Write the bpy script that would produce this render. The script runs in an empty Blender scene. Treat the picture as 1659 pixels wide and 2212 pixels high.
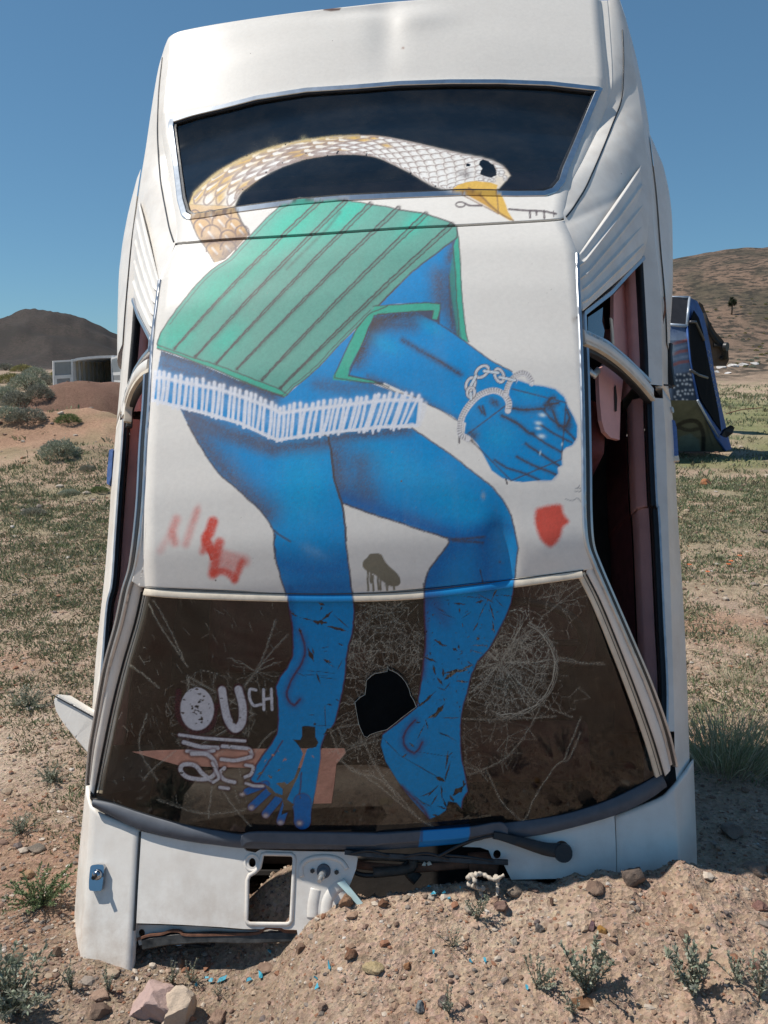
import bpy, bmesh, math, random
import numpy as np
from mathutils import Matrix, Vector

rng = np.random.default_rng(7)
random.seed(7)
scene = bpy.context.scene
COL = scene.collection

# ------------------------------------------------------------------ camera, world, sun
EYE = 1.41                      # eye height above the soil at the car's left wing (m)
PITCH = math.radians(9.9425)
FPX = 1802.70                   # focal length in survey pixels (survey frame 1659 x 2212)
SW, SH = 1659.0, 2212.0
cam_d = bpy.data.cameras.new("camera")
cam = bpy.data.objects.new("camera", cam_d); COL.objects.link(cam)
cam_d.sensor_fit = 'VERTICAL'; cam_d.sensor_height = 36.0; cam_d.lens = FPX / SH * 36.0
cam_d.clip_start = 0.05; cam_d.clip_end = 6000
cam.location = (0, 0, EYE)
cam.rotation_euler = (math.radians(90) - PITCH, 0, 0)
scene.camera = cam

SUN_DIR = np.array([-0.535, 0.088, 0.840]); SUN_DIR /= np.linalg.norm(SUN_DIR)       # towards the sun
world = bpy.data.worlds.new("World"); scene.world = world; world.use_nodes = True
wn = world.node_tree.nodes; wl = world.node_tree.links
bgn = wn["Background"]
sky = wn.new("ShaderNodeTexSky"); sky.sky_type = 'NISHITA'; sky.sun_disc = False
sky.sun_elevation = math.asin(SUN_DIR[2]); sky.sun_rotation = math.atan2(SUN_DIR[0], SUN_DIR[1]) % (2 * math.pi)
sky.altitude = 1700; sky.air_density = 1.0; sky.dust_density = 0.15; sky.ozone_density = 1.2
tnt = wn.new('ShaderNodeMix'); tnt.data_type = 'RGBA'; tnt.blend_type = 'MULTIPLY'; tnt.inputs[0].default_value = 1.0; tnt.inputs[7].default_value = (.84, 1.03, 1.06, 1)
wl.new(sky.outputs[0], tnt.inputs[6]); gmn = wn.new('ShaderNodeGamma'); gmn.inputs[1].default_value = .62; tn2 = wn.new('ShaderNodeMix'); tn2.data_type = 'RGBA'; tn2.blend_type = 'MULTIPLY'; tn2.inputs[0].default_value = 1.0; tn2.inputs[7].default_value = (.61, .90, 1.12, 1)
wl.new(tnt.outputs[2], gmn.inputs[0]); wl.new(gmn.outputs[0], tn2.inputs[6]); wl.new(tn2.outputs[2], bgn.inputs[0]); bgn.inputs[1].default_value = 0.14
sun_d = bpy.data.lights.new("sun", 'SUN'); sun_d.energy = 5.0; sun_d.angle = math.radians(0.53)
sun_d.color = (1.0, 0.945, 0.865)
sun = bpy.data.objects.new("sun", sun_d); COL.objects.link(sun)
sun.rotation_euler = Vector(SUN_DIR.tolist()).to_track_quat('Z', 'Y').to_euler()
sun.location = (-8, 1, 12)
scene.view_settings.view_transform = 'Standard'; scene.view_settings.look = 'None'
scene.view_settings.exposure = 0.05; scene.view_settings.gamma = 1.0
scene.view_settings.use_curve_mapping = False
scene.render.engine = 'CYCLES'
scene.cycles.max_bounces = 8; scene.cycles.transparent_max_bounces = 16

# ------------------------------------------------------------------ car frame (x across, s towards the tail, h away from the floor pan)
R = np.array([[0.995327, -0.010363, -0.096009], [0.035263, 0.964573, 0.261451], [-0.089898, 0.263614, -0.96043]])
T = np.array([0.08971, -1.1721, 2.86666])
RT = np.array([1.0, 0, 0]); FW = np.array([0, math.cos(PITCH), -math.sin(PITCH)]); UP = np.array([0, math.sin(PITCH), math.cos(PITCH)])
MW = np.stack([RT, UP, FW], 1)
CAR_M = MW @ R; CAR_T = MW @ T + np.array([0, 0, EYE])
u_, s_, v_ = np.linalg.svd(CAR_M)
CAR_R = u_ @ v_
CAR_MATRIX = Matrix([list(CAR_R[0]) + [CAR_T[0]], list(CAR_R[1]) + [CAR_T[1]], list(CAR_R[2]) + [CAR_T[2]], [0, 0, 0, 1]])
EYE_CAR = CAR_R.T @ (np.array([0, 0, EYE]) - CAR_T)

def car2w(p): return np.asarray(p) @ CAR_R.T + CAR_T
def rays(P):
    P = np.asarray(P, float).reshape(-1, 2)
    dc = np.stack([(P[:, 0] - SW / 2) / FPX, (SH / 2 - P[:, 1]) / FPX, np.ones(len(P))], 1)
    return dc @ MW.T
def rays_car(P): return rays(P) @ CAR_R
def at_h(P, h):
    d = rays_car(P); h = np.broadcast_to(np.asarray(h, float), (len(d),))
    k = (h - EYE_CAR[2]) / d[:, 2]
    return EYE_CAR + k[:, None] * d
def surv(X):
    """survey pixels of car-frame points (the sign painter's template)"""
    W = np.asarray(X) @ CAR_R.T + CAR_T - np.array([0, 0, EYE])
    c = W @ MW
    return np.stack([SW / 2 + FPX * c[:, 0] / c[:, 2], SH / 2 - FPX * c[:, 1] / c[:, 2]], 1)
def ground_pt(px, py, y):
    """world point on a survey ray at world depth y"""
    d = rays([[px, py]])[0]
    return np.array([0, 0, EYE]) + d * (y / d[1])

FR = dict(P=(0, 0, 1), z1=(265.4, 0, .36), z2=(862.7, 0, .36), z3=(265.4, 398.2, .36), z4=(796.4, 597.3, .32), z5=(1128.2, 331.8, .36),
          z6=(0, 597.3, .3), w1=(265.4, 995.5, .36), w2=(132.7, 1260.9, .44), w3=(730, 1194.6, .48), w4=(99.5, 1659.1, .42),
          w5=(730, 1725.5, .56), w6=(1128.2, 1061.8, .36), w7=(0, 1128.2, .49), n1=(384.9, 265.4, .24), n2=(730, 265.4, .3),
          n3=(564.1, 829.5, .36), n4=(497.7, 1260.9, .255), n5=(730, 1260.9, .32))
def F(*items):
    """F('z3', (x,y), ..., 'z2', (x,y) ...) -> survey pixels"""
    out = []; a = FR['P']
    for it in items:
        if isinstance(it, str): a = FR[it]
        else: out.append((a[0] + a[2] * it[0], a[1] + a[2] * it[1]))
    return np.array(out, float)

def catmull(P, n=6, closed=False):
    P = np.asarray(P, float)
    if len(P) < 3: return P
    Q = np.vstack([P[-1:], P, P[:2]]) if closed else np.vstack([2 * P[:1] - P[1:2], P, 2 * P[-1:] - P[-2:-1]])
    t = np.linspace(0, 1, n, endpoint=False)[:, None]; out = []
    for i in range(len(Q) - 3):
        a, b, c, d = Q[i:i + 4]
        out.append(.5 * ((2 * b) + (c - a) * t + (2 * a - 5 * b + 4 * c - d) * t ** 2 + (3 * b - a - 3 * c + d) * t ** 3))
    out = np.vstack(out)
    return out if closed else np.vstack([out, P[-1:]])
def resample(P, n):
    P = np.asarray(P, float); L = np.r_[0, np.cumsum(np.linalg.norm(np.diff(P, axis=0), axis=1))]
    q = np.linspace(0, L[-1], n)
    return np.stack([np.interp(q, L, P[:, k]) for k in range(P.shape[1])], 1)

_tab = np.random.default_rng(11).random((256, 256))
def vnoise(X, Y, s, seed=0):
    x = np.asarray(X) / s + seed * 17.3; y = np.asarray(Y) / s + seed * 9.7
    xi = np.floor(x).astype(int); yi = np.floor(y).astype(int); fx = x - xi; fy = y - yi
    fx = fx * fx * (3 - 2 * fx); fy = fy * fy * (3 - 2 * fy)
    g = lambda a, b: _tab[a % 256, b % 256]
    return (g(xi, yi) * (1 - fx) + g(xi + 1, yi) * fx) * (1 - fy) + (g(xi, yi + 1) * (1 - fx) + g(xi + 1, yi + 1) * fx) * fy
def fbm(X, Y, s, oct=4, seed=0):
    o = 0; a = 1; t = 0
    for k in range(oct):
        o = o + a * vnoise(X, Y, s / 2 ** k, seed + k); t += a; a *= .5
    return o / t
def sstep(a, b, x):
    t = np.clip((x - a) / (b - a), 0, 1); return t * t * (3 - 2 * t)
def lin(r, g, b):
    c = np.array([r, g, b], float) / 255
    return np.where(c <= .04045, c / 12.92, ((c + .055) / 1.055) ** 2.4)

# ------------------------------------------------------------------ tagging and mesh helpers
def tag(o, label=None, cat=None, group=None, kind=None):
    if label: o['label'] = label
    if cat: o['category'] = cat
    if group: o['group'] = group
    if kind: o['kind'] = kind
    return o
def empty(name, loc=(0, 0, 0), rz=0.0, label=None, cat=None, group=None):
    o = bpy.data.objects.new(name, None); COL.objects.link(o); o.location = loc; o.rotation_euler = (0, 0, rz)
    o.empty_display_size = .1
    return tag(o, label, cat, group)
def mesh_np(name, V, quads=None, tris=None, smooth=True):
    V = np.asarray(V, np.float32).reshape(-1, 3)
    m = bpy.data.meshes.new(name); nq = 0 if quads is None else len(quads); nt = 0 if tris is None else len(tris)
    m.vertices.add(len(V)); m.vertices.foreach_set("co", V.ravel())
    li = []; ls = []; tot = 0
    if nq: li.append(np.asarray(quads, np.int32).ravel()); ls.append(np.arange(nq) * 4); tot = nq * 4
    if nt: li.append(np.asarray(tris, np.int32).ravel()); ls.append(tot + np.arange(nt) * 3)
    li = np.concatenate(li); ls = np.concatenate(ls).astype(np.int32)
    m.loops.add(len(li)); m.loops.foreach_set("vertex_index", li)
    m.polygons.add(nq + nt); m.polygons.foreach_set("loop_start", ls)
    m.update(calc_edges=True); m.validate(verbose=False)
    m.polygons.foreach_set("use_smooth", np.full(len(m.polygons), smooth, bool))
    m.update()
    return m
def link(name, mesh, material=None, parent=None):
    o = bpy.data.objects.new(name, mesh); COL.objects.link(o)
    if material is not None: 
        if mesh.materials: mesh.materials[0] = material
        else: mesh.materials.append(material)
    if parent is not None: o.parent = parent
    return o
def set_col(mesh, name, rgba):
    a = mesh.color_attributes.new(name, 'FLOAT_COLOR', 'POINT'); a.data.foreach_set("color", np.asarray(rgba, np.float32).ravel())

class MB:
    """collects boxes, tubes and sheets in one mesh"""
    def __init__(s): s.V = []; s.Fc = []; s.n = 0
    def add(s, V, Fc):
        s.V.append(np.asarray(V, float)); s.Fc += [tuple(i + s.n for i in f) for f in Fc]; s.n += len(V); return s
    def box(s, c, size, rot=None, taper=1.0):
        x, y, z = [k / 2 for k in size]
        v = np.array([(a * x * (taper if cc > 0 else 1), b * y * (taper if cc > 0 else 1), cc * z) for cc in (-1, 1) for b in (-1, 1) for a in (-1, 1)])
        if rot is not None: v = v @ np.asarray(rot).T
        return s.add(v + np.asarray(c), [(0, 2, 3, 1), (4, 5, 7, 6), (0, 1, 5, 4), (2, 6, 7, 3), (0, 4, 6, 2), (1, 3, 7, 5)])
    def tube(s, pts, ra, rb=None, nrm=None, seg=8, closed=False, square=False):
        pts = np.asarray(pts, float); n = len(pts); rb = ra if rb is None else rb
        ra = np.broadcast_to(ra, (n,)); rb = np.broadcast_to(rb, (n,))
        tg = np.gradient(pts, axis=0) if not closed else np.roll(pts, -1, 0) - np.roll(pts, 1, 0)
        tg /= np.linalg.norm(tg, axis=1)[:, None] + 1e-12
        if nrm is None:
            nrm = np.array([0.13, 0.21, 1.0])
            if abs(tg[:, 2]).mean() > .8: nrm = np.array([1.0, .13, .1])
        nrm = np.broadcast_to(nrm, (n, 3)); sd = np.cross(tg, nrm); sd /= np.linalg.norm(sd, axis=1)[:, None] + 1e-12
        nn = np.cross(sd, tg)
        if square:
            k = np.array([(1, .7), (.8, 1), (-.8, 1), (-1, .7), (-1, -1), (1, -1)]); seg = 6
        else:
            a = np.arange(seg) * 2 * np.pi / seg; k = np.stack([np.cos(a), np.sin(a)], 1)
        V = (pts[:, None] + sd[:, None] * (k[None, :, :1] * ra[:, None, None]) + nn[:, None] * (k[None, :, 1:] * rb[:, None, None])).reshape(-1, 3)
        Fc = []; m = n if closed else n - 1
        for i in range(m):
            j = (i + 1) % n
            for q in range(seg): Fc.append((i * seg + q, i * seg + (q + 1) % seg, j * seg + (q + 1) % seg, j * seg + q))
        if not closed: Fc += [tuple(range(seg))[::-1], tuple((n - 1) * seg + q for q in range(seg))]
        return s.add(V, Fc)
    def disc(s, c, axis, r, h, seg=20, r2=None):
        c = np.asarray(c, float); axis = np.asarray(axis, float); axis /= np.linalg.norm(axis)
        return s.tube(np.array([c, c + axis * h]), np.array([r, r if r2 is None else r2]), seg=seg)
    def build(s, name, mt, parent=None, smooth=False, auto=None):
        m = bpy.data.meshes.new(name); m.from_pydata(np.vstack(s.V).tolist(), [], s.Fc); m.update()
        bm = bmesh.new(); bm.from_mesh(m); bmesh.ops.recalc_face_normals(bm, faces=bm.faces); bm.to_mesh(m); bm.free()
        if smooth: m.polygons.foreach_set("use_smooth", np.ones(len(m.polygons), bool))
        if auto is not None:
            m.polygons.foreach_set("use_smooth", np.ones(len(m.polygons), bool)); m.set_sharp_from_angle(angle=math.radians(auto))
        return link(name, m, mt, parent)

def loft(rows, close_ends=False):
    """rows: list of (n,3) arrays -> V, quads"""
    n = len(rows[0]); V = np.vstack(rows); q = []
    for r in range(len(rows) - 1):
        a = r * n + np.arange(n - 1); q.append(np.stack([a, a + 1, a + n + 1, a + n], 1))
    return V, np.vstack(q)
def plate(outer, holes, thick, nrm):
    """flat-ish plate with holes and real thickness from 3D loops; returns bmesh-made mesh"""
    bm = bmesh.new(); edges = []
    for lp in [outer] + list(holes):
        vs = [bm.verts.new(p) for p in lp]
        for i in range(len(vs)): edges.append(bm.edges.new((vs[i], vs[(i + 1) % len(vs)])))
    bmesh.ops.triangle_fill(bm, use_beauty=True, use_dissolve=False, edges=edges, normal=nrm)
    bmesh.ops.recalc_face_normals(bm, faces=bm.faces)
    if bm.faces and sum((f.normal.dot(Vector(nrm)) * f.calc_area() for f in bm.faces)) < 0: bmesh.ops.reverse_faces(bm, faces=bm.faces)
    r = bmesh.ops.extrude_face_region(bm, geom=list(bm.faces))
    vs = [e for e in r['geom'] if isinstance(e, bmesh.types.BMVert)]
    bmesh.ops.translate(bm, verts=vs, vec=Vector(nrm) * thick)
    bmesh.ops.recalc_face_normals(bm, faces=bm.faces)
    m = bpy.data.meshes.new("plate"); bm.to_mesh(m); bm.free()
    return m

# ------------------------------------------------------------------ materials
def nodes(name):
    m = bpy.data.materials.new(name); m.use_nodes = True; nt = m.node_tree
    b = nt.nodes["Principled BSDF"]; return m, nt, b
def tex_noise(nt, scale, detail=4, rough=.6, coord='Object', vec=None):
    n = nt.nodes.new("ShaderNodeTexNoise"); n.inputs['Scale'].default_value = scale; n.inputs['Detail'].default_value = detail
    n.inputs['Roughness'].default_value = rough
    if vec is None:
        tc = nt.nodes.new("ShaderNodeTexCoord"); vec = tc.outputs[coord]
    nt.links.new(vec, n.inputs['Vector']); return n
def ramp(nt, fac, stops):
    r = nt.nodes.new("ShaderNodeValToRGB"); e = r.color_ramp.elements
    while len(e) < len(stops): e.new(.5)
    for el, (p, c) in zip(e, stops):
        el.position = p; el.color = (*c, 1) if len(c) == 3 else c
    nt.links.new(fac, r.inputs[0]); return r
def mixc(nt, fac, a, b, mode='MIX'):
    m = nt.nodes.new("ShaderNodeMix"); m.data_type = 'RGBA'; m.blend_type = mode
    for sock, val in ((m.inputs[0], fac), (m.inputs[6], a), (m.inputs[7], b)):
        if hasattr(val, 'links'): nt.links.new(val, sock)
        elif isinstance(val, (int, float)): sock.default_value = val
        else: sock.default_value = (*val, 1) if len(val) == 3 else val
    return m.outputs[2]
def mathn(nt, op, a, b=None):
    m = nt.nodes.new("ShaderNodeMath"); m.operation = op
    for sock, val in ((m.inputs[0], a), (m.inputs[1], b)):
        if val is None: continue
        if hasattr(val, 'links'): nt.links.new(val, sock)
        else: sock.default_value = val
    return m.outputs[0]
def bump(nt, b, h, strength=.3, dist=.01):
    n = nt.nodes.new("ShaderNodeBump"); n.inputs['Strength'].default_value = strength; n.inputs['Distance'].default_value = dist
    nt.links.new(h, n.inputs['Height']); nt.links.new(n.outputs[0], b.inputs['Normal']); return n
def simple(name, col, rough=.5, metal=0, var=.15, scale=8, bumps=0, bscale=60, coat=0, spec=.5):
    m, nt, b = nodes(name)
    n = tex_noise(nt, scale, 5)
    c = np.array(col)
    r = ramp(nt, n.outputs[0], [(.3, c * (1 - var)), (.7, np.minimum(c * (1 + var), 1))])
    nt.links.new(r.outputs[0], b.inputs['Base Color'])
    b.inputs['Roughness'].default_value = rough; b.inputs['Metallic'].default_value = metal
    b.inputs['Coat Weight'].default_value = coat; b.inputs['Specular IOR Level'].default_value = spec
    if bumps:
        n2 = tex_noise(nt, bscale, 6); bump(nt, b, n2.outputs[0], bumps, .004)
    return m

def dusty(nt, base, amount, scale=5, dust=(.42, .33, .26)):
    n = tex_noise(nt, scale, 7, .65)
    r = ramp(nt, n.outputs[0], [(.45, (0, 0, 0)), (.75, (amount,) * 3)])
    return mixc(nt, r.outputs[0], base, dust)
def streaks(nt, c, amt=.13):
    """rain streaks of dust running down the body, and grime thrown up near the soil"""
    tc = nt.nodes.new("ShaderNodeTexCoord"); mp = nt.nodes.new("ShaderNodeMapping"); mp.inputs['Scale'].default_value = (26, 1.6, 10); nt.links.new(tc.outputs['Object'], mp.inputs['Vector'])
    n = tex_noise(nt, 1.0, 5, .6, vec=mp.outputs[0]); r = ramp(nt, n.outputs[0], [(.52, (0, 0, 0)), (.78, (amt,) * 3)]); c = mixc(nt, r.outputs[0], c, (.50, .42, .33))
    sx = nt.nodes.new("ShaderNodeSeparateXYZ"); nt.links.new(tc.outputs['Object'], sx.inputs[0]); mr = nt.nodes.new("ShaderNodeMapRange"); nt.links.new(sx.outputs[1], mr.inputs[0])
    mr.inputs[1].default_value = .16; mr.inputs[2].default_value = -.16; mr.inputs[3].default_value = 0; mr.inputs[4].default_value = .55
    n2 = tex_noise(nt, 22, 7, .7); r2 = ramp(nt, n2.outputs[0], [(.40, (0, 0, 0)), (.66, (1, 1, 1))]); return mixc(nt, mathn(nt, 'MULTIPLY', mr.outputs[0], r2.outputs[0]), c, (.40, .30, .22))
def car_white(name, tint=(.80, .76, .70), dust=.3):
    m, nt, b = nodes(name)
    n = tex_noise(nt, 3, 4)
    t = np.array(tint)
    r = ramp(nt, n.outputs[0], [(.3, t * .96), (.7, t * 1.02)])
    c = dusty(nt, r.outputs[0], dust, 9)
    # tiny chips and rust specks
    v = nt.nodes.new("ShaderNodeTexVoronoi"); v.inputs['Scale'].default_value = 9
    tc = nt.nodes.new("ShaderNodeTexCoord"); nt.links.new(tc.outputs['Object'], v.inputs['Vector'])
    r2 = ramp(nt, v.outputs['Distance'], [(.018, (1, 1, 1)), (.028, (0, 0, 0))])
    n3 = tex_noise(nt, 5, 2); g = mathn(nt, 'MULTIPLY', r2.outputs[0], mathn(nt, 'GREATER_THAN', n3.outputs[0], .55))
    c = mixc(nt, g, c, (.10, .06, .045))
    c = streaks(nt, c)
    nt.links.new(c, b.inputs['Base Color'])
    n4 = tex_noise(nt, 14, 5); rr = ramp(nt, n4.outputs[0], [(.3, (.30,) * 3), (.7, (.46,) * 3)])
    nt.links.new(rr.outputs[0], b.inputs['Roughness'])
    b.inputs['Specular IOR Level'].default_value = .4
    n5 = tex_noise(nt, 7, 2); bump(nt, b, n5.outputs[0], .05, .02)
    return m
def mural_paint(name):
    m, nt, b = nodes(name)
    a = nt.nodes.new("ShaderNodeAttribute"); a.attribute_name = "paint"
    n = tex_noise(nt, 90, 5, .7); r = ramp(nt, n.outputs[0], [(.3, (.94,) * 3), (.7, (1.03,) * 3)])
    c = mixc(nt, 1.0, a.outputs['Color'], r.outputs[0], 'MULTIPLY')
    c = dusty(nt, c, .05, 9)
    v = nt.nodes.new("ShaderNodeTexVoronoi"); v.inputs['Scale'].default_value = 8
    tc = nt.nodes.new("ShaderNodeTexCoord"); nt.links.new(tc.outputs['Object'], v.inputs['Vector'])
    r2 = ramp(nt, v.outputs['Distance'], [(.014, (1, 1, 1)), (.024, (0, 0, 0))])
    c = mixc(nt, r2.outputs[0], c, (.16, .12, .10)); c = streaks(nt, c, .05)
    nt.links.new(c, b.inputs['Base Color'])
    rr = ramp(nt, a.outputs['Alpha'], [(0, (.36,) * 3), (1, (.55,) * 3)]); nt.links.new(rr.outputs[0], b.inputs['Roughness'])
    b.inputs['Specular IOR Level'].default_value = .4
    return m
def mural_glass(name, tint, refl_rough=.03, fmul=1.5, film=.08):
    m, nt, b = nodes(name)
    out = nt.nodes["Material Output"]
    a = nt.nodes.new("ShaderNodeAttribute"); a.attribute_name = "paint"
    k = nt.nodes.new("ShaderNodeAttribute"); k.attribute_name = "crack"
    tr = nt.nodes.new("ShaderNodeBsdfTransparent"); tr.inputs[0].default_value = (*tint, 1)
    gl = nt.nodes.new("ShaderNodeBsdfGlossy"); gl.inputs['Roughness'].default_value = refl_rough
    fr = nt.nodes.new("ShaderNodeFresnel"); fr.inputs[0].default_value = 1.52
    f2 = mathn(nt, 'MULTIPLY', fr.outputs[0], fmul)
    mx = nt.nodes.new("ShaderNodeMixShader"); nt.links.new(f2, mx.inputs[0]); nt.links.new(tr.outputs[0], mx.inputs[1]); nt.links.new(gl.outputs[0], mx.inputs[2])
    # dust film
    df = nt.nodes.new("ShaderNodeBsdfDiffuse"); df.inputs[0].default_value = (.36, .31, .25, 1)
    n = tex_noise(nt, 6, 8, .7); r = ramp(nt, n.outputs[0], [(.4, (film * .1,) * 3), (.75, (film,) * 3)])
    m1 = nt.nodes.new("ShaderNodeMixShader"); nt.links.new(r.outputs[0], m1.inputs[0]); nt.links.new(mx.outputs[0], m1.inputs[1]); nt.links.new(df.outputs[0], m1.inputs[2])
    # cracks (crushed glass scatters light)
    dc = nt.nodes.new("ShaderNodeBsdfDiffuse"); dc.inputs[0].default_value = (.62, .60, .50, 1)
    m2 = nt.nodes.new("ShaderNodeMixShader"); nt.links.new(k.outputs['Fac'], m2.inputs[0]); nt.links.new(m1.outputs[0], m2.inputs[1]); nt.links.new(dc.outputs[0], m2.inputs[2])
    b.inputs['Roughness'].default_value = .5; b.inputs['Specular IOR Level'].default_value = .3
    nz = tex_noise(nt, 90, 5, .7); rz = ramp(nt, nz.outputs[0], [(.3, (.88,) * 3), (.7, (1.05,) * 3)])
    nt.links.new(mixc(nt, 1.0, a.outputs['Color'], rz.outputs[0], 'MULTIPLY'), b.inputs['Base Color'])
    m3 = nt.nodes.new("ShaderNodeMixShader"); nt.links.new(a.outputs['Alpha'], m3.inputs[0]); nt.links.new(m2.outputs[0], m3.inputs[1]); nt.links.new(b.outputs[0], m3.inputs[2])
    nt.links.new(m3.outputs[0], out.inputs[0])
    return m

M = {}
M['white'] = car_white('white_car_paint')
M['mural'] = mural_paint('mural_on_white_paint')
M['rear_glass'] = mural_glass('tinted_rear_glass', (.78, .80, .79), .03, 1.3, .05)
M['wind_glass'] = mural_glass('cracked_windscreen_glass', (.52, .50, .45), .05, 1.15, .05)
M['chrome'] = simple('bright_trim', (.50, .52, .55), .36, .85, .12, 20)
M['chrome_dull'] = simple('dull_trim', (.55, .56, .56), .38, .7, .2, 30)
M['cream'] = simple('cream_trim', (.74, .65, .52), .5, 0, .12, 25)
M['rubber'] = simple('black_rubber', (.018, .018, .02), .45, 0, .3, 30, .2)
M['seal'] = simple('grey_cowl_plastic', (.085, .095, .115), .5, 0, .2, 18, .15)
M['pink'] = simple('faded_pink_vinyl', (.72, .37, .34), .55, 0, .1, 14, .25, 220)
M['maroon'] = simple('maroon_upholstery', (.13, .035, .04), .8, 0, .25, 30, .4, 150)
M['dark'] = simple('dark_underbody', (.02, .017, .015), .8, 0, .4, 12, .3)
M['rust'] = simple('rusty_metal', (.16, .07, .04), .85, 0, .5, 30, .6)
M['engine'] = simple('grimy_engine_metal', (.07, .06, .052), .6, .4, .5, 25, .6)
M['lens'] = simple('blue_reflecting_side_marker', (.10, .17, .38), .25, 0, .2, 60, .3, 200)

# ------------------------------------------------------------------ spray-can painter (works on the vertices of a panel)
class Canvas:
    def __init__(s, P, base, a0=0.0):
        s.P = P; s.x = P[:, 0].copy(); s.y = P[:, 1].copy(); n = len(P)
        s.c = np.tile(np.asarray(base, float), (n, 1)); s.a = np.full(n, a0); s.k = np.zeros(n)
        s.grain = vnoise(s.x, s.y, 2.1, 3)
    def near(s, pts, pad):
        pts = np.asarray(pts); lo = pts.min(0) - pad; hi = pts.max(0) + pad
        return np.nonzero((s.x > lo[0]) & (s.x < hi[0]) & (s.y > lo[1]) & (s.y < hi[1]))[0]
    def segd(s, idx, a, b):
        px = s.x[idx] - a[0]; py = s.y[idx] - a[1]; d = b - a; L = d @ d + 1e-9
        t = np.clip((px * d[0] + py * d[1]) / L, 0, 1)
        return np.hypot(px - t * d[0], py - t * d[1])
    def put(s, idx, cov, col, op=1.0, opaque=True):
        cov = cov * op; col = np.asarray(col)
        s.c[idx] = s.c[idx] * (1 - cov[:, None]) + col * cov[:, None]
        if opaque: s.a[idx] = s.a[idx] + (1 - s.a[idx]) * cov
    def inside(s, idx, pts):
        x = s.x[idx]; y = s.y[idx]; ins = np.zeros(len(idx), bool); n = len(pts)
        for i in range(n):
            a = pts[i]; b = pts[(i + 1) % n]
            if a[1] == b[1]: continue
            c = ((a[1] > y) != (b[1] > y)) & (x < (b[0] - a[0]) * (y - a[1]) / (b[1] - a[1]) + a[0]); ins ^= c
        return ins
    def sdist(s, pts, pad):
        idx = s.near(pts, pad)
        if not len(idx): return idx, None
        d = np.full(len(idx), 1e9); n = len(pts)
        for i in range(n):
            a = pts[i]; b = pts[(i + 1) % n]
            d = np.minimum(d, s.segd(idx, a, b))
        return idx, np.where(s.inside(idx, pts), d, -d)
    def poly(s, pts, col, soft=2.0, op=1.0, smooth=False, grain=0.0, shrink=0):
        pts = catmull(pts, 4, True) if smooth else np.asarray(pts, float)
        idx, d = s.sdist(pts, soft + 2)
        if d is None: return
        cov = sstep(-soft, soft, d - shrink)
        if grain: cov = np.clip(cov + (s.grain[idx] - .5) * grain * (cov > 0.01) * (cov < .99), 0, 1)
        s.put(idx, cov, col, op)
    def erase(s, pts, soft=.6):
        idx, d = s.sdist(np.asarray(pts, float), 3)
        if d is None: return
        s.a[idx] *= 1 - sstep(-soft, soft, d)
    def stroke(s, pts, w, col, soft=1.0, op=1.0, smooth=True, grain=.25, crack=False, wob=0, taper=False):
        if not crack and w < 4: w *= 1.35
        pts = catmull(pts, 5) if smooth and len(pts) > 2 else np.asarray(pts, float)
        if wob:
            pts = resample(pts, max(4, int(np.linalg.norm(pts[-1] - pts[0]) / 7) + 2))
            pts = pts + (rng.random(pts.shape) - .5) * wob * 2
        pad = w / 2 + soft + 1
        idx = s.near(pts, pad)
        if not len(idx): return
        D = np.full(len(idx), 1e9)
        for i in range(len(pts) - 1):
            a = pts[i]; b = pts[i + 1]; lo = np.minimum(a, b) - pad; hi = np.maximum(a, b) + pad
            j = np.nonzero((s.x[idx] > lo[0]) & (s.x[idx] < hi[0]) & (s.y[idx] > lo[1]) & (s.y[idx] < hi[1]))[0]
            if len(j): D[j] = np.minimum(D[j], s.segd(idx[j], a, b))
        j = D < pad; idx = idx[j]; D = D[j]
        cov = 1 - sstep(w / 2 - soft, w / 2 + soft, D)
        if grain: cov = np.clip(cov * (1 - grain + 2 * grain * s.grain[idx]), 0, 1)
        if crack: s.k[idx] = np.maximum(s.k[idx], cov * op)
        else: s.put(idx, cov, col, op)
    def spray(s, c, r, col, op=1.0, ry=None, ang=0, clip=None, grain=.5, opaque=True):
        ry = r if ry is None else ry; c = np.asarray(c, float)
        idx = s.near([c], 2.2 * max(r, ry))
        if not len(idx): return
        ca, sa = math.cos(ang), math.sin(ang); dx = s.x[idx] - c[0]; dy = s.y[idx] - c[1]
        q = ((dx * ca + dy * sa) / r) ** 2 + ((-dx * sa + dy * ca) / ry) ** 2
        cov = np.exp(-q * 1.4) * (1 - grain + 2 * grain * s.grain[idx])
        if clip is not None:
            cov = cov * s.inside(idx, clip)
        s.put(idx, np.clip(cov, 0, 1), col, op, opaque)
    def shade(s, pts, col, w, op=.8, clip=None, grain=.5, bias=0):
        """soft band of overspray along an edge, optionally kept inside a shape"""
        pts = catmull(pts, 4) if len(pts) > 2 else np.asarray(pts, float); idx = s.near(pts, w * 1.2)
        if not len(idx): return
        D = np.full(len(idx), 1e9)
        for i in range(len(pts) - 1): D = np.minimum(D, s.segd(idx, pts[i], pts[i + 1]))
        cov = np.clip(1 - D / w, 0, 1) ** 1.5 * (1 - grain + 2 * grain * s.grain[idx])
        if clip is not None: cov = cov * s.inside(idx, clip)
        s.put(idx, np.clip(cov, 0, 1), col, op)
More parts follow.
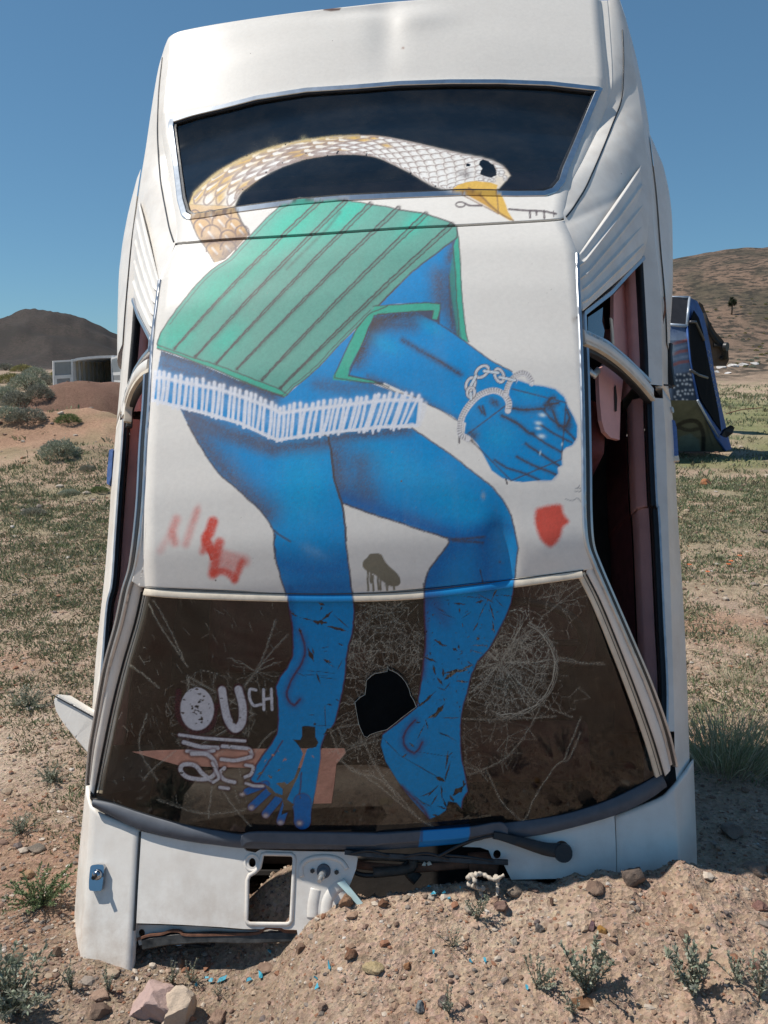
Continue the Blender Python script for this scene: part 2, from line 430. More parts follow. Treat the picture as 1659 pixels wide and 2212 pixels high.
    def shatter(s, c, r, n, op=.5, asp=1.0, k=3, w=1.0, clipout=None, pw=.6):
        a = rng.random(n) * 2 * np.pi; q = r * rng.random(n) ** pw; p = np.stack([c[0] + q * np.cos(a), c[1] + q * np.sin(a) * asp], 1)
        D = ((p[:, None] - p[None]) ** 2).sum(2); o = np.argsort(D, 1)[:, 1:k + 1]; done = set()
        for i in range(n):
            for j in o[i]:
                if (j, i) in done: continue
                done.add((i, int(j))); m = (p[i] + p[j]) / 2 + rng.normal(0, 1, 2) * .02 * math.sqrt(D[i, j])
                s.stroke([p[i], m, p[j]], w * rng.uniform(.5, 1.3), None, .8, op * rng.uniform(.35, 1), smooth=False, grain=.5, crack=True)
    def speckle(s, m=.16):
        g = vnoise(s.x, s.y, 1.3, 9); g2 = vnoise(s.x, s.y, 5, 10); s.c *= (1 + m * (g - .5) + m * .5 * (g2 - .5))[:, None] ** (s.a[:, None] > .3)
        k = (g > .86) & (s.a > .5) & (s.c[:, 2] > .2) & (s.c[:, 0] < .3); s.c[k] = s.c[k] * .72 + np.array([.03, .04, .05])
    def rgba(s): return np.concatenate([s.c, s.a[:, None]], 1)

C_BLUE = np.array([.0, .265, .62]); C_BLUE_L = np.array([.0, .37, .68]); C_BLUE_D = np.array([.003, .135, .42])
C_DUSK = np.array([.085, .105, .17]); C_LINE = np.array([.075, .058, .062])
C_TEAL = np.array([.05, .43, .30]); C_TEAL_L = np.array([.03, .52, .38]); C_TEAL_G = np.array([.125, .375, .30])
C_SPRAYW = np.array([.74, .75, .80]); C_RED = np.array([.72, .06, .03]); C_KHAKI = np.array([.22, .19, .13])
C_YEL = np.array([.68, .40, .10]); C_WHT = np.array([.80, .79, .76]); C_MAROON = np.array([.10, .02, .035])

def scales(cv, top, bot, lens, rows, yel):
    """overlapping scale arcs between two edge lines"""
    n = 240; A = resample(catmull(top, 6), n); B = resample(catmull(bot, 6), n)
    L = np.r_[0, np.cumsum(np.linalg.norm(np.diff((A + B) / 2, axis=0), axis=1))]
    def at(l, v):
        i = np.interp(l, L, np.arange(n)); i0 = int(min(i, n - 2)); f = i - i0
        a = A[i0] * (1 - f) + A[i0 + 1] * f; b = B[i0] * (1 - f) + B[i0 + 1] * f
        return a * (1 - v) + b * v
    l = 2.0; r = 0
    while l < L[-1] - 4:
        ln = np.interp(l / L[-1], *lens)
        for q in range(rows + 1):
            v0 = (q - .5 * (r % 2)) / rows; v1 = v0 + 1 / rows
            if v1 <= .02 or v0 >= .98: continue
            v0 = max(v0, .0); v1 = min(v1, 1.0)
            j = rng.normal(0, ln * .08); mid = (v0 + v1) / 2
            ye = np.interp(l / L[-1], *yel) * (1.25 - mid)
            colr = np.array([.62, .38, .09]) if rng.random() < ye else C_WHT
            c = at(min(l + ln * .5, L[-1]), mid)
            w = np.linalg.norm(at(l, v0) - at(l, v1))
            d = at(min(l + ln, L[-1]), mid) - at(l, mid); an = math.atan2(d[1], d[0])
            cv.spray(c, ln * .6, colr, 1, ry=w * .5, ang=an, grain=.1)
            p = [at(min(l + ln + j, L[-1]), v0), at(min(l + ln * .35 + j, L[-1]), v0 + .12 / rows), at(max(l - ln * .1 + j, 0), mid), at(min(l + ln * .35 + j, L[-1]), v1 - .12 / rows), at(min(l + ln + j, L[-1]), v1)]
            cv.stroke(p, max(1.5, ln * .075), np.array([.27, .19, .17]), .8, .85, grain=.3)
            if colr is not C_WHT and rng.random() < .8:
                cv.stroke([at(l + ln * .3, v0 + .3 / rows), at(min(l + ln * .8, L[-1]), v0 + .42 / rows)], ln * .13, C_WHT, 1, .9)
        l += ln * .62; r += 1

# outlines of the painted figure in the survey frame
SHIRT = F('z3', (205, 955), (225, 890), (265, 830), (330, 738), (440, 602), (530, 512), (640, 440), (700, 372), (770, 300), (860, 205), (940, 130), (1000, 100), (1060, 80), (1180, 88),
          (1340, 96), (1450, 113), (1560, 130), (1659, 152), 'z2', (150, 1278), (230, 1308), (310, 1333), (345, 1360), (352, 1420), 'z3', (1740, 520), (1659, 600), (1500, 762), (1300, 960), (1180, 1092), (1080, 1182), (1030, 1215), (985, 1262), (970, 1275),
          (840, 1235), (700, 1180), (560, 1115), (440, 1070), (330, 1025), (205, 985))
WEDGE = F('z2', (352, 1400), (356, 1500), (368, 1640), 'z4', (632, 180), (645, 300), (660, 400), (672, 442), (600, 420), (500, 340), (440, 290), (465, 180), (200, 185), (60, 200), 'z3', (1500, 762), (1659, 600), (1740, 520))
SKIRT_BLUE = F('z3', (230, 1000), (440, 1070), (700, 1180), (970, 1275), (1180, 1092), (1300, 960), (1400, 868), (1330, 1080), (1290, 1160), (1480, 1190), (1700, 1270), 'n3', (945, 95), (930, 240), (700, 262), (470, 290), (100, 337), 'z3', (870, 1512), (700, 1432), (400, 1352), (185, 1300), (200, 1160))
ARM = F('z4', (400, 285), (480, 320), (580, 388), (680, 460), (760, 520), (830, 570), (900, 608), (965, 640), (1000, 700), (990, 760), (960, 900), (760, 950), (660, 990), (600, 970), (560, 940), (480, 900), (370, 850), (280, 800), (200, 760), (100, 715), (0, 690), 'z3', (1480, 1170), (1350, 1140), (1400, 1030), (1450, 950), (1510, 790), 'z4', (30, 275), (200, 245), (300, 235))
HANDS = F('z4', (960, 900), (970, 760), (1010, 702), (1100, 732), (1180, 742), (1260, 762), (1320, 815), (1345, 880), (1385, 950), (1408, 1010), (1405, 1085), (1375, 1138), (1330, 1155), (1300, 1188), (1302, 1235), (1305, 1272), (1275, 1290), (1278, 1330), (1235, 1375), (1130, 1378),
          (1040, 1388), (970, 1382), (900, 1360), (830, 1310), (785, 1225), (740, 1140), (700, 1092), (645, 1065), (660, 960), (740, 870), (850, 840), (940, 860))
SLEEVE = F('z4', (30, 200), (180, 190), (400, 175), (482, 185), (485, 215), (465, 290), (428, 285), (438, 228), (200, 242), (60, 256), 'z3', (1590, 760), (1510, 787), (1470, 860), (1440, 950), (1395, 1030), (1360, 1100), (1352, 1148), (1500, 1178), (1600, 1215), (1540, 1195), (1450, 1188), (1262, 1172), (1262, 1150), (1300, 1090), (1345, 985), (1400, 868), (1480, 775), (1510, 742))
LEG1 = F('z3', (340, 1335), (365, 1390), (390, 1440), (440, 1530), (515, 1655), 'w1', (580, 82), (700, 182), (820, 292), (880, 372), (908, 430), (905, 522), (925, 620), (950, 710), (985, 820), (1003, 920), (1018, 1020), 'n4', (505, 220), (520, 330), (530, 500), (525, 620), (480, 710), (420, 792), (383, 872), (400, 1000), (405, 1150), (395, 1270), (340, 1365),
         (270, 1455), (210, 1550), (165, 1660), (200, 1690), (290, 1705), (330, 1760), (420, 1830), (520, 1870), (545, 1960), (600, 1975), (640, 2040), (665, 2050), (690, 1900), (722, 1750), (745, 1600), (765, 1480), (765, 1400), (800, 1290), (880, 1190), (910, 1080), (945, 930), (968, 800), (980, 650), (1000, 520), (1035, 420), (1050, 250), (1040, 120), (1020, 0),
         'n3', (540, 1200), (528, 1110), (520, 1050), (508, 950), (505, 850), (490, 740), (465, 660), (437, 560), (420, 400), (402, 310), (300, 310), (100, 337), 'z3', (870, 1520), (700, 1440), (400, 1358))
LEG2 = F('n3', (402, 300), (470, 290), (700, 262), (905, 266), (1000, 330), (1120, 410), (1250, 510), (1380, 612), (1450, 692), (1500, 790), (1525, 890), (1543, 980), (1532, 1070), (1522, 1180), 'n5', (1185, 40), (1170, 125), (1130, 232), (1080, 332), (1020, 440), (940, 530), (900, 620), (872, 740), (842, 840), (828, 950), (830, 1100), (840, 1200), (862, 1300), (880, 1400),
         (845, 1450), (835, 1520), (800, 1480), (745, 1470), (730, 1530), (690, 1560), (620, 1590), (560, 1530), (490, 1450), (400, 1330), (320, 1200), (288, 1090), (300, 1015), (400, 940), (530, 830), (555, 700), (572, 560), (590, 400), (582, 200), (580, 0), 'n3', (976, 1250), (985, 1170), (1010, 1110), (1070, 1030), (1130, 952), (1120, 925), (960, 876), (800, 822), (650, 776), (490, 716),
         (465, 660), (437, 560), (420, 400))
NECK_T = F('n1', (98, 735), (140, 640), (200, 580), (300, 490), (450, 390), (640, 298), (800, 240), (1000, 185), (1200, 150), (1400, 125), 'n2', (150, 92), (300, 97), (450, 122), (600, 155), (750, 190), (900, 225), (1050, 255), (1150, 290), (1210, 332), (1243, 380))
NECK_B = F('n1', (510, 750), (532, 690), (570, 620), (700, 520), (800, 455), (950, 385), (1150, 320), (1350, 290), 'n2', (0, 225), (100, 225), (200, 232), (300, 255), (420, 310), (530, 365), (620, 420), (700, 460), (800, 482), (900, 500), (1160, 475))
STUB = F('n1', (98, 735), (105, 850), (160, 990), (230, 1100), (310, 1225), (325, 1260), (420, 1230), (540, 1110), (640, 1000), (600, 940), (550, 850), (510, 750))
BEAK = F('n2', (820, 480), (860, 450), (920, 428), (990, 418), (1100, 430), (1150, 448), (1142, 480), (1185, 530), (1210, 590), (1225, 640), (1268, 705), (1235, 702), (1150, 652), (1060, 592), (950, 530), (870, 500))

def paint_bird(cv):
    cl = lambda a, b: np.vstack([a, b[::-1]])
    body = cl(catmull(NECK_T, 4), catmull(NECK_B, 4))
    cv.poly(body, np.array([.60, .55, .42]), 7, .5); cv.poly(body, np.array([.70, .62, .52]), 2.6)
    cv.poly(STUB, np.array([.62, .42, .22]), 1.5)
    for c, r, o in ((('n1', (860, 190)), 22, .18), (('n1', (1130, 140)), 10, .45), (('n1', (700, 270)), 24, .12)):
        cv.spray(F(*c)[0], r, np.array([.55, .50, .25]), o, grain=.4)
    cv.shade(NECK_T[:11], C_YEL * np.array([.9, 1.1, 1.1]), 17, .95, body, .2)
    cv.shade(NECK_B[1:12], np.array([.42, .46, .36]), 10, .7, body, .3)
    scales(cv, NECK_T[:-1], NECK_B[:-1], ([0, .12, .4, .6, 1], [36, 50, 46, 26, 15]), 4, ([0, .3, .55, .7], [.9, .8, .6, 0]))
    # the thick lower neck: big round scales
    for (x, y, r, c) in ((150, 830, 45, .9), (290, 835, 50, .5), (430, 830, 50, .6), (215, 935, 75, .9), (390, 900, 85, .7), (500, 930, 70, .9), (300, 1010, 90, .55), (450, 1040, 75, .75), (575, 985, 62, 1), (330, 1150, 80, .9), (450, 1130, 70, .6)):
        c0 = F('n1', (x, y))[0]; rr = r * .24
        if not cv.inside(np.array([0]), STUB) is None:
            colr = np.array([.58, .30, .07]) * c + np.array([.66, .60, .58]) * (1 - c)
            cv.spray(c0, rr * .95, colr, .9, clip=np.vstack([STUB, NECK_T[:6], NECK_B[:5][::-1]]) if y < 800 else STUB, grain=.15)
            a = np.linspace(math.pi * .95, math.pi * 2.15, 9)
            if y > 800: cv.stroke(np.stack([c0[0] + rr * np.cos(a), c0[1] + rr * np.sin(a)], 1), 2.6, np.array([.16, .10, .10]), .9, .9)
            if y > 800: cv.stroke([c0 + (-rr * .3, -rr * .3), c0 + (rr * .25, rr * .35)], 4.5, C_WHT, 1.8, .8); cv.spray(c0 + (0, rr * .5), rr * .5, np.array([.22, .12, .09]), .55, clip=STUB)
    cv.shade(F('n1', (230, 1075), (400, 1060), (640, 1005)), np.array([.16, .08, .05]), 20, .85, STUB, .3)
    cv.shade(F('n1', (400, 1240), (560, 1090)), np.array([.17, .12, .12]), 26, .9, STUB, .3)
    cv.stroke(F('n1', (105, 850), (160, 990), (230, 1100), (320, 1250)), 2.2, C_LINE * 1.6, 1, .9, wob=.6)
    cv.stroke(F('n1', (510, 755), (550, 850), (600, 940), (638, 1000)), 3, C_LINE, 1, .95, wob=.6)
    cv.shade(NECK_T[1:11], np.array([.60, .43, .13]), 9, .8, body, .3); cv.shade(NECK_T[1:11] + np.array([0, -2]), np.array([.50, .40, .14]), 5, .5, None, .5)
    cv.stroke(NECK_T[9:], 1.6, np.array([.3, .24, .22]), 1.2, .7)
    # head
    cv.spray(F('n2', (900, 360))[0], 17, np.array([.30, .27, .26]), .75, ry=9)
    cv.spray(F('n2', (930, 380))[0], 9, np.array([.22, .20, .20]), .7, ry=6)
    for i in range(26):
        x = rng.uniform(1000, 1230); y = 395 + rng.uniform(-45, 30) - abs(x - 1120) * .12
        c = F('n2', (x, y))[0]; a = np.linspace(0, 2 * math.pi, 9); r = rng.uniform(3.2, 5.4)
        cv.spray(c, r, C_WHT, .8, grain=.1); cv.stroke(np.stack([c[0] + r * 1.25 * np.cos(a), c[1] + r * .8 * np.sin(a)], 1), 1.4, np.array([.33, .29, .28]), .8, .7)
    cv.poly(BEAK, C_YEL * np.array([1.05, 1.1, .9]), 1.3)
    cv.poly(F('n2', (870, 500), (930, 470), (985, 490), (1040, 530), (1100, 590), (1150, 645), (1060, 592), (950, 530)), np.array([.52, .27, .06]), 4, .8)
    cv.stroke(F('n2', (940, 468), (985, 492), (1040, 535), (1100, 595), (1180, 660), (1262, 703)), 2.6, np.array([.22, .12, .06]), 1.2, .85)
    cv.stroke(np.vstack([BEAK, BEAK[:1]]), 1.9, np.array([.25, .14, .08]), 1, .85, smooth=False, wob=.4)
    # key in the beak
    a = np.linspace(0, 2 * math.pi, 13); k = F('n2', (882, 588))[0]
    cv.stroke(np.stack([k[0] + 10 * np.cos(a), k[1] + 5.5 * np.sin(a)], 1), 2.6, C_LINE * 1.7, 1, .95)
    cv.stroke(F('n2', (915, 580), (950, 595), (1035, 596)), 3.2, C_LINE * 1.7, 1, .95)
    cv.stroke(F('n2', (1232, 622), (1300, 628), (1400, 632), (1490, 638), (1570, 655)), 3.4, C_LINE * 1.5, 1, .95, wob=.5)
    for x, y in ((1382, 682), (1428, 662), (1484, 686), (1552, 676)):
        cv.stroke(F('n2', (x, 634), (x + 2, y)), 3.4 if x < 1500 else 1.6, C_LINE * 1.5, .9, .95)
    # flaked-off paint at the eye
    for pts in (F('n2', (1015, 300), (1022, 275), (1045, 263), (1085, 275), (1100, 292), (1122, 300), (1140, 342), (1142, 378), (1120, 386), (1105, 396), (1062, 385), (1025, 372), (1030, 345), (1040, 330)),
                F('n2', (920, 300), (935, 290), (955, 298), (950, 313), (925, 315))):
        cv.erase(pts)
    for i in range(26):
        t = rng.random(); e = NECK_T if rng.random() < .3 else NECK_B
        c = e[int(t * (len(e) - 1))] + rng.normal(0, 4, 2); r = rng.uniform(.8, 2.4)
        a = np.linspace(0, 2 * math.pi, 7)[:-1]; cv.erase(np.stack([c[0] + r * np.cos(a) * rng.uniform(.6, 1.4, 6), c[1] + r * np.sin(a) * rng.uniform(.6, 1.4, 6)], 1))

def paint_figure(cv, glass=False):
    # ---- torso, arms and skirt
    cv.poly(SKIRT_BLUE, C_BLUE, 2, smooth=False)
    cv.poly(WEDGE, C_BLUE, 1.5)
    cv.shade(F('z4', (560, 0), (560, 200), (600, 400)), C_DUSK * .75, 40, 1, WEDGE, .3); cv.shade(F('z4', (470, 0), (480, 180)), C_DUSK, 42, .9, WEDGE, .4)
    cv.shade(F('z2', (330, 1440), (300, 1560)), C_LINE * 1.4, 24, .8, WEDGE, .4)
    cv.poly(F('z2', (352, 1400), (356, 1500), (368, 1640), 'z4', (632, 180), (645, 300), (660, 400), (672, 442), (602, 425), (585, 300), (560, 150), (545, 0), 'z2', (325, 1500)), np.array([.05, .27, .22]), 3, .85)
    cv.poly(F('z2', (352, 1400), (360, 1500), (370, 1640), 'z4', (632, 180), (645, 300), (660, 400), (672, 442), (630, 425), (610, 300), (592, 150), (590, 0), 'z2', (325, 1480)), C_TEAL, 1.5)
    for l in (F('z2', (350, 1390), (362, 1500), (368, 1640), 'z4', (634, 180), (648, 300), (662, 400), (675, 442)), F('z2', (322, 1470), (328, 1560), 'z4', (588, 0), (594, 150), (608, 300), (606, 400)), F('z4', (542, 0), (550, 200), (568, 350))):
        cv.stroke(l, 1.8, C_LINE * 1.3, .9, .8, wob=.6)
    # arms
    cv.poly(F('z3', (1290, 1165), (1400, 868), (1480, 775), (1510, 742), 'z4', (180, 190), (482, 178), (480, 330), (300, 400), (100, 720), 'z3', (1560, 1205)), C_DUSK * .8, 2)
    cv.shade(F('z3', (1500, 800), (1650, 760), (1659, 900)), C_LINE, 60, .9, ARM)
    cv.poly(ARM, C_BLUE, 2)
    cv.shade(F('z4', (0, 330), (200, 260), (430, 250)), C_LINE * .9, 34, 1, ARM, .35)
    cv.shade(F('z4', (60, 330), (300, 330)), C_DUSK * .8, 32, .75, ARM, .4)
    cv.shade(F('z4', (0, 420), (0, 300), 'z3', (1500, 830), (1400, 1050)), C_LINE * 1.1, 40, 1, ARM, .35)
    cv.spray(F('z4', (120, 460))[0], 40, C_BLUE_L * .95, .75, ry=20, ang=.45, clip=ARM); cv.spray(F('z4', (420, 340))[0], 34, C_BLUE_L * .9, .7, ry=16, ang=.6, clip=ARM)
    cv.spray(F('z4', (650, 600))[0], 70, C_BLUE, .6, ry=22, ang=.6, clip=ARM)
    cv.shade(F('z4', (230, 430), (400, 530), (520, 600), (620, 660)), C_DUSK * .75, 13, .95, ARM, .45)
    cv.stroke(F('z4', (400, 530), (500, 580), (570, 635), (620, 660)), 2, C_LINE, 1, .6, grain=.5, wob=1)
    cv.shade(F('z4', (0, 680), (280, 800), (590, 970)), C_DUSK, 18, .7, ARM, .5)
    cv.stroke(F('z4', (470, 315), (580, 388), (680, 460), (760, 520), (830, 570), (965, 640)), 2, C_LINE, 1.1, .85, wob=.5)
    cv.stroke(F('z3', (1500, 1185), (1650, 1250), 'z4', (280, 800), (370, 850), (480, 900), (600, 975)), 1.8, C_LINE, 1.1, .75, wob=.6)
    # skirt shading: dark under the shirt hem and at the fence
    cv.shade(F('z3', (230, 1010), (440, 1080), (700, 1190), (900, 1260)), C_DUSK * .7, 34, 1, SKIRT_BLUE, .35)
    cv.shade(F('z3', (240, 1080), (450, 1150), (700, 1240), (880, 1300)), C_DUSK, 30, .85, SKIRT_BLUE, .45)
    cv.shade(F('z3', (1400, 1180), (1600, 1230), 'n3', (330, 0), (520, 40)), C_DUSK, 26, .6, SKIRT_BLUE, .5)
    # ---- shirt
    cv.poly(SHIRT, C_TEAL_G, 1.6)
    for c, r, ry, op in ((('z3', (330, 900)), 60, 40, .9), (('z3', (560, 640)), 70, 40, .8), (('z3', (1000, 260)), 90, 45, .95), (('z3', (1350, 170)), 90, 30, .9), (('z3', (620, 930)), 60, 30, .7), (('z2', (100, 1330)), 60, 22, .9), (('z3', (760, 480)), 60, 40, .5)):
        cv.spray(F(*c)[0], r, C_TEAL_L, op, ry=ry, ang=-.75, clip=SHIRT, grain=.15)
    cv.shade(F('z3', (330, 880), (900, 330), (1250, 90)), C_TEAL, 36, .6, SHIRT, .3)
    hem = F('z3', (205, 962), (310, 1002), (440, 1045), (560, 1082), (700, 1135), (840, 1190), (940, 1228), (985, 1262))
    hem2 = F('z3', (205, 985), (330, 1025), (440, 1068), (560, 1112), (700, 1172), (840, 1230), (965, 1276))
    cv.poly(np.vstack([hem, hem2[::-1]]), C_TEAL * .95, 1)
    ends = [(('z3', (310, 985)), ('n1', (1300, 682))), (('z3', (435, 1035)), ('P', (748, 433))), (('z3', (560, 1075)), ('P', (802, 439))), (('z3', (685, 1108)), ('P', (862, 448))), (('z3', (835, 1172)), ('P', (921, 461))), (('z3', (945, 1222)), ('P', (978, 484)))]
    for k, (a, b) in enumerate(ends):
        a = F(*a)[0]; b = F(*b)[0]; d = b - a; nr = np.array([d[1], -d[0]]) / np.linalg.norm(d)
        q = [a + d * t + nr * (4 + (3 if k < 1 else 0)) * math.sin(t * 3.1) for t in np.linspace(0, 1, 9)]
        q = np.array(q)
        cv.shade(q[1:6] - nr * 4, C_TEAL_G * .62, 9, .6, SHIRT, .4)
        sp = 2.6 + .6 * (k > 3)
        sp *= 1.35; cv.shade(q, np.array([.10, .17, .14]), 8, .5, SHIRT, .5)
        cv.stroke(q + nr * sp * np.linspace(.3, 1, 9)[:, None], 2.3, C_LINE * 1.1, .9, .95, wob=.9, grain=.35)
        cv.stroke(q - nr * sp * np.linspace(.3, 1.1, 9)[:, None], 2.0, C_LINE * 1.2, .9, .9, wob=.9, grain=.35)
        cv.spray(a, 4.5, C_LINE, .8)
        if k: cv.spray(b, 5, C_LINE * 1.2, .85)
    cv.shade(F('P', (620, 580), (700, 500), (735, 458)), C_LINE, 7, .5, SHIRT)
    for e, w in ((SHIRT[:18], 2.0), (SHIRT[17:26], 2.6), (hem, 2.0), (hem2, 2.2), (SHIRT[24:34], 1.8)): cv.stroke(e, w, C_LINE * 1.2, 1, .85, smooth=False, wob=.7)
    cv.stroke(SHIRT[25:33] - np.array([5, 3]), 1.5, C_LINE * 1.3, .9, .75, smooth=False, wob=.7)
    cv.stroke(SHIRT[2:12] + np.array([6, 4]), 1.5, C_LINE * 1.3, .9, .7, smooth=False, wob=.8)
    # sleeve hem
    cv.poly(SLEEVE, C_TEAL, 1.3)
    for l in (F('z4', (30, 200), (180, 190), (400, 175), (482, 185), (485, 215), (465, 290)), F('z4', (60, 256), (200, 242), (438, 228), (428, 285)), F('z3', (1510, 787), (1440, 950), (1352, 1148), (1500, 1178), (1600, 1215)), F('z3', (1590, 730), (1480, 775), (1400, 868), (1345, 985), (1262, 1160), (1450, 1188), (1540, 1195))):
        cv.stroke(l, 2.0, C_LINE * 1.1, 1, .8, smooth=False, wob=.7)
    # ---- hands
    cv.shade(HANDS[:20], C_BLUE_D, 6, .35, None, .4)
    cv.poly(HANDS, C_BLUE * np.array([1, .95, .95]), 1.2)
    cv.spray(F('z4', (880, 1080))[0], 42, C_BLUE_L, .5, ry=34, clip=HANDS); cv.spray(F('z4', (1080, 790))[0], 28, C_BLUE_L * .9, .5, ry=16, clip=HANDS)
    for l, w in ((('z4', (900, 940), (1000, 990), (1080, 1055), (1110, 1060)), 4), (('z4', (1100, 1060), (1200, 1130), (1300, 1185)), 2.6), (('z4', (1060, 1130), (1150, 1190), (1285, 1278)), 3), (('z4', (1000, 1215), (1100, 1270), (1262, 1335)), 3),
                 (('z4', (850, 1240), (930, 1290), (1040, 1325), (1150, 1372)), 2.4), (('z4', (975, 890), (1060, 900), (1190, 890)), 5), (('z4', (1180, 900), (1230, 960), (1300, 1010), (1395, 1100)), 2.6), (('z4', (1160, 1000), (1250, 1060), (1370, 1120)), 2.4),
                 (('z4', (1205, 850), (1240, 815), (1258, 820)), 4), (('z4', (1190, 870), (1280, 855)), 3.5), (('z4', (1240, 900), (1262, 960), (1290, 1020), (1330, 1010), (1358, 960), (1340, 900)), 5), (('z4', (745, 880), (765, 920)), 3), (('z4', (770, 875), (785, 935)), 2.5)):
        p = F(*l); cv.shade(p, C_DUSK * .5, w * 2.8, .75, HANDS, .5); cv.stroke(p, w * .85, C_LINE, 1, .9, wob=.5)
    cv.spray(F('z4', (1225, 870))[0], 12, C_LINE, .8, clip=HANDS); cv.spray(F('z4', (1345, 1010))[0], 11, C_LINE * .8, .7, clip=HANDS, ry=16); cv.spray(F('z4', (850, 850))[0], 16, C_LINE, .85, ry=9, ang=.6); cv.spray(F('z4', (700, 1075))[0], 15, C_LINE, .8)
    cv.stroke(np.vstack([HANDS[1:], ]), 2.4, C_LINE, 1.2, .8, smooth=False, wob=.7, grain=.4)
    cv.stroke(F('z4', (925, 1365), (935, 1400)), 2.6, C_LINE, .8, .9); cv.stroke(F('z4', (612, 1060), (612, 1122)), 3, C_LINE, .8, .95)
    for x, y, rx, ry in ((1172, 935, 8, 4.5), (1146, 990, 8, 4.5), (1145, 1025, 7, 3.5), (1168, 1078, 8.5, 5), (1158, 1190, 2, 5), (1305, 1132, 2, 4)):
        cv.spray(F('z4', (x, y))[0], rx * 1.0, np.array([.62, .76, .80]), 1.3 if False else 1.0, ry=ry, ang=.15, grain=.1)
    # ---- handcuffs and chain
    def rope(p, w, step=5, closed=False):
        w = w * 1.15
        p = resample(catmull(p, 6), max(6, int(np.linalg.norm(np.diff(catmull(p, 6), axis=0), axis=1).sum() / step)))
        cv.stroke(p, w + 2.2, C_LINE * 1.1, 1.2, .8, grain=.4); cv.stroke(p, w * 1.15, np.array([.74, .71, .71]), 1.2, .95)
        t = np.gradient(p, axis=0); t /= np.linalg.norm(t, axis=1)[:, None] + 1e-9
        for i in range(1, len(p) - 1):
            nn = np.array([-t[i][1], t[i][0]]); cv.stroke([p[i] - nn * w * .42, p[i] + nn * w * .2 + t[i] * 1.6], 1.8, C_LINE * 1.4, .9, .75)
            cv.spray(p[i] + t[i] * step * .5, 2, C_WHT, .8, grain=.1)
    rope(F('z4', (670, 1095), (620, 1060), (625, 970), (650, 910), (690, 855), (750, 800), (840, 770), (910, 795), (945, 850), (940, 905)), 10)
    rope(F('z4', (925, 800), (940, 740), (970, 690), (1020, 655), (1065, 660), (1095, 700), (1100, 722)), 8.5, 4.5)
    for c, rx, ry, an in (((765, 642), 16, 10, -.7), ((882, 668), 15, 9, 1.2), ((688, 728), 15, 9, -1.2), ((690, 782), 8, 11, .1)):
        a = np.linspace(0, 2 * math.pi, 15); k = F('z4', c)[0]; ca, sa = math.cos(an), math.sin(an)
        e = np.stack([k[0] + rx * np.cos(a) * ca - ry * np.sin(a) * sa, k[1] + rx * np.cos(a) * sa + ry * np.sin(a) * ca], 1)
        cv.stroke(e, 8.4, C_LINE, 1, .85); cv.stroke(e, 5.2, np.array([.72, .70, .70]), 1, .95)
    for a, b in (((780, 638), (875, 650)), ((885, 680), (985, 700)), ((725, 670), (690, 735)), ((688, 790), (690, 825))):
        cv.stroke(F('z4', a, b), 8.4, C_LINE, 1, .7); cv.stroke(F('z4', a, b), 5.4, np.array([.66, .72, .76]), 1, 1)
    # ---- legs
    for L in (LEG1, LEG2): cv.poly(L, C_BLUE, 2.2)
    cv.spray(F('n3', (250, 600))[0], 75, C_BLUE_L, .7, ry=110, ang=.1, clip=LEG1); cv.spray(F('n3', (760, 480))[0], 120, C_BLUE_L, .45, ry=50, ang=.6, clip=LEG2); cv.spray(F('n3', (1150, 680))[0], 120, C_BLUE_L, .45, ry=50, ang=.7, clip=LEG2)
    cv.shade(F('z3', (380, 1380), (650, 1490), (870, 1560), 'n3', (100, 380), (400, 350)), C_DUSK, 34, .95, LEG1, .45)
    cv.shade(F('z3', (400, 1430), (520, 1600), 'w1', (700, 160), (860, 310)), C_DUSK * 1.1, 58, .95, LEG1, .4); cv.shade(F('z3', (420, 1450), (700, 1540), (900, 1600)), C_DUSK, 26, .7, LEG1, .5)
    cv.shade(F('n3', (400, 330), (600, 305), (880, 280)), C_DUSK * .9, 26, .95, LEG2, .45)
    cv.shade(F('n3', (430, 420), (480, 640), (600, 720)), C_DUSK, 62, .95, LEG2, .45); cv.shade(F('n3', (600, 480), (620, 700)), C_DUSK, 66, .75, LEG2, .5); cv.shade(F('n3', (560, 720), (850, 800), (1100, 890)), C_DUSK, 24, .6, LEG2, .5)
    cv.shade(F('n3', (500, 700), (800, 790), (1150, 910), (1320, 900)), C_BLUE_D, 40, .9, LEG2, .45)
    cv.shade(F('n3', (1300, 880), (1420, 840), (1500, 860)), C_BLUE_D * .8, 30, .6, LEG2, .4)
    lower = F('n3', (90, 900), (300, 980), (520, 960), (560, 1250), (130, 1250))
    cv.shade(F('n3', (110, 1080), (330, 1120), (520, 1090)), C_BLUE_D, 60, .8, LEG1, .4); cv.shade(F('n3', (130, 1240), (540, 1230)), C_BLUE_D, 50, .7, LEG1, .4)
    cv.spray(F('n3', (310, 1000))[0], 34, np.array([.12, .34, .62]), .6, ry=12, ang=.5, clip=LEG1)
    cv.shade(F('n3', (1150, 960), (1000, 1180), (1000, 1300)), C_BLUE_D, 70, .85, LEG2, .4); cv.shade(F('n3', (1330, 960), (1350, 1200)), C_BLUE_D, 60, .8, LEG2, .4)
    for p in (F('n3', (1050, 925), (1200, 930), (1340, 918)), F('n3', (1150, 940), (1240, 945), (1330, 952))): cv.shade(p, C_LINE, 6, .9, LEG2, .4)
    cv.stroke(F('n3', (80, 880), (110, 905), (175, 945)), 3.2, C_LINE, 1.4, .8); cv.stroke(F('n3', (88, 905), (75, 960), (88, 1000), (80, 1048)), 2, C_LINE, 1, .8)
    cv.spray(F('n3', (1332, 672))[0], 5, np.array([.25, .38, .5]), .9, ry=9)
    cv.spray(F('n3', (1432, 1068))[0], 3, C_LINE, .9); cv.stroke(F('n3', (1315, 1115), (1330, 1190)), 2, C_LINE * .6, .8, .9)
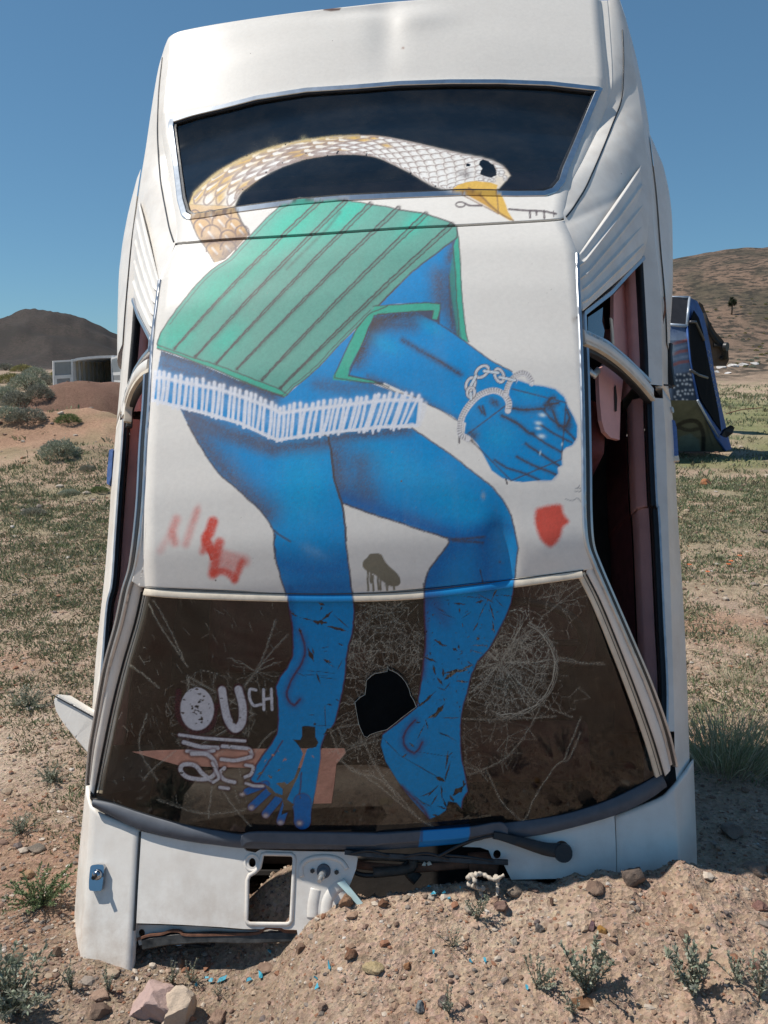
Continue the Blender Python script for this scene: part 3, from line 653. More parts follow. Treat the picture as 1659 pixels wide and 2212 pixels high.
    # lower legs and feet
    for p, w in ((F('n4', (590, 400), (625, 500), (630, 600), (590, 700), (530, 790), (500, 860), (475, 930), (500, 1000), (545, 1030), (590, 980)), 9), (F('n5', (520, 920), (460, 990), (440, 1070), (480, 1130), (530, 1140), (570, 1070)), 8)):
        cv.shade(p, np.array([.05, .08, .24]), 16, .7, None, .3); cv.stroke(p, w * .5, C_MAROON, 1.6, .8, wob=.5)
    cv.shade(F('n5', (580, 100), (590, 400), (570, 620)), np.array([.06, .09, .25]), 16, .9, LEG2, .3); cv.shade(F('n5', (640, 100), (720, 250)), np.array([.05, .12, .32]), 30, .6, LEG2)
    cv.shade(F('n4', (505, 50), (530, 400), (525, 620)), C_BLUE_D * .8, 16, .7, LEG1)
    cv.shade(F('n5', (430, 1370), (560, 1500), (610, 1580)), C_MAROON, 9, .9, None, .3)
    for l in (F('n4', (440, 1330), (380, 1430), (310, 1530), (230, 1660)), F('n4', (600, 1600), (590, 1750), (560, 1850))): cv.stroke(l, 2.6, C_MAROON, 1.5, .8, wob=.6)
    # toes
    for a, b, w, nl in (((300, 1700), (140, 1760), 14, (100, 1785)), ((320, 1760), (180, 1890), 16, (178, 1898)), ((400, 1830), (300, 1950), 17, (300, 1965)), ((470, 1870), (425, 2010), 17, (425, 2025)), ((610, 1850), (610, 2010), 36, (585, 2030))):
        A, B = F('n4', a, b); cv.stroke([A, B], w + 4, C_MAROON, 1.5, .7); cv.stroke([A, B], w, C_BLUE_D * 1.2, 1.5, 1)
        c = F('n4', nl)[0]; cv.spray(c, 9, C_MAROON, .85); cv.spray(c, 6.6, np.array([.66, .58, .56]), 1, ry=5.4, grain=.3)
    cv.spray(F('n4', (470, 1740))[0], 20, C_BLUE_D, .5)
    # outlines
    for e, w in ((LEG1[2:18], 2.6), (LEG1[17:32], 3.0), (LEG1[43:66], 2.8), (LEG2[3:30], 2.4), (LEG2[40:58], 3.0), (LEG2[57:65], 2.8), (F('n3', (402, 320), (420, 400), (437, 560), (465, 660), (490, 740), (505, 850), (510, 940)), 3.2)):
        cv.stroke(e, w, C_LINE if not glass else C_MAROON, 1.2, .85, smooth=False, wob=.8, grain=.35)
    # ---- picket fence
    top = F('z3', (195, 1160), (230, 1158), (380, 1192), (560, 1225), (740, 1282), (900, 1345), (945, 1372), 'n3', (200, 162), (300, 150), (540, 122), (740, 97), (960, 97))
    bot = F('z3', (182, 1298), (400, 1352), (560, 1392), (700, 1432), (870, 1512), (930, 1538), 'n3', (200, 322), (290, 308), (470, 287), (700, 262), (915, 248))
    cv.stroke(top, 9, C_SPRAYW, 3, .75, smooth=False); cv.stroke(top, 4.4, C_SPRAYW, 1.4, .9, smooth=False, wob=.5)
    cv.stroke(bot, 3.6, C_SPRAYW, 1, 1, smooth=False, wob=.6)
    cv.stroke(bot + np.array([0, -3]), 2.4, C_SPRAYW, 1, .7, smooth=False, wob=1)
    T2 = np.vstack([resample(top[:7], 95), resample(top[6:], 105)]); B2 = np.vstack([resample(bot[:6], 95), resample(bot[5:], 105)]); k = 0.0
    while k < 196:
        i = int(k); lean = (0 if i < 95 else 1 + (i - 95) * .045) + rng.normal(0, .8)
        t = T2[min(i + int(max(lean * .5, 0)), 199)] + (rng.normal(0, 1), -9 - rng.uniform(0, 7)); b = B2[max(i - int(max(lean * .5, 0)), 0)] + (rng.normal(0, 1), rng.uniform(-3, 6))
        w = rng.uniform(5.0, 7.6); m = (t + b) / 2 + rng.normal(0, .9, 2)
        cv.stroke([t, m, b], w, C_SPRAYW, 1.3, .95, grain=.12); cv.spray(t + (0, 3), 5, C_SPRAYW, .9, ry=7, grain=.1)
        cv.spray((t + b) / 2, 7, C_SPRAYW, .25, ry=18)
        if rng.random() < .12: cv.stroke([b, b + (0, rng.uniform(3, 8))], 4, C_SPRAYW, 1, 1)
        k += 4.0 + rng.uniform(-.7, .7)
    cv.stroke(F('n3', (962, 95), (955, 160), (935, 245), (905, 248)), 6, C_SPRAYW, 1.5, 1)
    cv.stroke(F('n3', (985, 115), (975, 170), (945, 250)), 8, C_SPRAYW, 4, .6)

def paint_marks(cv):
    """red and khaki sprays on the roof"""
    def S(p, w, op, soft): cv.stroke(p, w, C_RED, soft, op, grain=.22)
    S(F('w1', (322, 350), (300, 420), (312, 490)), 16, .55, 9); S(F('w1', (290, 430), (225, 540)), 14, .28, 9)
    S(F('w1', (445, 300), (410, 400), (378, 500)), 15, .42, 8); S(F('w1', (455, 270), (430, 360)), 9, .2, 7)
    S(F('w1', (540, 365), (520, 430), (500, 470), (525, 530)), 22, .95, 6); S(F('w1', (505, 440), (478, 545)), 13, .75, 7)
    S(F('w1', (512, 530), (530, 590)), 3.6, 1, 1)
    S(F('w1', (580, 490), (560, 560), (540, 680)), 20, .9, 7); S(F('w1', (560, 560), (640, 580), (725, 600)), 26, .5, 9)
    S(F('w1', (715, 605), (670, 720)), 13, .8, 6); S(F('w1', (545, 670), (610, 665), (670, 705)), 16, .85, 6); S(F('w1', (590, 630), (680, 650)), 24, .5, 9)
    cv.poly(F('w6', (82, 112), (130, 90), (228, 78), (248, 130), (280, 182), (246, 215), (232, 265), (200, 315), (160, 332), (108, 285), (78, 195)), C_RED * np.array([1.05, 1.1, 1]), 6, .95, smooth=True, grain=.3)
    cv.poly(F('n3', (609, 1085), (615, 1060), (638, 1040), (650, 1022), (690, 1015), (722, 1025), (738, 1055), (765, 1090), (810, 1130), (833, 1165), (835, 1195), (815, 1213), (775, 1212), (730, 1185), (690, 1150), (640, 1125), (615, 1105)), C_KHAKI, 1, 1, smooth=True)
    for x, y0, y1, w in ((642, 1110, 1240, 3.4), (660, 1120, 1190, 5), (673, 1150, 1240, 3.4), (704, 1150, 1235, 3.4), (718, 1160, 1236, 3.2), (757, 1190, 1236, 3.6), (797, 1200, 1232, 3.6)):
        cv.stroke(F('n3', (x - 3, y0), (x, y1)), w, C_KHAKI, .7, 1)
    cv.spray(F('n3', (757, 1205))[0], 6, C_KHAKI, 1, ry=5); cv.spray(F('n3', (797, 1205))[0], 6, C_KHAKI, 1, ry=5)
    # scratches by the right-hand edge
    for p in (F('w6', (260, 45), (300, 55), (330, 40), (355, 62)), F('z5', (330, 2010), (345, 1990)), F('z4', (1395, 1430), (1430, 1430), (1430, 1450), (1390, 1450))): cv.stroke(p, 1.6, np.array([.2, .21, .23]), .9, .7)
    cv.spray((1247, 686), 3, np.array([.15, .1, .07]), .9); cv.spray((1240, 690), 6, np.array([.4, .32, .24]), .5, ry=10)

def crackweb(cv, c, r, nr, nrings, op=.6, asp=1.0, start=.1, wt=1.1, ring_p=.8):
    c = np.asarray(c, float); A = np.sort(rng.random(nr) * 2 * np.pi); rad = []
    for a in A:
        n = 8; rr = np.linspace(start, rng.uniform(.75, 1.15), n) * r; aa = a + np.cumsum(rng.normal(0, .05, n))
        rad.append((rr, aa)); p = np.stack([c[0] + rr * np.cos(aa), c[1] + rr * np.sin(aa) * asp], 1)
        cv.stroke(p, wt * rng.uniform(.6, 1.3), None, .8, op * rng.uniform(.4, 1), smooth=False, grain=.5, crack=True)
    for k in range(nrings):
        q = (start + (1 - start) * ((k + 1) / nrings) ** .9) * r
        for i in range(nr):
            if rng.random() > ring_p: continue
            a0 = A[i]; a1 = A[(i + 1) % nr] + (2 * np.pi if i == nr - 1 else 0)
            if a1 - a0 > 1.2: continue
            j = rng.normal(0, r * .028, 2); mm = rng.uniform(.93, 1.05)
            p = [(c[0] + (q + j[0]) * math.cos(a0), c[1] + (q + j[0]) * math.sin(a0) * asp), (c[0] + q * mm * math.cos((a0 + a1) / 2), c[1] + q * mm * math.sin((a0 + a1) / 2) * asp), (c[0] + (q + j[1]) * math.cos(a1), c[1] + (q + j[1]) * math.sin(a1) * asp)]
            cv.stroke(p, wt * rng.uniform(.5, 1.1), None, .7, op * rng.uniform(.3, .95), smooth=False, grain=.5, crack=True)

HOLE = F('n5', (335, 558), (345, 582), (372, 590), (400, 606), (432, 636), (460, 668), (478, 710), (492, 752), (512, 790), (528, 832), (490, 862), (440, 898), (385, 945), (330, 982), (260, 1005), (215, 1022), (195, 1040), (172, 1028), (158, 1000), (140, 950), (128, 900), (120, 850), (114, 800), (150, 765), (182, 748), (188, 700), (190, 652), (222, 625), (245, 608), (290, 600), (330, 590))
def paint_screen(cv):
    paint_figure(cv, True)
    # OUCH
    el = lambda c, rx, ry, n=24: np.stack([c[0] + rx * np.cos(np.linspace(0, 2 * np.pi, n, endpoint=False)), c[1] + ry * np.sin(np.linspace(0, 2 * np.pi, n, endpoint=False))], 1)
    W = np.array([.60, .60, .64]); c = F('w2', (664, 614))[0]
    def word(p, w, mw=5, op=1):
        cv.stroke(p, w + mw * 2, C_MAROON, 3.5, .75); 
    word(F('w2', (575, 530), (575, 650), (640, 720), (730, 700), (752, 600)), 9, 3)
    cv.poly(el(c, 36, 47), W, 1.6)
    word(F('w2', (785, 520), (800, 620), (840, 715), (885, 680), (890, 590), (868, 515)), 14, 5)
    cv.stroke(F('w2', (787, 522), (795, 580), (812, 660), (850, 712), (885, 680), (888, 600), (868, 520)), 17, W, 1.5, 1)
    cv.stroke(F('w2', (790, 528), (795, 560)), 14, W, 1.5, 1)
    cv.stroke(F('w2', (955, 522), (925, 520), (925, 565), (945, 598), (980, 592)), 7, W, 1.2, 1)
    for a, b in (((992, 520), (994, 618)), ((1030, 518), (1034, 618)), ((994, 568), (1032, 562))): cv.stroke(F('w2', a, b), 7, W, 1.2, 1)
    for p, w in ((F('w2', (578, 742), (700, 758), (900, 772)), 6.5), (F('w2', (600, 778), (680, 800), (768, 806)), 9), (F('w2', (790, 798), (860, 804), (920, 812), (935, 840)), 8), (F('w2', (615, 822), (700, 828), (748, 820)), 7), (F('w2', (640, 835), (712, 838), (755, 880), (752, 935), (700, 960), (620, 950), (585, 915), (600, 888), (655, 892), (690, 930), (735, 965)), 9),
                 (F('w2', (785, 862), (850, 868), (900, 858), (930, 850)), 8), (F('w2', (800, 905), (778, 930), (800, 962), (850, 975)), 8), (F('w2', (905, 890), (940, 900), (930, 935), (900, 950)), 7), (F('w2', (740, 880), (772, 950), (745, 975)), 6), (F('w2', (778, 1000), (820, 1005)), 7), (F('w2', (905, 980), (945, 992), (990, 994)), 6)):
        cv.stroke(p, w + 8, C_MAROON, 3, .6); cv.stroke(p, w, W, 1.2, 1)
    # broken flecks of paint off the glass
    for i in range(120):
        if i < 46: q = c + rng.normal(0, 1, 2) * (20, 26); r = rng.uniform(.8, 3.0)
        elif i < 70: q = F('w2', (850, 620))[0] + rng.normal(0, 1, 2) * (22, 40); r = rng.uniform(.8, 2.2)
        else: q = F('w2', (800, 880))[0] + rng.normal(0, 1, 2) * (70, 36); r = rng.uniform(1, 3.4)
        a = np.sort(rng.random(6)) * 2 * np.pi; cv.erase(q + np.stack([r * 1.7 * np.cos(a), r * np.sin(a)], 1) * rng.uniform(.5, 1.3, (6, 1)))
    def flake(cx, cy, L, wd, an, n=9):
        t = np.linspace(-1, 1, n); u = wd * (1 - abs(t) ** 1.5) * rng.uniform(.35, 1.3, n); l = wd * (1 - abs(t) ** 1.5) * rng.uniform(.35, 1.3, n)
        x = np.r_[t, t[::-1]] * L; y = np.r_[u, -l[::-1]]; ca, sa = math.cos(an), math.sin(an)
        cv.erase(np.stack([cx + x * ca - y * sa, cy + x * sa + y * ca], 1), .7)
    # left leg chips and the bare patches on the foot
    for (x, y, L, w, an) in ((760, 325, 18, 6, .1), (820, 270, 18, 3.5, -.7), (770, 170, 9, 3.2, .4), (770, 210, 6, 2, 2), (900, 380, 28, 3.6, .25), (940, 320, 24, 1.5, .7), (650, 300, 18, 1.6, .2), (540, 262, 10, 3, .5), (590, 400, 8, 3, 1.2), (680, 600, 20, 4.5, 1.15), (700, 570, 10, 2, 1.3), (820, 655, 12, 3.5, .4), (850, 690, 12, 1, .5), (800, 540, 12, .9, -.2), (810, 575, 14, .9, 0), (935, 515, 8, 1.5, .4), (925, 690, 14, 1, -1.1),
                             (700, 740, 26, 1, .0), (800, 750, 24, 1, .1), (745, 800, 16, 1.8, 1.2), (830, 800, 20, 1, .1), (600, 770, 14, 1, .4), (720, 775, 30, .7, .05), (840, 1025, 8, 1.8, .3), (905, 985, 6, 1.2, .6), (802, 1130, 28, .8, 1.55), (690, 1112, 8, .8, .1), (780, 1200, 26, .8, 0), (715, 1190, 4, 3, 0)):
        p = F('n4', (x, y))[0]; flake(p[0], p[1], L * .9, w, an)
    cv.erase(F('n4', (605, 1210), (640, 1205), (720, 1212), (722, 1300), (745, 1345), (725, 1385), (640, 1400), (590, 1390), (560, 1350), (528, 1318), (590, 1325), (608, 1290)))
    cv.erase(F('n4', (590, 1390), (650, 1400), (636, 1440), (610, 1530), (570, 1640), (520, 1740), (480, 1830), (540, 1870), (500, 1930), (430, 1960), (450, 1880), (440, 1820), (380, 1800), (320, 1760), (290, 1700), (330, 1720), (380, 1770), (440, 1790), (445, 1740), (385, 1690), (460, 1680), (480, 1700), (540, 1650), (580, 1540), (615, 1440)))
    for (x, y, L, w, an) in ((255, 1605, 9, 3, -.5), (330, 1630, 5, 2, .7), (410, 1580, 5, 2, -.6), (455, 1490, 6, 1.2, -1), (700, 1465, 5, 1.5, .8), (295, 1500, 5, 1, -1), (830, 1250, 14, 5, -.6), (590, 1800, 9, 1, 1.4), (740, 1690, 6, .8, 1)): 
        p = F('n4', (x, y))[0]; flake(p[0], p[1], L, w, an)
    # right leg chips
    for (x, y, L, w, an) in ((820, 135, 14, 2.4, .1), (820, 180, 5, 2, 1.5), (1040, 190, 20, 2.4, 1.3), (1050, 290, 17, 2, 1.4), (970, 190, 20, 1.4, 2.0), (930, 290, 12, 1.8, 2.1), (1000, 100, 22, 2, .5), (960, 120, 10, 2.4, -.3), (1060, 60, 22, 1.6, 2.0), (1090, 130, 14, 1, .8), (700, 180, 18, 1, .5), (740, 215, 18, .9, .35), (870, 210, 14, .9, -.6), (900, 90, 22, .9, .1), (1140, 80, 13, 1.2, .1), (680, 395, 13, 3.2, .5), (710, 415, 10, 2, .2), (945, 370, 4, 4.5, 1), (960, 415, 18, 1.4, 0), (940, 460, 18, .9, .3),
                             (790, 445, 7, 3, .5), (815, 425, 6, 2.2, 1.4), (620, 510, 18, 2.8, .4), (650, 580, 13, 3, 1.3), (690, 660, 12, 2.8, .9), (800, 590, 28, 5.5, -.15), (760, 620, 18, 4, -.6), (880, 560, 13, 3.4, -.4), (710, 600, 12, 2.4, 1.5), (840, 660, 16, 2.4, .1), (700, 710, 12, 1.4, .4), (740, 690, 12, 1.2, -.9), (620, 760, 18, 2, -.7), (580, 800, 20, 2.6, -.6), (680, 860, 20, 5.5, -.9), (640, 890, 14, 3.4, -.5), (600, 950, 12, 2, 1.3), (760, 905, 22, 1.1, .0), (540, 800, 10, 2.8, 1), (540, 935, 5, 2.5, 0),
                             (720, 1020, 15, 2, .4), (760, 1040, 14, 1, .5), (560, 1000, 20, 1.3, -1.1), (500, 1090, 9, 2.4, .7), (450, 1160, 7, 2.6, -.6), (735, 1190, 22, 2.6, 1.7), (760, 1150, 7, 1.6, -.7), (740, 1270, 24, 2.4, 1.85), (690, 1320, 12, 5, .4), (560, 1240, 62, 1.2, .52), (350, 1090, 34, 1, .8), (640, 1400, 18, 2.4, -.8), (600, 1420, 16, 1.4, -.4), (650, 1460, 14, 2, -1), (700, 1400, 16, 2.2, 1.5), (720, 1480, 14, 2.4, 1.2), (810, 1400, 16, 7, -.7), (850, 1350, 8, 3.4, 1.5), (770, 1450, 9, 3.5, 1), (700, 1510, 12, 2, .3), (660, 1565, 8, 2.5, .3), (560, 1470, 20, 1.4, .7), (640, 1150, 50, .6, .15), (600, 1490, 12, 1.2, .5)):
        p = F('n5', (x, y))[0]; flake(p[0], p[1], L, w, an)
    for i in range(90):
        q = F('n5', (rng.uniform(590, 1100), rng.uniform(60, 860)))[0]; flake(q[0], q[1], rng.uniform(1.2, 4.5), rng.uniform(.5, 1.4), rng.uniform(0, 3.1))
    # ---- cracks
    cv.shatter(F('n5', (320, 420))[0], 92, 150, .36, 1.15, 3, 1.1); crackweb(cv, F('n5', (300, 760))[0], 150, 46, 9, .34, 1.15, .42, 1.0, .6); cv.shatter(F('n5', (200, 620))[0], 60, 60, .34, 1.3, 3, 1.0)
    cv.shatter((1085, 1432), 62, 130, .42, .95, 3, 1.0, pw=.7); crackweb(cv, (1082, 1430), 122, 54, 12, .50, .95, .06, 1.1, .8); cv.shatter(F('n5', (1300, 560))[0], 66, 60, .42, 1.2, 3, 1.1); cv.shatter(F('n5', (1100, 480))[0], 55, 110, .42, .8, 3, .9, pw=.8)
    cv.shatter(F('w2', (730, 640))[0], 96, 110, .26, 1, 3, .9, pw=.35); cv.shatter(F('n5', (1030, 1050))[0], 80, 70, .2, 1, 2, .9)
    crackweb(cv, F('n5', (1220, 380))[0], 74, 22, 3, .42, .9, .05, 1.1, .4)
    crackweb(cv, F('n5', (330, 170))[0], 60, 14, 2, .22, .9, .05, 1.0, .4)
    crackweb(cv, F('n5', (1160, 620))[0], 112, 26, 4, .36, .95, .3, 1.0, .5)
    crackweb(cv, F('n5', (1000, 130))[0], 50, 12, 3, .25, .8, .05, .9, .5)
    crackweb(cv, F('n5', (1480, 130))[0], 66, 14, 4, .28, 1, .05, 1.0, .6)
    crackweb(cv, F('n5', (1000, 1130))[0], 70, 12, 4, .22, 1, .3, 1.0, .6)
    crackweb(cv, F('w2', (955, 430))[0], 62, 14, 3, .28, 1, .05, 1.0, .4)
    a = np.linspace(0, 2 * np.pi, 60); e = F('w2', (730, 640))[0]
    for rr, o in ((92, .38), (96, .22), (99, .15)): cv.stroke(np.stack([e[0] + rr * np.cos(a), e[1] + (rr) * np.sin(a)], 1), 1.2, None, 1, o, crack=True, wob=1.2)
    a = np.linspace(-1.1, 1.75, 40); e = F('n5', (1130, 560))[0]
    for rr, o in ((103, .6), (107, .4), (110, .3)): cv.stroke(np.stack([e[0] + rr * 1.03 * np.cos(a), e[1] + rr * np.sin(a)], 1), 1.4, None, 1, o, crack=True, wob=1.3)
    longs = [('n5', (0, 970), (60, 1090), (200, 1045), (300, 1010)), ('n5', (0, 1190), (120, 1260), (240, 1340), (390, 1460), (540, 1580), (640, 1640)), ('n5', (150, 1040), (230, 1180), (320, 1330), (400, 1440)), ('n5', (0, 975), (130, 950)), ('n5', (180, 1060), (260, 1250), (420, 1440), (560, 1600)),
             ('n5', (870, 1240), (950, 1255), (1010, 1240), (1120, 1180), (1220, 1080), (1300, 960), (1370, 820)), ('n5', (1000, 1260), (1050, 1360), (1110, 1480), (1190, 1560), (1260, 1600), (1330, 1440), (1480, 1220), (1560, 1180), (1640, 1000)), ('n5', (1480, 500), (1560, 505), (1659, 540), (1790, 530)), ('n5', (1490, 512), (1600, 530), (1800, 545)),
             ('n5', (860, 1240), (880, 1290), (1010, 1240)), ('n5', (1659, 0), (1560, 80), (1470, 150), (1360, 240)), ('n5', (1350, 100), (1500, 60), (1640, -10)), ('n5', (560, 915), (800, 912), (1100, 915), (1300, 905), (1470, 895)), ('n5', (1380, 820), (1500, 870), (1580, 900)), ('n5', (1640, 900), (1570, 1080), (1530, 1190)),
             ('w2', (430, 100), (480, 200), (560, 320), (620, 410)), ('w2', (450, 80), (520, 200), (600, 370)), ('w2', (1110, 250), (1010, 360), (960, 430), (820, 600)), ('w2', (1050, 180), (980, 380), (900, 500)), ('w2', (480, 510), (380, 430), (300, 380)), ('w2', (420, 640), (380, 800), (470, 960)), ('w2', (1090, 690), (1000, 760), (930, 860)), ('w2', (470, 1060), (700, 1130), (900, 1110)),
             ('w2', (1310, 700), (1400, 900), (1560, 960), (1659, 1060)), ('w2', (1380, 850), (1420, 810), (1659, 740)), ('w2', (740, 980), (720, 1150)), ('w2', (780, 1000), (850, 1100), (930, 1190)), ('w2', (560, 820), (460, 900), (400, 960))]
    for l in longs:
        p = F(*l); cv.stroke(p, 3.2, None, 1.8, .12, crack=True, wob=1.2, grain=.5); cv.stroke(p, .9, None, .8, .28, crack=True, wob=2.0, grain=.5)
        cv.stroke(p + rng.normal(0, 2.2, 2), .7, None, .7, .2, crack=True, wob=2.6, grain=.5)
    for i in range(150):
        q = F('w2', (rng.uniform(230, 1100), rng.uniform(80, 1150)))[0]; an = rng.uniform(.8, 1.5) if rng.random() < .7 else rng.uniform(0, 3); L = rng.uniform(3, 12)
        d = np.array([math.cos(an), math.sin(an)]) * L; cv.stroke([q - d, q + d], .8, None, .6, rng.uniform(.08, .3), crack=True)
    for i in range(90):
        q = F('n5', (rng.uniform(60, 560), rng.uniform(110, 560)))[0]; an = rng.uniform(0, 3.1); L = rng.uniform(4, 20)
        d = np.array([math.cos(an), math.sin(an)]) * L; cv.stroke([q - d, q + rng.normal(0, 2, 2), q + d], .9, None, .6, rng.uniform(.1, .4), crack=True)
    for c_, r_k, n_k, o_k in ((F('n5', (1130, 590))[0], 104, 50, .35), (F('n5', (300, 430))[0], 96, 80, .35), (F('w2', (730, 640))[0], 100, 90, .3), (F('n5', (1400, 200))[0], 80, 50, .3), (F('n5', (1500, 700))[0], 70, 24, .25), (F('n5', (1000, 1000))[0], 110, 40, .25)):
        cv.shatter(c_, r_k, n_k, o_k, 1, 3, .9, pw=.5)
    cv.speckle()
    cv.k = np.clip(cv.k * 1.5, 0, .85) * (1 - .75 * cv.a)

# ------------------------------------------------------------------ the shape of the car's upper surface
_ps = np.array([.40, .55, .62, .70, .80, .92, 1.05, 1.20, 1.40, 1.52, 1.60, 1.72, 1.90, 2.10, 2.22, 2.32, 2.50, 2.66, 3.0])
_ph = np.array([1.07, 1.165, 1.215, 1.262, 1.297, 1.318, 1.327, 1.329, 1.315, 1.297, 1.272, 1.218, 1.132, 1.035, .985, .965, .95, .93, .88])
_ts = np.linspace(.3, 3.1, 1400); _th = np.interp(_ts, _ps, _ph)
_kk = np.exp(-.5 * (np.arange(-40, 41) / 9.0) ** 2); _kk /= _kk.sum()
_th = np.convolve(np.pad(_th, 40, mode='edge'), _kk, 'valid')
DENTS = []
RIM_S = np.array([0, 1.5, 9.0]); RIM_X = np.array([.515, .515, .515])
def Htop(x, s):
    x = np.asarray(x, float); s = np.asarray(s, float)
    sh = s + .08 * (x / .6) ** 2 * np.clip((s - 1.55) / .5, 0, 1)
    h = np.interp(sh, _ts, _th)
    h = h - (.030 - .014 * np.clip((s - 1.9) / .4, 0, 1)) * (x / .5) ** 2
    e = np.interp(sh, RIM_S, RIM_X)
    t = np.clip((np.abs(x) - (e - .035)) / .035, 0, 1.2); h = h - .014 * t ** 2.2
    for (dx, ds, rx, rs, am) in DENTS: h = h + am * np.exp(-((x - dx) / rx) ** 2 - ((s - ds) / rs) ** 2)
    return h + .0018 * (vnoise(x + 5, s, .33, 4) - .5)
def on_top(P, off=0.0):
    P = np.asarray(P, float).reshape(-1, 2); h = np.full(len(P), 1.1)
    for _ in range(60):
        X = at_h(P, h + off); h = h + .6 * (Htop(X[:, 0], X[:, 1]) - h)
    return at_h(P, h + off)
for (px, py, rx, rs, am) in ((835, 62, .05, .16, -.010), (905, 40, .10, .05, .008), (560, 40, .18, .03, -.004), (770, 22, .16, .03, -.006), (1050, 120, .2, .12, .003), (1084, 1200, .026, .075, -.013), (1180, 1190, .05, .05, .004), (470, 90, .12, .06, .003)):
    q = on_top([(px, py)])[0]; DENTS.append((q[0], q[1], rx, rs, am))

car = empty("buried_car", label="white car buried nose down with a blue handcuffed figure painted on its roof", cat="car")
car.matrix_world = CAR_MATRIX
def hid(P, n=None): return P

def coons(b, t, l, r, nu, nv):
    """b,t: left->right boundary curves; l,r: bottom->top; 3D (or 2D) -> (nv,nu,d)"""
    b = resample(b, nu); t = resample(t, nu); l = resample(l, nv); r = resample(r, nv)
    u = np.linspace(0, 1, nu)[None, :, None]; v = np.linspace(0, 1, nv)[:, None, None]
    return ((1 - v) * b[None] + v * t[None] + (1 - u) * l[:, None] + u * r[:, None]
            - (1 - u) * (1 - v) * b[0] - u * (1 - v) * b[-1] - (1 - u) * v * t[0] - u * v * t[-1])
def grid_mesh(name, G, keep=None, skirt=0.0, both=False):
    nv, nu = G.shape[:2]; V = G.reshape(-1, 3)
    i = (np.arange(nv - 1)[:, None] * nu + np.arange(nu - 1)[None]).ravel()
    q = np.stack([i, i + 1, i + nu + 1, i + nu], 1)
    if keep is not None: q = q[keep[q].all(1)]
    if skirt:
        # fold the open edge down so that the panel shows its thickness
        per = np.concatenate([np.arange(nu), np.arange(1, nv) * nu + nu - 1, (nv - 1) * nu + np.arange(nu - 2, -1, -1), np.arange(nv - 2, 0, -1) * nu])
        W = V[per] - np.array([0, 0, skirt]); n0 = len(V); V = np.vstack([V, W]); m = len(per); j = np.arange(m); k = (j + 1) % m
        q = np.vstack([q, np.stack([per[k], per[j], n0 + j, n0 + k], 1)])
    return V, q

def boundary(P, n=60, sm=True):
    return catmull(P, 8) if sm else np.asarray(P, float)

WH = np.array([.80, .76, .70])
def painted_panel(name, bP, tP, lP, rP, nu, nv, painters, base=WH, hole=None, mat='mural', skirt=.012, off=0.0):
    b, t, l, r = [on_top(boundary(q), off)[:, :2] for q in (bP, tP, lP, rP)]
    G2 = coons(b, t, l, r, nu, nv); h = Htop(G2[..., 0], G2[..., 1]) + off
    G = np.dstack([G2, h]); P = surv(G.reshape(-1, 3)); keep = None
    cv = Canvas(P, base)
    if hole is not None:
        keep = ~cv.inside(np.arange(len(P)), hole)
    for f in painters: f(cv)
    cv.speckle(); rgba = cv.rgba()
    V, q = grid_mesh(name, G, keep, skirt)
    extra = len(V) - len(rgba)
    if extra > 0: rgba = np.vstack([rgba, np.tile([.3, .29, .28, 0], (extra, 1))])
    m = mesh_np(name, V, q); set_col(m, "paint", rgba)
    return link(name, m, M[mat], car), G, cv

# measured half-width of the upper surface along the car (where it rolls over into the pillars)
def _measure_rim():
    out = []
    for Q in (F('P', (1217, 470), (1221, 445), (1233, 396), (1259, 346), (1287, 288), (1309, 234), (1322, 190), (1323, 144), (1317, 47), (1313, 1)), F('P', (379, 524.5), (381, 479), (373, 432), (356, 330), (350, 280), (353, 215), (363, 140), (368, 85))):
        X = on_top(catmull(Q, 6)); sh = X[:, 1] + .08 * (X[:, 0] / .6) ** 2 * np.clip((X[:, 1] - 1.55) / .5, 0, 1); o = np.argsort(sh); out.append((sh[o], np.abs(X[o, 0])))
    s = np.linspace(1.62, 2.95, 30); x = np.mean([np.interp(s, a, b) for a, b in out], 0)
    return np.r_[0, 1.5, s], np.r_[.515, .515, x]
RIM_X = np.array([9., 9, 9]); RIM_S, RIM_X = _measure_rim()
# ---- roof
ROOF_B = F('P', (285, 1256), (300, 1266), (319, 1268), (500, 1275), (616, 1282), (762, 1282), (910, 1271), (1111, 1249), (1262, 1231), (1288, 1226))
ROOF_T = F('P', (379, 529.5), (481, 521), (661, 510.5), (863, 496.5), (1007, 489.5), (1187, 479), (1220, 475))
ROOF_L = F('P', (285, 1256), (295, 1212), (309, 1092), (316, 957), (322, 867), (329, 740), (345, 605), (362, 565), (379, 529.5))
ROOF_R = F('P', (1288, 1226), (1283, 1217), (1267, 1170), (1262, 1098), (1261, 1000), (1258, 853), (1254, 726), (1247, 550), (1233, 510), (1220, 475))
NQ = 470
def roof_extra(cv):
    paint_bird(cv); paint_figure(cv); paint_marks(cv)
    for i in range(60):
        c = (rng.uniform(330, 1240), rng.uniform(540, 1250)); cv.spray(c, rng.uniform(.8, 1.6), np.array([.3, .25, .2]), .5)
roof, RG, _ = painted_panel("roof", ROOF_B, ROOF_T, ROOF_L, ROOF_R, NQ, 380, [roof_extra])

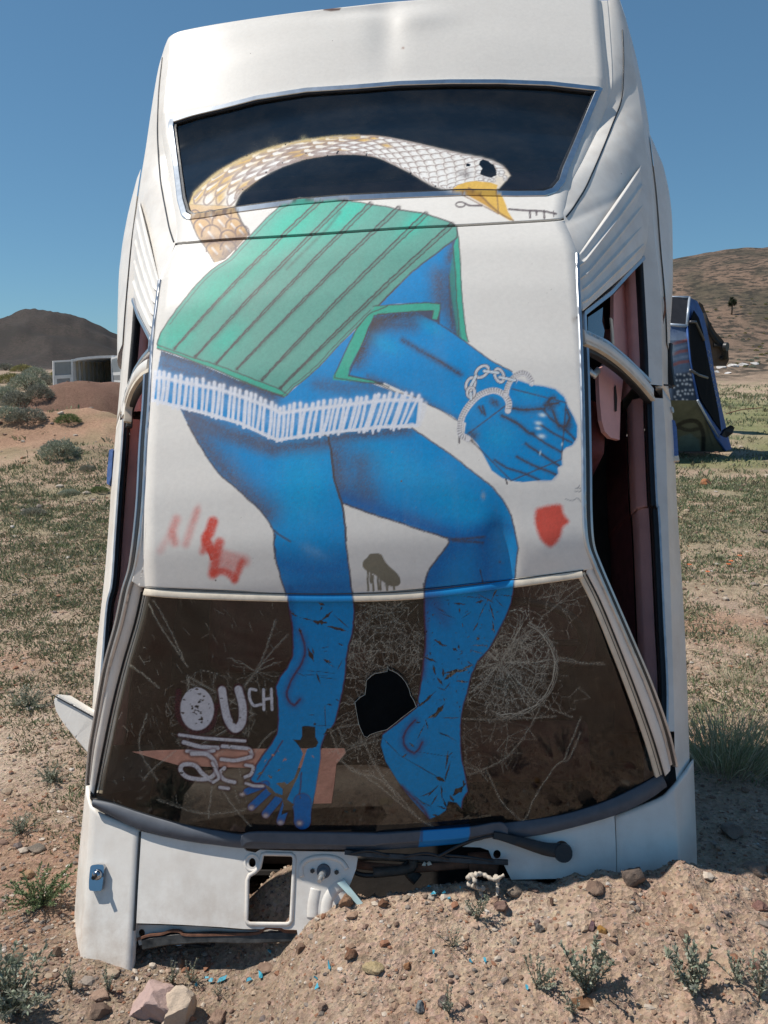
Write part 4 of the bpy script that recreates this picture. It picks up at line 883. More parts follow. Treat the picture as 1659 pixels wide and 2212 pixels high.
# ---- hatch: deck and the frame round the rear window, in one pressing
HB = F('P', (379, 524.5), (481, 516), (661, 505.5), (863, 491.5), (1007, 484.5), (1187, 474), (1217, 470))
HT = F('P', (376, 73), (398, 65.5), (481, 50), (625, 29), (769, 12.6), (863, 3), (1000, -5), (1180, -6), (1313, 1))
HL = F('P', (379, 524.5), (381, 479), (373, 432), (356, 330), (350, 280), (353, 215), (363, 140), (366, 95), (376, 73))
HR = F('P', (1217, 470), (1221, 445), (1233, 396), (1259, 346), (1287, 288), (1309, 234), (1322, 190), (1323, 144), (1317, 47), (1313, 1))
GLASS_O = np.vstack([F('P', (371, 262), (417, 247), (481, 232), (553, 213), (661, 196), (769, 189), (863, 181.5), (971, 178), (1079, 178), (1187, 182), (1296, 194)),
                     F('z2', (1195, 545), (1130, 700), (1060, 870), (1000, 1010), (975, 1090), (930, 1145), (870, 1166), (700, 1168), (400, 1162), (0, 1178)),
                     F('z1', (1300, 1195), (1000, 1222), (700, 1262), (500, 1295), (400, 1308), (370, 1290), (345, 1200), (320, 1000), (300, 850), (289, 760))])
def hatch_extra(cv):
    paint_bird(cv); cv2 = cv
    cv.poly(F('z1', (1195, 50), (1240, 46), (1310, 48), (1300, 62), (1250, 68), (1205, 62)), np.array([.10, .035, .025]), 1.5)
    cv.poly(F('z1', (465, 665), (485, 655), (497, 664), (470, 672)), np.array([.10, .05, .03]), 1); cv.stroke(F('z1', (350, 703), (465, 672)), 1.4, np.array([.2, .12, .08]), .8, .8)
    cv.spray(F('z2', (22, 288))[0], 3.5, np.array([.28, .12, .07]), .9, ry=2.6)
    # the shirt's shoulders reach over the seam
    paint_shirt_only(cv)
def paint_shirt_only(cv): paint_figure(cv)
hatch, HG, _ = painted_panel("hatch", HB, HT, HL, HR, NQ, 300, [hatch_extra], hole=GLASS_O)
hatch['label'] = "dented white hatch panel framing the rear window"

# ---- rear window glass + bright surround
gb, gt = GLASS_O, None
GB = np.vstack([F('z1', (372, 1296), (500, 1288), (700, 1255), (1000, 1215), (1300, 1188)), F('z2', (0, 1170), (400, 1155), (700, 1160), (850, 1158), (925, 1130))])
GT = F('P', (376, 266), (481, 235), (553, 217), (661, 200), (769, 193), (863, 185), (971, 182), (1079, 182), (1187, 186), (1291, 198))
GL = np.vstack([GB[:1], F('z1', (345, 1150), (325, 950), (310, 800)), GT[:1]]); GR = np.vstack([GB[-1:], F('z2', (975, 1060), (1060, 860), (1130, 690)), GT[-1:]])
rear_glass, _, _ = painted_panel("rear_window", GB, GT, GL, GR, 560, 190, [paint_bird, paint_figure], base=(0, 0, 0), mat='rear_glass', off=-.006, skirt=0)
z = np.zeros((len(rear_glass.data.vertices), 4)); set_col(rear_glass.data, "crack", z)
ring = on_top(resample(np.vstack([GLASS_O, GLASS_O[:1]]), 560)[:-1], .001)
mb = MB(); mb.tube(ring, .0085, .005, nrm=(0, 0, 1), closed=True, square=True)
m = mb.build("rear_window_trim", M['chrome'], None, auto=40); m.parent = car
inner = ring - (ring - ring.mean(0)) * np.array([.021, .035, 0])
mb = MB(); mb.tube(inner - [0, 0, .002], .004, .004, nrm=(0, 0, 1), closed=True, square=True); mb.build("rear_window_gasket", M['rubber'], car)
# the painted bits of trim (neck, shirt, beak)
_c = Canvas(surv(np.array([v.co for v in m.data.vertices])), (.62, .66, .70)); paint_bird(_c); paint_figure(_c)
set_col(m.data, "paint", _c.rgba())
def painted_trim(name, metal, rough, base):
    mt, nt, b = nodes(name); a = nt.nodes.new("ShaderNodeAttribute"); a.attribute_name = "paint"
    n = tex_noise(nt, 40, 4); r = ramp(nt, n.outputs[0], [(.3, np.array(base) * .85), (.7, np.array(base) * 1.1)])
    nt.links.new(mixc(nt, a.outputs['Alpha'], r.outputs[0], a.outputs['Color']), b.inputs['Base Color'])
    mm = nt.nodes.new("ShaderNodeMapRange"); nt.links.new(a.outputs['Alpha'], mm.inputs[0]); mm.inputs[3].default_value = metal; mm.inputs[4].default_value = 0
    nt.links.new(mm.outputs[0], b.inputs['Metallic']); b.inputs['Roughness'].default_value = rough; return mt
m.data.materials[0] = painted_trim('bright_trim_with_paint', 1.0, .28, (.62, .66, .70))

# ---- windscreen
Hcowl = lambda x: .957 - .028 * (x / .65) ** 2
def on_cowl(P, dh=0.0):
    P = np.asarray(P, float); h = np.full(len(P), .95)
    for _ in range(20): X = at_h(P, h + dh); h = Hcowl(X[:, 0])
    return at_h(P, h + dh)
WT = F('P', (318, 1277), (409, 1284), (616, 1289), (762, 1290), (913, 1285), (1111, 1261), (1255, 1239))
WB = F('P', (206, 1728), (246, 1745), (309, 1767), (393, 1790), (477, 1805), (600, 1812), (826, 1812), (1017, 1800), (1104, 1790), (1210, 1772), (1306, 1742), (1378, 1708), (1424, 1684))
WLm = F('P', (206, 1728), (236, 1622), (256, 1525), (277, 1437), (301, 1349), (318, 1277)); WRm = F('P', (1424, 1684), (1399, 1603), (1366, 1507), (1328, 1411), (1289, 1315), (1255, 1239))
wt3 = on_top(boundary(WT), -.008); wb3 = on_cowl(boundary(WB), .006)
def side_line(P, a, b, bow):
    P = boundary(P); t = np.r_[0, np.cumsum(np.linalg.norm(np.diff(P, axis=0), axis=1))]; t /= t[-1]
    return at_h(P, a + (b - a) * t + bow * np.sin(np.pi * t))
wl3 = side_line(WLm, wb3[0, 2], wt3[0, 2], .015); wr3 = side_line(WRm, wb3[-1, 2], wt3[-1, 2], .015)
WN, WV = 640, 300
G = coons(wb3, wt3, wl3, wr3, WN, WV)
uu = np.linspace(-1, 1, WN)[None]; vv = np.linspace(0, 1, WV)[:, None]
G[..., 2] += .022 * (1 - uu ** 2) * np.sin(np.pi * vv)
WIND = G.copy()
cv = Canvas(surv(G.reshape(-1, 3)), (0, 0, 0)); paint_screen(cv)
keep = ~cv.inside(np.arange(len(cv.x)), HOLE)
# shattered glass sags a little round the blows
kk = cv.k.reshape(WV, WN); G[..., 2] += -.0009 * kk
for c, r, a in ((F('n5', (1130, 560))[0], 60, -.012), (F('n5', (320, 720))[0], 80, -.014), (F('w2', (730, 640))[0], 60, -.006)):
    G[..., 2] += a * np.exp(-((cv.x - c[0]) ** 2 + (cv.y - c[1]) ** 2) / r ** 2).reshape(WV, WN)
V, q = grid_mesh("windscreen", G, keep); ms = mesh_np("windscreen", V, q)
set_col(ms, "paint", cv.rgba()); set_col(ms, "crack", np.stack([cv.k] * 3 + [np.ones(len(cv.k))], 1))
ws = link("windscreen", ms, M['wind_glass'], car); ws['label'] = "shattered windscreen with OUCH and two blue feet painted on it"
# broken edge of the hole: a thin bright lip of crushed glass
def near_wind(P):
    """points on the windscreen surface for survey pixels (nearest grid vertex)"""
    P = np.asarray(P); S = surv(WIND.reshape(-1, 3)); return WIND.reshape(-1, 3)[[int(np.argmin(((S - p) ** 2).sum(1))) for p in P]]
hp = near_wind(HOLE); mb = MB(); mb.tube(hp - [0, 0, .003], .0007, .002, nrm=(0, 0, 1), closed=True, seg=5); mb.build("broken_glass_edge", simple('crushed_glass', (.45, .47, .42), .4, 0, .3, 60), ws)

# ---- windscreen trim: top rail (painted where the legs cross), sides, painted grey cowl strip
def ribbon(name, P, surf, ra, rb, mat, n=200, nrm=(0, 0, 1), parent=car, sm=True, painters=None, closed=False, auto=45, lift=0):
    p3 = surf(resample(boundary(P, sm=sm), n)) + np.array([0, 0, lift]); mb = MB(); mb.tube(p3, ra, rb, nrm=nrm, square=True, closed=closed)
    o = mb.build(name, mat, parent, auto=auto)
    if painters:
        c = Canvas(surv(np.array([v.co for v in o.data.vertices])), (.5, .5, .5))
        for f in painters: f(c)
        set_col(o.data, "paint", c.rgba())
    return o
CREAMP = painted_trim('cream_trim_with_paint', 0, .5, (.76, .67, .54))
ribbon("windscreen_top_trim", F('P', (315, 1277.5), (409, 1284), (616, 1290), (762, 1290), (913, 1283), (1111, 1259), (1257, 1238.5)), lambda p: on_top(p, -.001), .0098, .005, CREAMP, 620, painters=[paint_figure])
ribbon("windscreen_top_trim", F('P', (313, 1270), (409, 1276), (616, 1282.5), (762, 1282.5), (913, 1275), (1111, 1251.5), (1260, 1232)), lambda p: on_top(p, .001), .0011, .0012, M['rubber'], 300)
def wind_edge(side):
    def f(P):
        P = np.asarray(P); t = np.clip((P[:, 1] - 1235) / (1700 - 1235), 0, 1)
        a, b = (wt3[0, 2], wb3[0, 2]) if side < 0 else (wt3[-1, 2], wb3[-1, 2])
        return at_h(P, a + .004 + (b - a) * t + .018 * np.sin(np.pi * t))
    return f
TL = F('P', (318, 1277), (303, 1344), (277, 1433), (254.5, 1522), (234, 1620), (216, 1713)); TRr = F('P', (1255, 1239), (1287, 1303), (1328, 1403), (1368, 1507), (1400, 1598), (1423, 1675))
for side, line in ((-1, TL), (1, TRr)):
    n_ = np.array([.25 * side, 0, 1])
    ribbon("windscreen_side_trim", line, wind_edge(side), .0090, .003, M['cream'], 60, nrm=n_)
    ribbon("windscreen_side_gasket", line + np.array([side * 2.5, 0]), (lambda f: lambda P: f(P) + np.array([0, 0, .003]))(wind_edge(side)), .0006, .0006, M['rubber'], 60, nrm=n_)
    ribbon("windscreen_side_gasket", line + np.array([side * 11.5, 2]), wind_edge(side), .0010, .003, M['rubber'], 60, nrm=n_)
SEAL_T = F('P', (201, 1727), (246.5, 1737), (309.5, 1758), (393.5, 1781), (477.5, 1795.6), (523, 1802), (600, 1797.5), (796, 1798), (826, 1794.5), (941, 1786), (1066, 1777), (1104, 1776), (1210, 1761), (1306, 1732), (1378, 1698.6), (1428, 1670))
SEAL_B = F('P', (200, 1743), (238, 1762), (305, 1793.5), (393.5, 1814.5), (477.5, 1827), (524, 1832), (600, 1834), (730, 1835), (826, 1836), (1013, 1820), (1066, 1806), (1128, 1809), (1210, 1794.6), (1330, 1761), (1402, 1727), (1441, 1699))
st3 = on_cowl(catmull(SEAL_T, 4), .016); sb3 = on_cowl(catmull(SEAL_B, 4), .012)
G = coons(sb3, st3, np.array([sb3[0], st3[0]]), np.array([sb3[-1], st3[-1]]), 620, 14)
G[..., 2] += .006 * np.sin(np.pi * np.linspace(0, 1, 14))[:, None]
cvx = Canvas(surv(G.reshape(-1, 3)), (.085, .095, .115)); PATCH = F('P', (911, 1770), (1015, 1770), (1016, 1800), (1010, 1826), (958, 1834), (902, 1838), (908, 1800))
cvx.poly(PATCH, C_BLUE * np.array([1, .8, .85]), 2.5); cvx.stroke(PATCH[:3] + 1, 2, C_LINE * .5, 1, .6, smooth=False)
V, q = grid_mesh("s", G, None, .02); rg = cvx.rgba(); rg = np.vstack([rg, np.tile([.05, .05, .06, 0], (len(V) - len(rg), 1))])
ms = mesh_np("cowl_strip", V, q); set_col(ms, "paint", rg); cs = link("cowl_strip", ms, painted_trim('grey_cowl_plastic_with_paint', 0, .55, (.085, .095, .115)), car)
# the raised vent bar in the middle of the strip
VB = [(('w4', (1000, 375), (1035, 332), (1300, 330), (1659, 335)), ('w3', (200, 1262), (440, 1245), (600, 1232), (730, 1212), (765, 1240))),
      (('w4', (1008, 408), (1062, 384), (1300, 396), (1659, 402)), ('w3', (200, 1312), (400, 1298), (600, 1280), (700, 1262), (765, 1268)))]
vt = on_cowl(catmull(np.vstack([F(*VB[0][0]), F(*VB[0][1])]), 4), .034); vb = on_cowl(catmull(np.vstack([F(*VB[1][0]), F(*VB[1][1])]), 4), .030)
G = coons(vb, vt, np.array([vb[0], vt[0]]), np.array([vb[-1], vt[-1]]), 300, 8)
cvx = Canvas(surv(G.reshape(-1, 3)), (.085, .095, .115)); cvx.poly(PATCH, C_BLUE * np.array([1, .85, .9]), 2.5); cvx.stroke(F('P', (912, 1775), (910, 1835)), 5, C_MAROON * .6, 2, .6)
V, q = grid_mesh("s", G, None, .022); rg = cvx.rgba(); rg = np.vstack([rg, np.tile([.05, .05, .06, 0], (len(V) - len(rg), 1))])
ms = mesh_np("cowl_vent_bar", V, q); set_col(ms, "paint", rg); link("cowl_vent_bar", ms, cs.data.materials[0], car)

# ---- sides
def sidepts(P, hs, n=None, sm=True):
    P = np.asarray(P, float); hs = np.broadcast_to(np.asarray(hs, float), (len(P),)); Q = np.column_stack([P, hs])
    Q = catmull(Q, 6) if sm else Q
    if n: Q = resample(Q, n)
    return at_h(Q[:, :2], Q[:, 2])
def top3(P, n=None, sm=True):
    P = boundary(P, sm=sm); P = resample(P, n) if n else P; return on_top(P)
def skin(name, rows, mat, parent=car, smooth=True, label=None, flip=False, thick=0.0):
    V, q = loft(rows); m = mesh_np(name, V, q, smooth=smooth); o = link(name, m, mat, parent)
    if label: o['label'] = label
    return o
def round_rows(A, B, C, k=3):
    """rows from A over B to C with B rounded"""
    out = []
    for t in np.linspace(0, 1, k + 2)[1:-1]: out.append(A * (1 - t) ** 2 + B * 2 * t * (1 - t) + C * t ** 2)
    return out
SIDE = {}
# right-hand side (in shade) and left-hand side polylines, tail -> nose
R_RIM = HR[::-1]; L_RIM = HL[::-1]
R_CR = F('P', (1336, -8), (1355, 63), (1383, 216), (1403, 360), (1413, 504), (1427, 641), (1430, 796), (1432, 860), (1438, 944), (1442, 1088), (1449, 1300), (1455, 1500), (1458, 1652))
L_CR = F('P', (360, 92), (343, 144), (328, 230), (312, 342), (299, 430), (288, 500), (281, 580), (276, 660), (270, 760), (264, 830), (260, 895), (256, 960), (250, 1047), (243, 1160), (236, 1257), (225, 1350), (215, 1450), (205, 1560), (198, 1650), (194, 1736))
R_OUT = F('P', (1348, -12), (1356, 50), (1368, 94), (1385, 162), (1403, 259), (1413, 353), (1424, 440), (1434, 560), (1441, 650), (1446, 760), (1447, 836), (1454, 872), (1462, 944), (1468, 1088), (1479, 1242), (1488, 1386), (1495, 1566), (1498, 1652))
L_OUT = F('P', (352, 110), (347, 150), (334, 220), (318, 310), (300, 400), (291, 470), (283, 540), (275, 620), (267, 700), (261, 780), (252, 885), (243.6, 969), (236, 1060), (231, 1137), (222, 1242), (215.6, 1300), (203, 1420), (195, 1545), (188.6, 1642), (181, 1740))
N = 120
for sd, RIM, CR, OUT in ((1, R_RIM, R_CR, R_OUT), (-1, L_RIM, L_CR, L_OUT)):
    cr = sidepts(CR, np.interp(CR[:, 1], [60, 650], [.83, .885]), N); out = sidepts(OUT, np.interp(OUT[:, 1], [60, 600], [.72, .77]), N)
    low = out * np.array([1, 1, 0]) + np.array([-.015 * sd, 0, 0]); low[:, 2] = .55 + .13 * np.clip((out[:, 1] - 1.2) / 1.4, 0, 1); un = out * np.array([1, 1, 0]) + np.array([-.10 * sd, 0, 0]); un[:, 2] = .46 + .20 * np.clip((out[:, 1] - 1.2) / 1.4, 0, 1)
    SIDE[sd] = (cr, out, low, un)
# split the flanks at the door's shut lines
def cut(A, s0, s1):
    """part of a row between two stations along the car"""
    s = A[:, 1]; q = np.linspace(s1, s0, 60); o = np.argsort(s); return np.stack([np.interp(q, s[o], A[o, 0]), q, np.interp(q, s[o], A[o, 2])], 1)
S_B = float(at_h([(1409, 839)], .88)[0, 1]); S_TAIL = 2.78; S_A = .235
for sd in (1, -1):
    rows = SIDE[sd]
    for nm, s0, s1, g in (("quarter_flank", S_B + .003, min(r[:, 1].max() for r in rows[:2]), 0), ("door", S_A + .003, S_B - .003, 0)):
        rr = [cut(r, s0, s1) for r in rows]
        full = [rr[0]] + round_rows(rr[0] * .3 + rr[1] * .7, rr[1], rr[1] * .6 + rr[2] * .4, 4) + [rr[2], rr[3]]
        # fold the panel ends inwards to show metal thickness
        full = [np.vstack([r[:1] - [.02 * sd, 0, .0], r, r[-1:] - [.02 * sd, 0, .0]]) for r in full]
        o = skin(nm, full, M['white']); o['label'] = "shaded white side panel" if sd > 0 else "sunlit white side panel"
    # swollen wheel arch lip
FL_R = F('P', (1414, 356), (1431, 382), (1442, 425), (1449, 486), (1450, 576), (1450, 620), (1447, 674), (1442, 739), (1440, 800))
FL_L = F('P', (300, 430), (291, 455), (280, 497), (270, 547), (265.5, 583), (262, 615), (261, 672), (261, 741), (262, 800))
for sd, FLP in ((1, FL_R), (-1, FL_L)):
    fl = sidepts(FLP, .64, 60); s = fl[:, 1]; out = SIDE[sd][1]; base = cut(SIDE[sd][0], s.min(), s.max()) * .4 + cut(out, s.min(), s.max()) * .6 + [.003 * sd, 0, .002]; fl = cut(fl, s.min(), s.max())
    lo = fl * np.array([1, 1, 0]) + np.array([-.03 * sd, 0, .57]); b2 = base * np.array([1, 1, 0]) + [-.02 * sd, 0, .46]
    skin("wheel_arch_flare", [base] + round_rows(base, fl + [.004 * sd, 0, .06], fl, 3) + [fl, lo, b2], M['white'])
    continue
    sc = (s.min() + s.max()) / 2
    w = MB(); w.tube(np.array([(sd * .62, sc, .50), (sd * .64, sc, .50), (sd * .75, sc, .50), (sd * .77, sc, .50)]), np.array([.20, .23, .23, .20]), seg=28)
    wo = w.build("rear_wheel", M['rubber'], car, auto=50); w = MB(); w.tube(np.array([(sd * .765, sc, .50), (sd * .78, sc, .50)]), np.array([.14, .12]), seg=20); w.build("hubcap", M['chrome_dull'], wo, auto=50)

# C pillar skin between the hatch rim and the flank crease
R_SK_T = np.vstack([HR[::-1], F('P', (1247, 550), (1250, 610), (1257, 672))]); L_SK_T = np.vstack([HL[::-1], F('P', (345, 605), (337, 670), (330, 731))])
R_SK_B = F('P', (1336, -8), (1352, 50), (1374, 170), (1384, 230), (1396, 330), (1402, 420), (1400, 500), (1390, 556)); L_SK_B = F('P', (360, 92), (343, 144), (328, 230), (312, 342), (300, 430), (292, 510), (288, 580), (289, 644))
for sd, A, B, CR in ((1, R_SK_T, R_SK_B, R_CR), (-1, L_SK_T, L_SK_B, L_CR)):
    a = top3(A, 110); b = sidepts(B, np.interp(B[:, 1], [60, 560], [.84, .895]), 110); cr = SIDE[sd][0]
    rows = [a + [0, 0, -.0005]] + [a * (1 - t) + b * t + np.array([sd * .004 * math.sin(math.pi * t), 0, .003 * math.sin(math.pi * t)]) for t in (.06, .14, .3, .5, .7, .88)] + [b]
    q = cut(cr, max(b[:, 1].min(), cr[:, 1].min()), min(b[:, 1].max(), cr[:, 1].max())); b60 = cut(b, b[:, 1].min(), b[:, 1].max())
    skin("rear_pillar", rows, M['white']); skin("pillar_foot", [b60, q], M['white'])
    # shut line of the hatch on the pillar
    seam = F('P', (1344, 60), (1346, 120), (1344, 205), (1336, 235), (1323, 266), (1308, 306), (1291, 346), (1267, 400), (1244, 439), (1230, 462), (1218, 473)) if sd > 0 else F('P', (352, 120), (345, 180), (341, 250), (341, 300), (346, 380), (356, 440), (368, 500), (379, 527))
    tt = np.linspace(0, 1, len(seam)); hh = np.array([rows[3][:, 2].max() * 0 + 0 for _ in seam])
    rws = np.array(rows); tq = np.linspace(0, len(rows) - 1, 90); fi = np.minimum(tq.astype(int), len(rows) - 2); fr_ = (tq - fi)[:, None, None]; dn = rws[fi] * (1 - fr_) + rws[fi + 1] * fr_
    dn = np.concatenate([dn[:, :-1] * (1 - k) + dn[:, 1:] * k for k in (0, .33, .66)], 1); allr = dn.reshape(-1, 3); sp = surv(allr); i = [int(np.argmin(((sp - p) ** 2).sum(1))) for p in resample(catmull(seam, 5), 70)]
    p3 = allr[i]; p3 = np.stack([np.convolve(np.pad(p3[:, k], 3, mode='edge'), np.ones(7) / 7, 'valid') for k in range(3)], 1) + [sd * .0012, 0, .0012]; mb = MB(); mb.tube(p3, .0022, .0008, nrm=(sd * .7, 0, .7), square=True); mb.build("hatch_shut_line", M['rubber'], car)

# plane of the side windows
def side_plane(sd):
    if sd > 0: a, b, c = on_top([(1247, 550)])[0], on_top([(1261, 1098)])[0], at_h([(1400, 821)], .895)[0]
    else: a, b, c = on_top([(345, 605)])[0], on_top([(309, 1092)])[0], at_h([(270, 893)], .895)[0]
    n = np.cross(b - a, c - a); n /= np.linalg.norm(n)
    if n[2] < 0: n = -n
    return a, n
SP = {1: side_plane(1), -1: side_plane(-1)}
def on_side(P, sd, lift=0.0):
    o, n = SP[sd]; d = rays_car(P); k = ((o + n * lift - EYE_CAR) @ n) / (d @ n); return EYE_CAR + k[:, None] * d
# louvred panel
for sd, (A, B, C_, D) in ((1, F('P', (1385, 357), (1249, 551), (1259, 672), (1388, 558))), (-1, F('P', (300, 431), (344, 608), (331, 728), (290, 640)))):
    A3, B3, C3, D3 = at_h([A], .905)[0], on_top([B])[0], on_top([C_])[0], at_h([D], .90)[0]
    nu, nv = 24, 90; u = np.linspace(0, 1, nu)[None, :, None]; v = np.linspace(0, 1, nv)[:, None, None]
    g = (B3 * (1 - v) + C3 * v) * (1 - u) + (A3 * (1 - v) + D3 * v) * u
    n = SP[sd][1]; vv_ = v[..., 0]; uu_ = u[..., 0]
    prof = .0
    for c in (.20, .43, .64, .85): prof = prof + np.exp(-((vv_ - c) / .024) ** 2)
    saw = ((vv_ * 4.6) % 1) * .006
    edge = sstep(0, .04, uu_) * sstep(0, .04, 1 - uu_) * sstep(0, .02, vv_) * sstep(0, .02, 1 - vv_)
    g = g + n * ((.004 + .004 * np.sin(np.pi * uu_) + .0065 * prof) * edge)[..., None]
    V, q = grid_mesh("l", g); lv = link("louvre_panel", mesh_np("louvre_panel", V, q), M['white'], car)
# quarter window frames, arch band, door window frames
def tube_side(name, P, sd, ra, rb, mat, lift=0, n=60, closed=False, sm=True, parent=car):
    p = on_side(resample(boundary(P, sm=sm), n), sd, lift); mb = MB(); mb.tube(p, ra, rb, nrm=SP[sd][1], square=True, closed=closed); return mb.build(name, mat, parent, auto=45)
QW = {1: F('z5', (722, 628), (640, 710), (520, 840), (362, 962), (366, 1075), (500, 1138), (620, 1238), (755, 1368)), -1: F('P', (290, 648), (302, 682), (316, 708), (329, 733), (327, 757), (312, 774), (295, 800), (276, 850), (270, 878))}
for sd in (1, -1):
    qf = tube_side("quarter_window_frame", QW[sd], sd, .006, .008, M['chrome'], .006, 70, sm=False)
    if sd > 0:
        sh = on_side(F('z5', (385, 985), (475, 925), (470, 1010), (485, 1065), (478, 1110), (385, 1068)), 1, -.002)
        m = plate(sh.tolist(), [], .004, tuple(SP[1][1])); link("broken_quarter_glass", m, simple('dark_glass_remnant', (.035, .04, .05), .08, 0, .1, 5, coat=1), qf)
AR = {1: F('z5', (352, 1098), (440, 1138), (540, 1205), (620, 1275), (700, 1358), (768, 1440)), -1: F('z6', (1086, 640), (1040, 665), (990, 720), (945, 800), (915, 900), (905, 1010))}
for sd in (1, -1):
    tube_side("window_arch", AR[sd], sd, .016, .010, M['white'], .004)
    o2 = np.array([3, 15]) if sd > 0 else np.array([4, 13])
    tube_side("window_arch_trim", AR[sd] + o2 * .9, sd, .006, .010, M['cream'], .004)
    tube_side("window_arch_rubber", AR[sd] + o2 * 1.75, sd, .009, .008, M['rubber'], -.004)
RAIL = {1: F('P', (1247, 548), (1249, 620), (1254, 726), (1258, 853), (1261, 1000), (1262, 1098), (1267, 1170), (1283, 1217), (1315, 1292), (1351, 1375), (1394, 1476), (1430, 1577), (1448, 1652)),
        -1: F('P', (345, 605), (337, 670), (330, 729), (322.5, 867), (316, 957), (309, 1092), (295, 1212), (278, 1272), (262, 1344), (235, 1442), (216, 1545), (203, 1618), (196, 1692))}
def rail3(P, sd, lift=0):
    P = np.asarray(P, float); a = on_top(P)[:, 2]; o = P[:, 1]; y0 = 1180
    s0 = on_top([P[int(np.argmin(abs(o - y0)))]])[0, 2]; t = np.clip((o - y0) / (1690 - y0), 0, 1)
    h = np.where(o < y0, a, s0 + (.915 - s0) * t + .03 * np.sin(np.pi * t)) + lift
    return at_h(P, np.convolve(np.pad(h, 4, mode='edge'), np.ones(9) / 9, 'valid'))
for sd in (1, -1):
    P_ = resample(catmull(RAIL[sd], 6), 160); p = rail3(P_, sd, .002)
    mb = MB(); mb.tube(p, .0048, .0032, nrm=(sd * .6, 0, .8), square=True); mb.build("drip_rail", M['chrome'], car, auto=45)
    # window frame inside the rail
    off = np.column_stack([np.full(160, sd * 13.0), np.full(160, 4.0)]); k = P_[:, 1] > (742 if sd > 0 else 800)
    if sd < 0: off[:, 0] = -np.interp(P_[:, 1], [800, 1200, 1700], [12, 13, 9])
    q3 = rail3((P_ + off)[k], sd, -.014); mb = MB(); mb.tube(q3, .0040, .0035, nrm=(sd * .6, 0, .8), square=True); mb.build("door_window_frame", M['chrome'], car, auto=45)
    r3 = rail3((P_ + off * .5)[k], sd, -.008); mb = MB(); mb.tube(r3, .0060, .003, nrm=(sd * .6, 0, .8), square=True); mb.build("window_frame_rubber", M['rubber'], car)
    # windscreen pillar between the trim and the rail
    tr = (TL if sd < 0 else TRr) + np.array([sd * 13, 2]); tr = np.vstack([tr[:1] + np.array([0, -12]) * 1.0, tr]); we = wind_edge(sd)
    a3 = we(resample(catmull(tr, 6), 60)) + [0, 0, .002]; b_ = P_[(P_[:, 1] > 1215) & (P_[:, 1] < 1695)]; b3 = rail3(resample(b_, 60), sd, .0)
    mid = (a3 + b3) / 2 + np.array([sd * .004, 0, .008]); lo = b3 + np.array([-.01 * sd, 0, -.03])
    skin("windscreen_pillar", [a3 - [0, 0, .012], a3, a3 * .6 + mid * .4 + [0, 0, .002], mid, b3, lo], M['white'])
# belt weather strips
BELT = {1: F('z5', (780, 1465), (788, 1700), (806, 2100), 'w6', (815, 100), (832, 400), (850, 800), (868, 1150), (868, 1440)), -1: F('P', (268, 905), (263, 985), (257, 1060), (250, 1160), (243, 1260), (232, 1310), (223, 1425), (211, 1560), (204, 1610))}
for sd in (1, -1):
    B_ = resample(catmull(BELT[sd], 6), 90); w = 1 if sd > 0 else .7
    b0 = at_h(B_, .893); b1 = at_h(B_ - [sd * 14 * w, 0], .885); b2 = at_h(B_ - [sd * 18 * w, 0], .85); cr = cut(SIDE[sd][0], b0[:, 1].min(), b0[:, 1].max()); b0c = cut(b0, b0[:, 1].min(), b0[:, 1].max())
    skin("door_ledge", [b0c, cr], M['white'])
    skin("belt_rubber", [b0, b0 * .7 + b1 * .3 + [0, 0, .006], b0 * .5 + b1 * .5 - [0, 0, .004], b0 * .25 + b1 * .75 + [0, 0, .005], b1, b2], M['rubber'])
    mb = MB(); mb.tube(b0 + [0, 0, .003], .003, .003, nrm=(0, 0, 1), square=True); mb.build("belt_trim", M['chrome_dull'], car)
    b3 = b2 * np.array([1, 1, 0]) + np.array([-sd * .032, 0, .77]); b4 = b2 * np.array([1, 1, 0]) + np.array([-sd * .05, 0, .62]); b5 = b2 * np.array([1, 1, 0]) + np.array([-sd * .05, 0, .46])
    skin("door_lining", [b2 + [-sd * .003, 0, 0], b2 + [-sd * .03, 0, -.01], b3], M['pink']); skin("door_card", [b3 + [-sd * .004, 0, .002], b4, b5], M['maroon'])
# quarter trim inside the rear side windows, and the flank ledge under them
QB = {1: F('P', (1388, 545), (1394, 650), (1400, 760), (1402, 830)), -1: F('P', (289, 640), (284, 720), (276, 810), (270, 885))}
for sd in (1, -1):
    B_ = resample(QB[sd], 40); b0 = at_h(B_, .90); cr = cut(SIDE[sd][0], b0[:, 1].min(), b0[:, 1].max()); b0c = cut(b0, b0[:, 1].min(), b0[:, 1].max())
    skin("quarter_ledge", [b0c + [0, 0, .0], cr], M['white']); i0 = b0c + [-sd * .02, 0, -.015]; i1 = b0c * np.array([1, 1, 0]) + [-sd * .055, 0, .78]; i2 = i1 - [sd * .02, 0, .5]
    skin("quarter_rubber", [b0c, b0c + [-sd * .010, 0, .002], i0], M['rubber']); skin("quarter_lining", [i0, i0 + [-sd * .02, 0, 0], i1, i2], M['pink'])

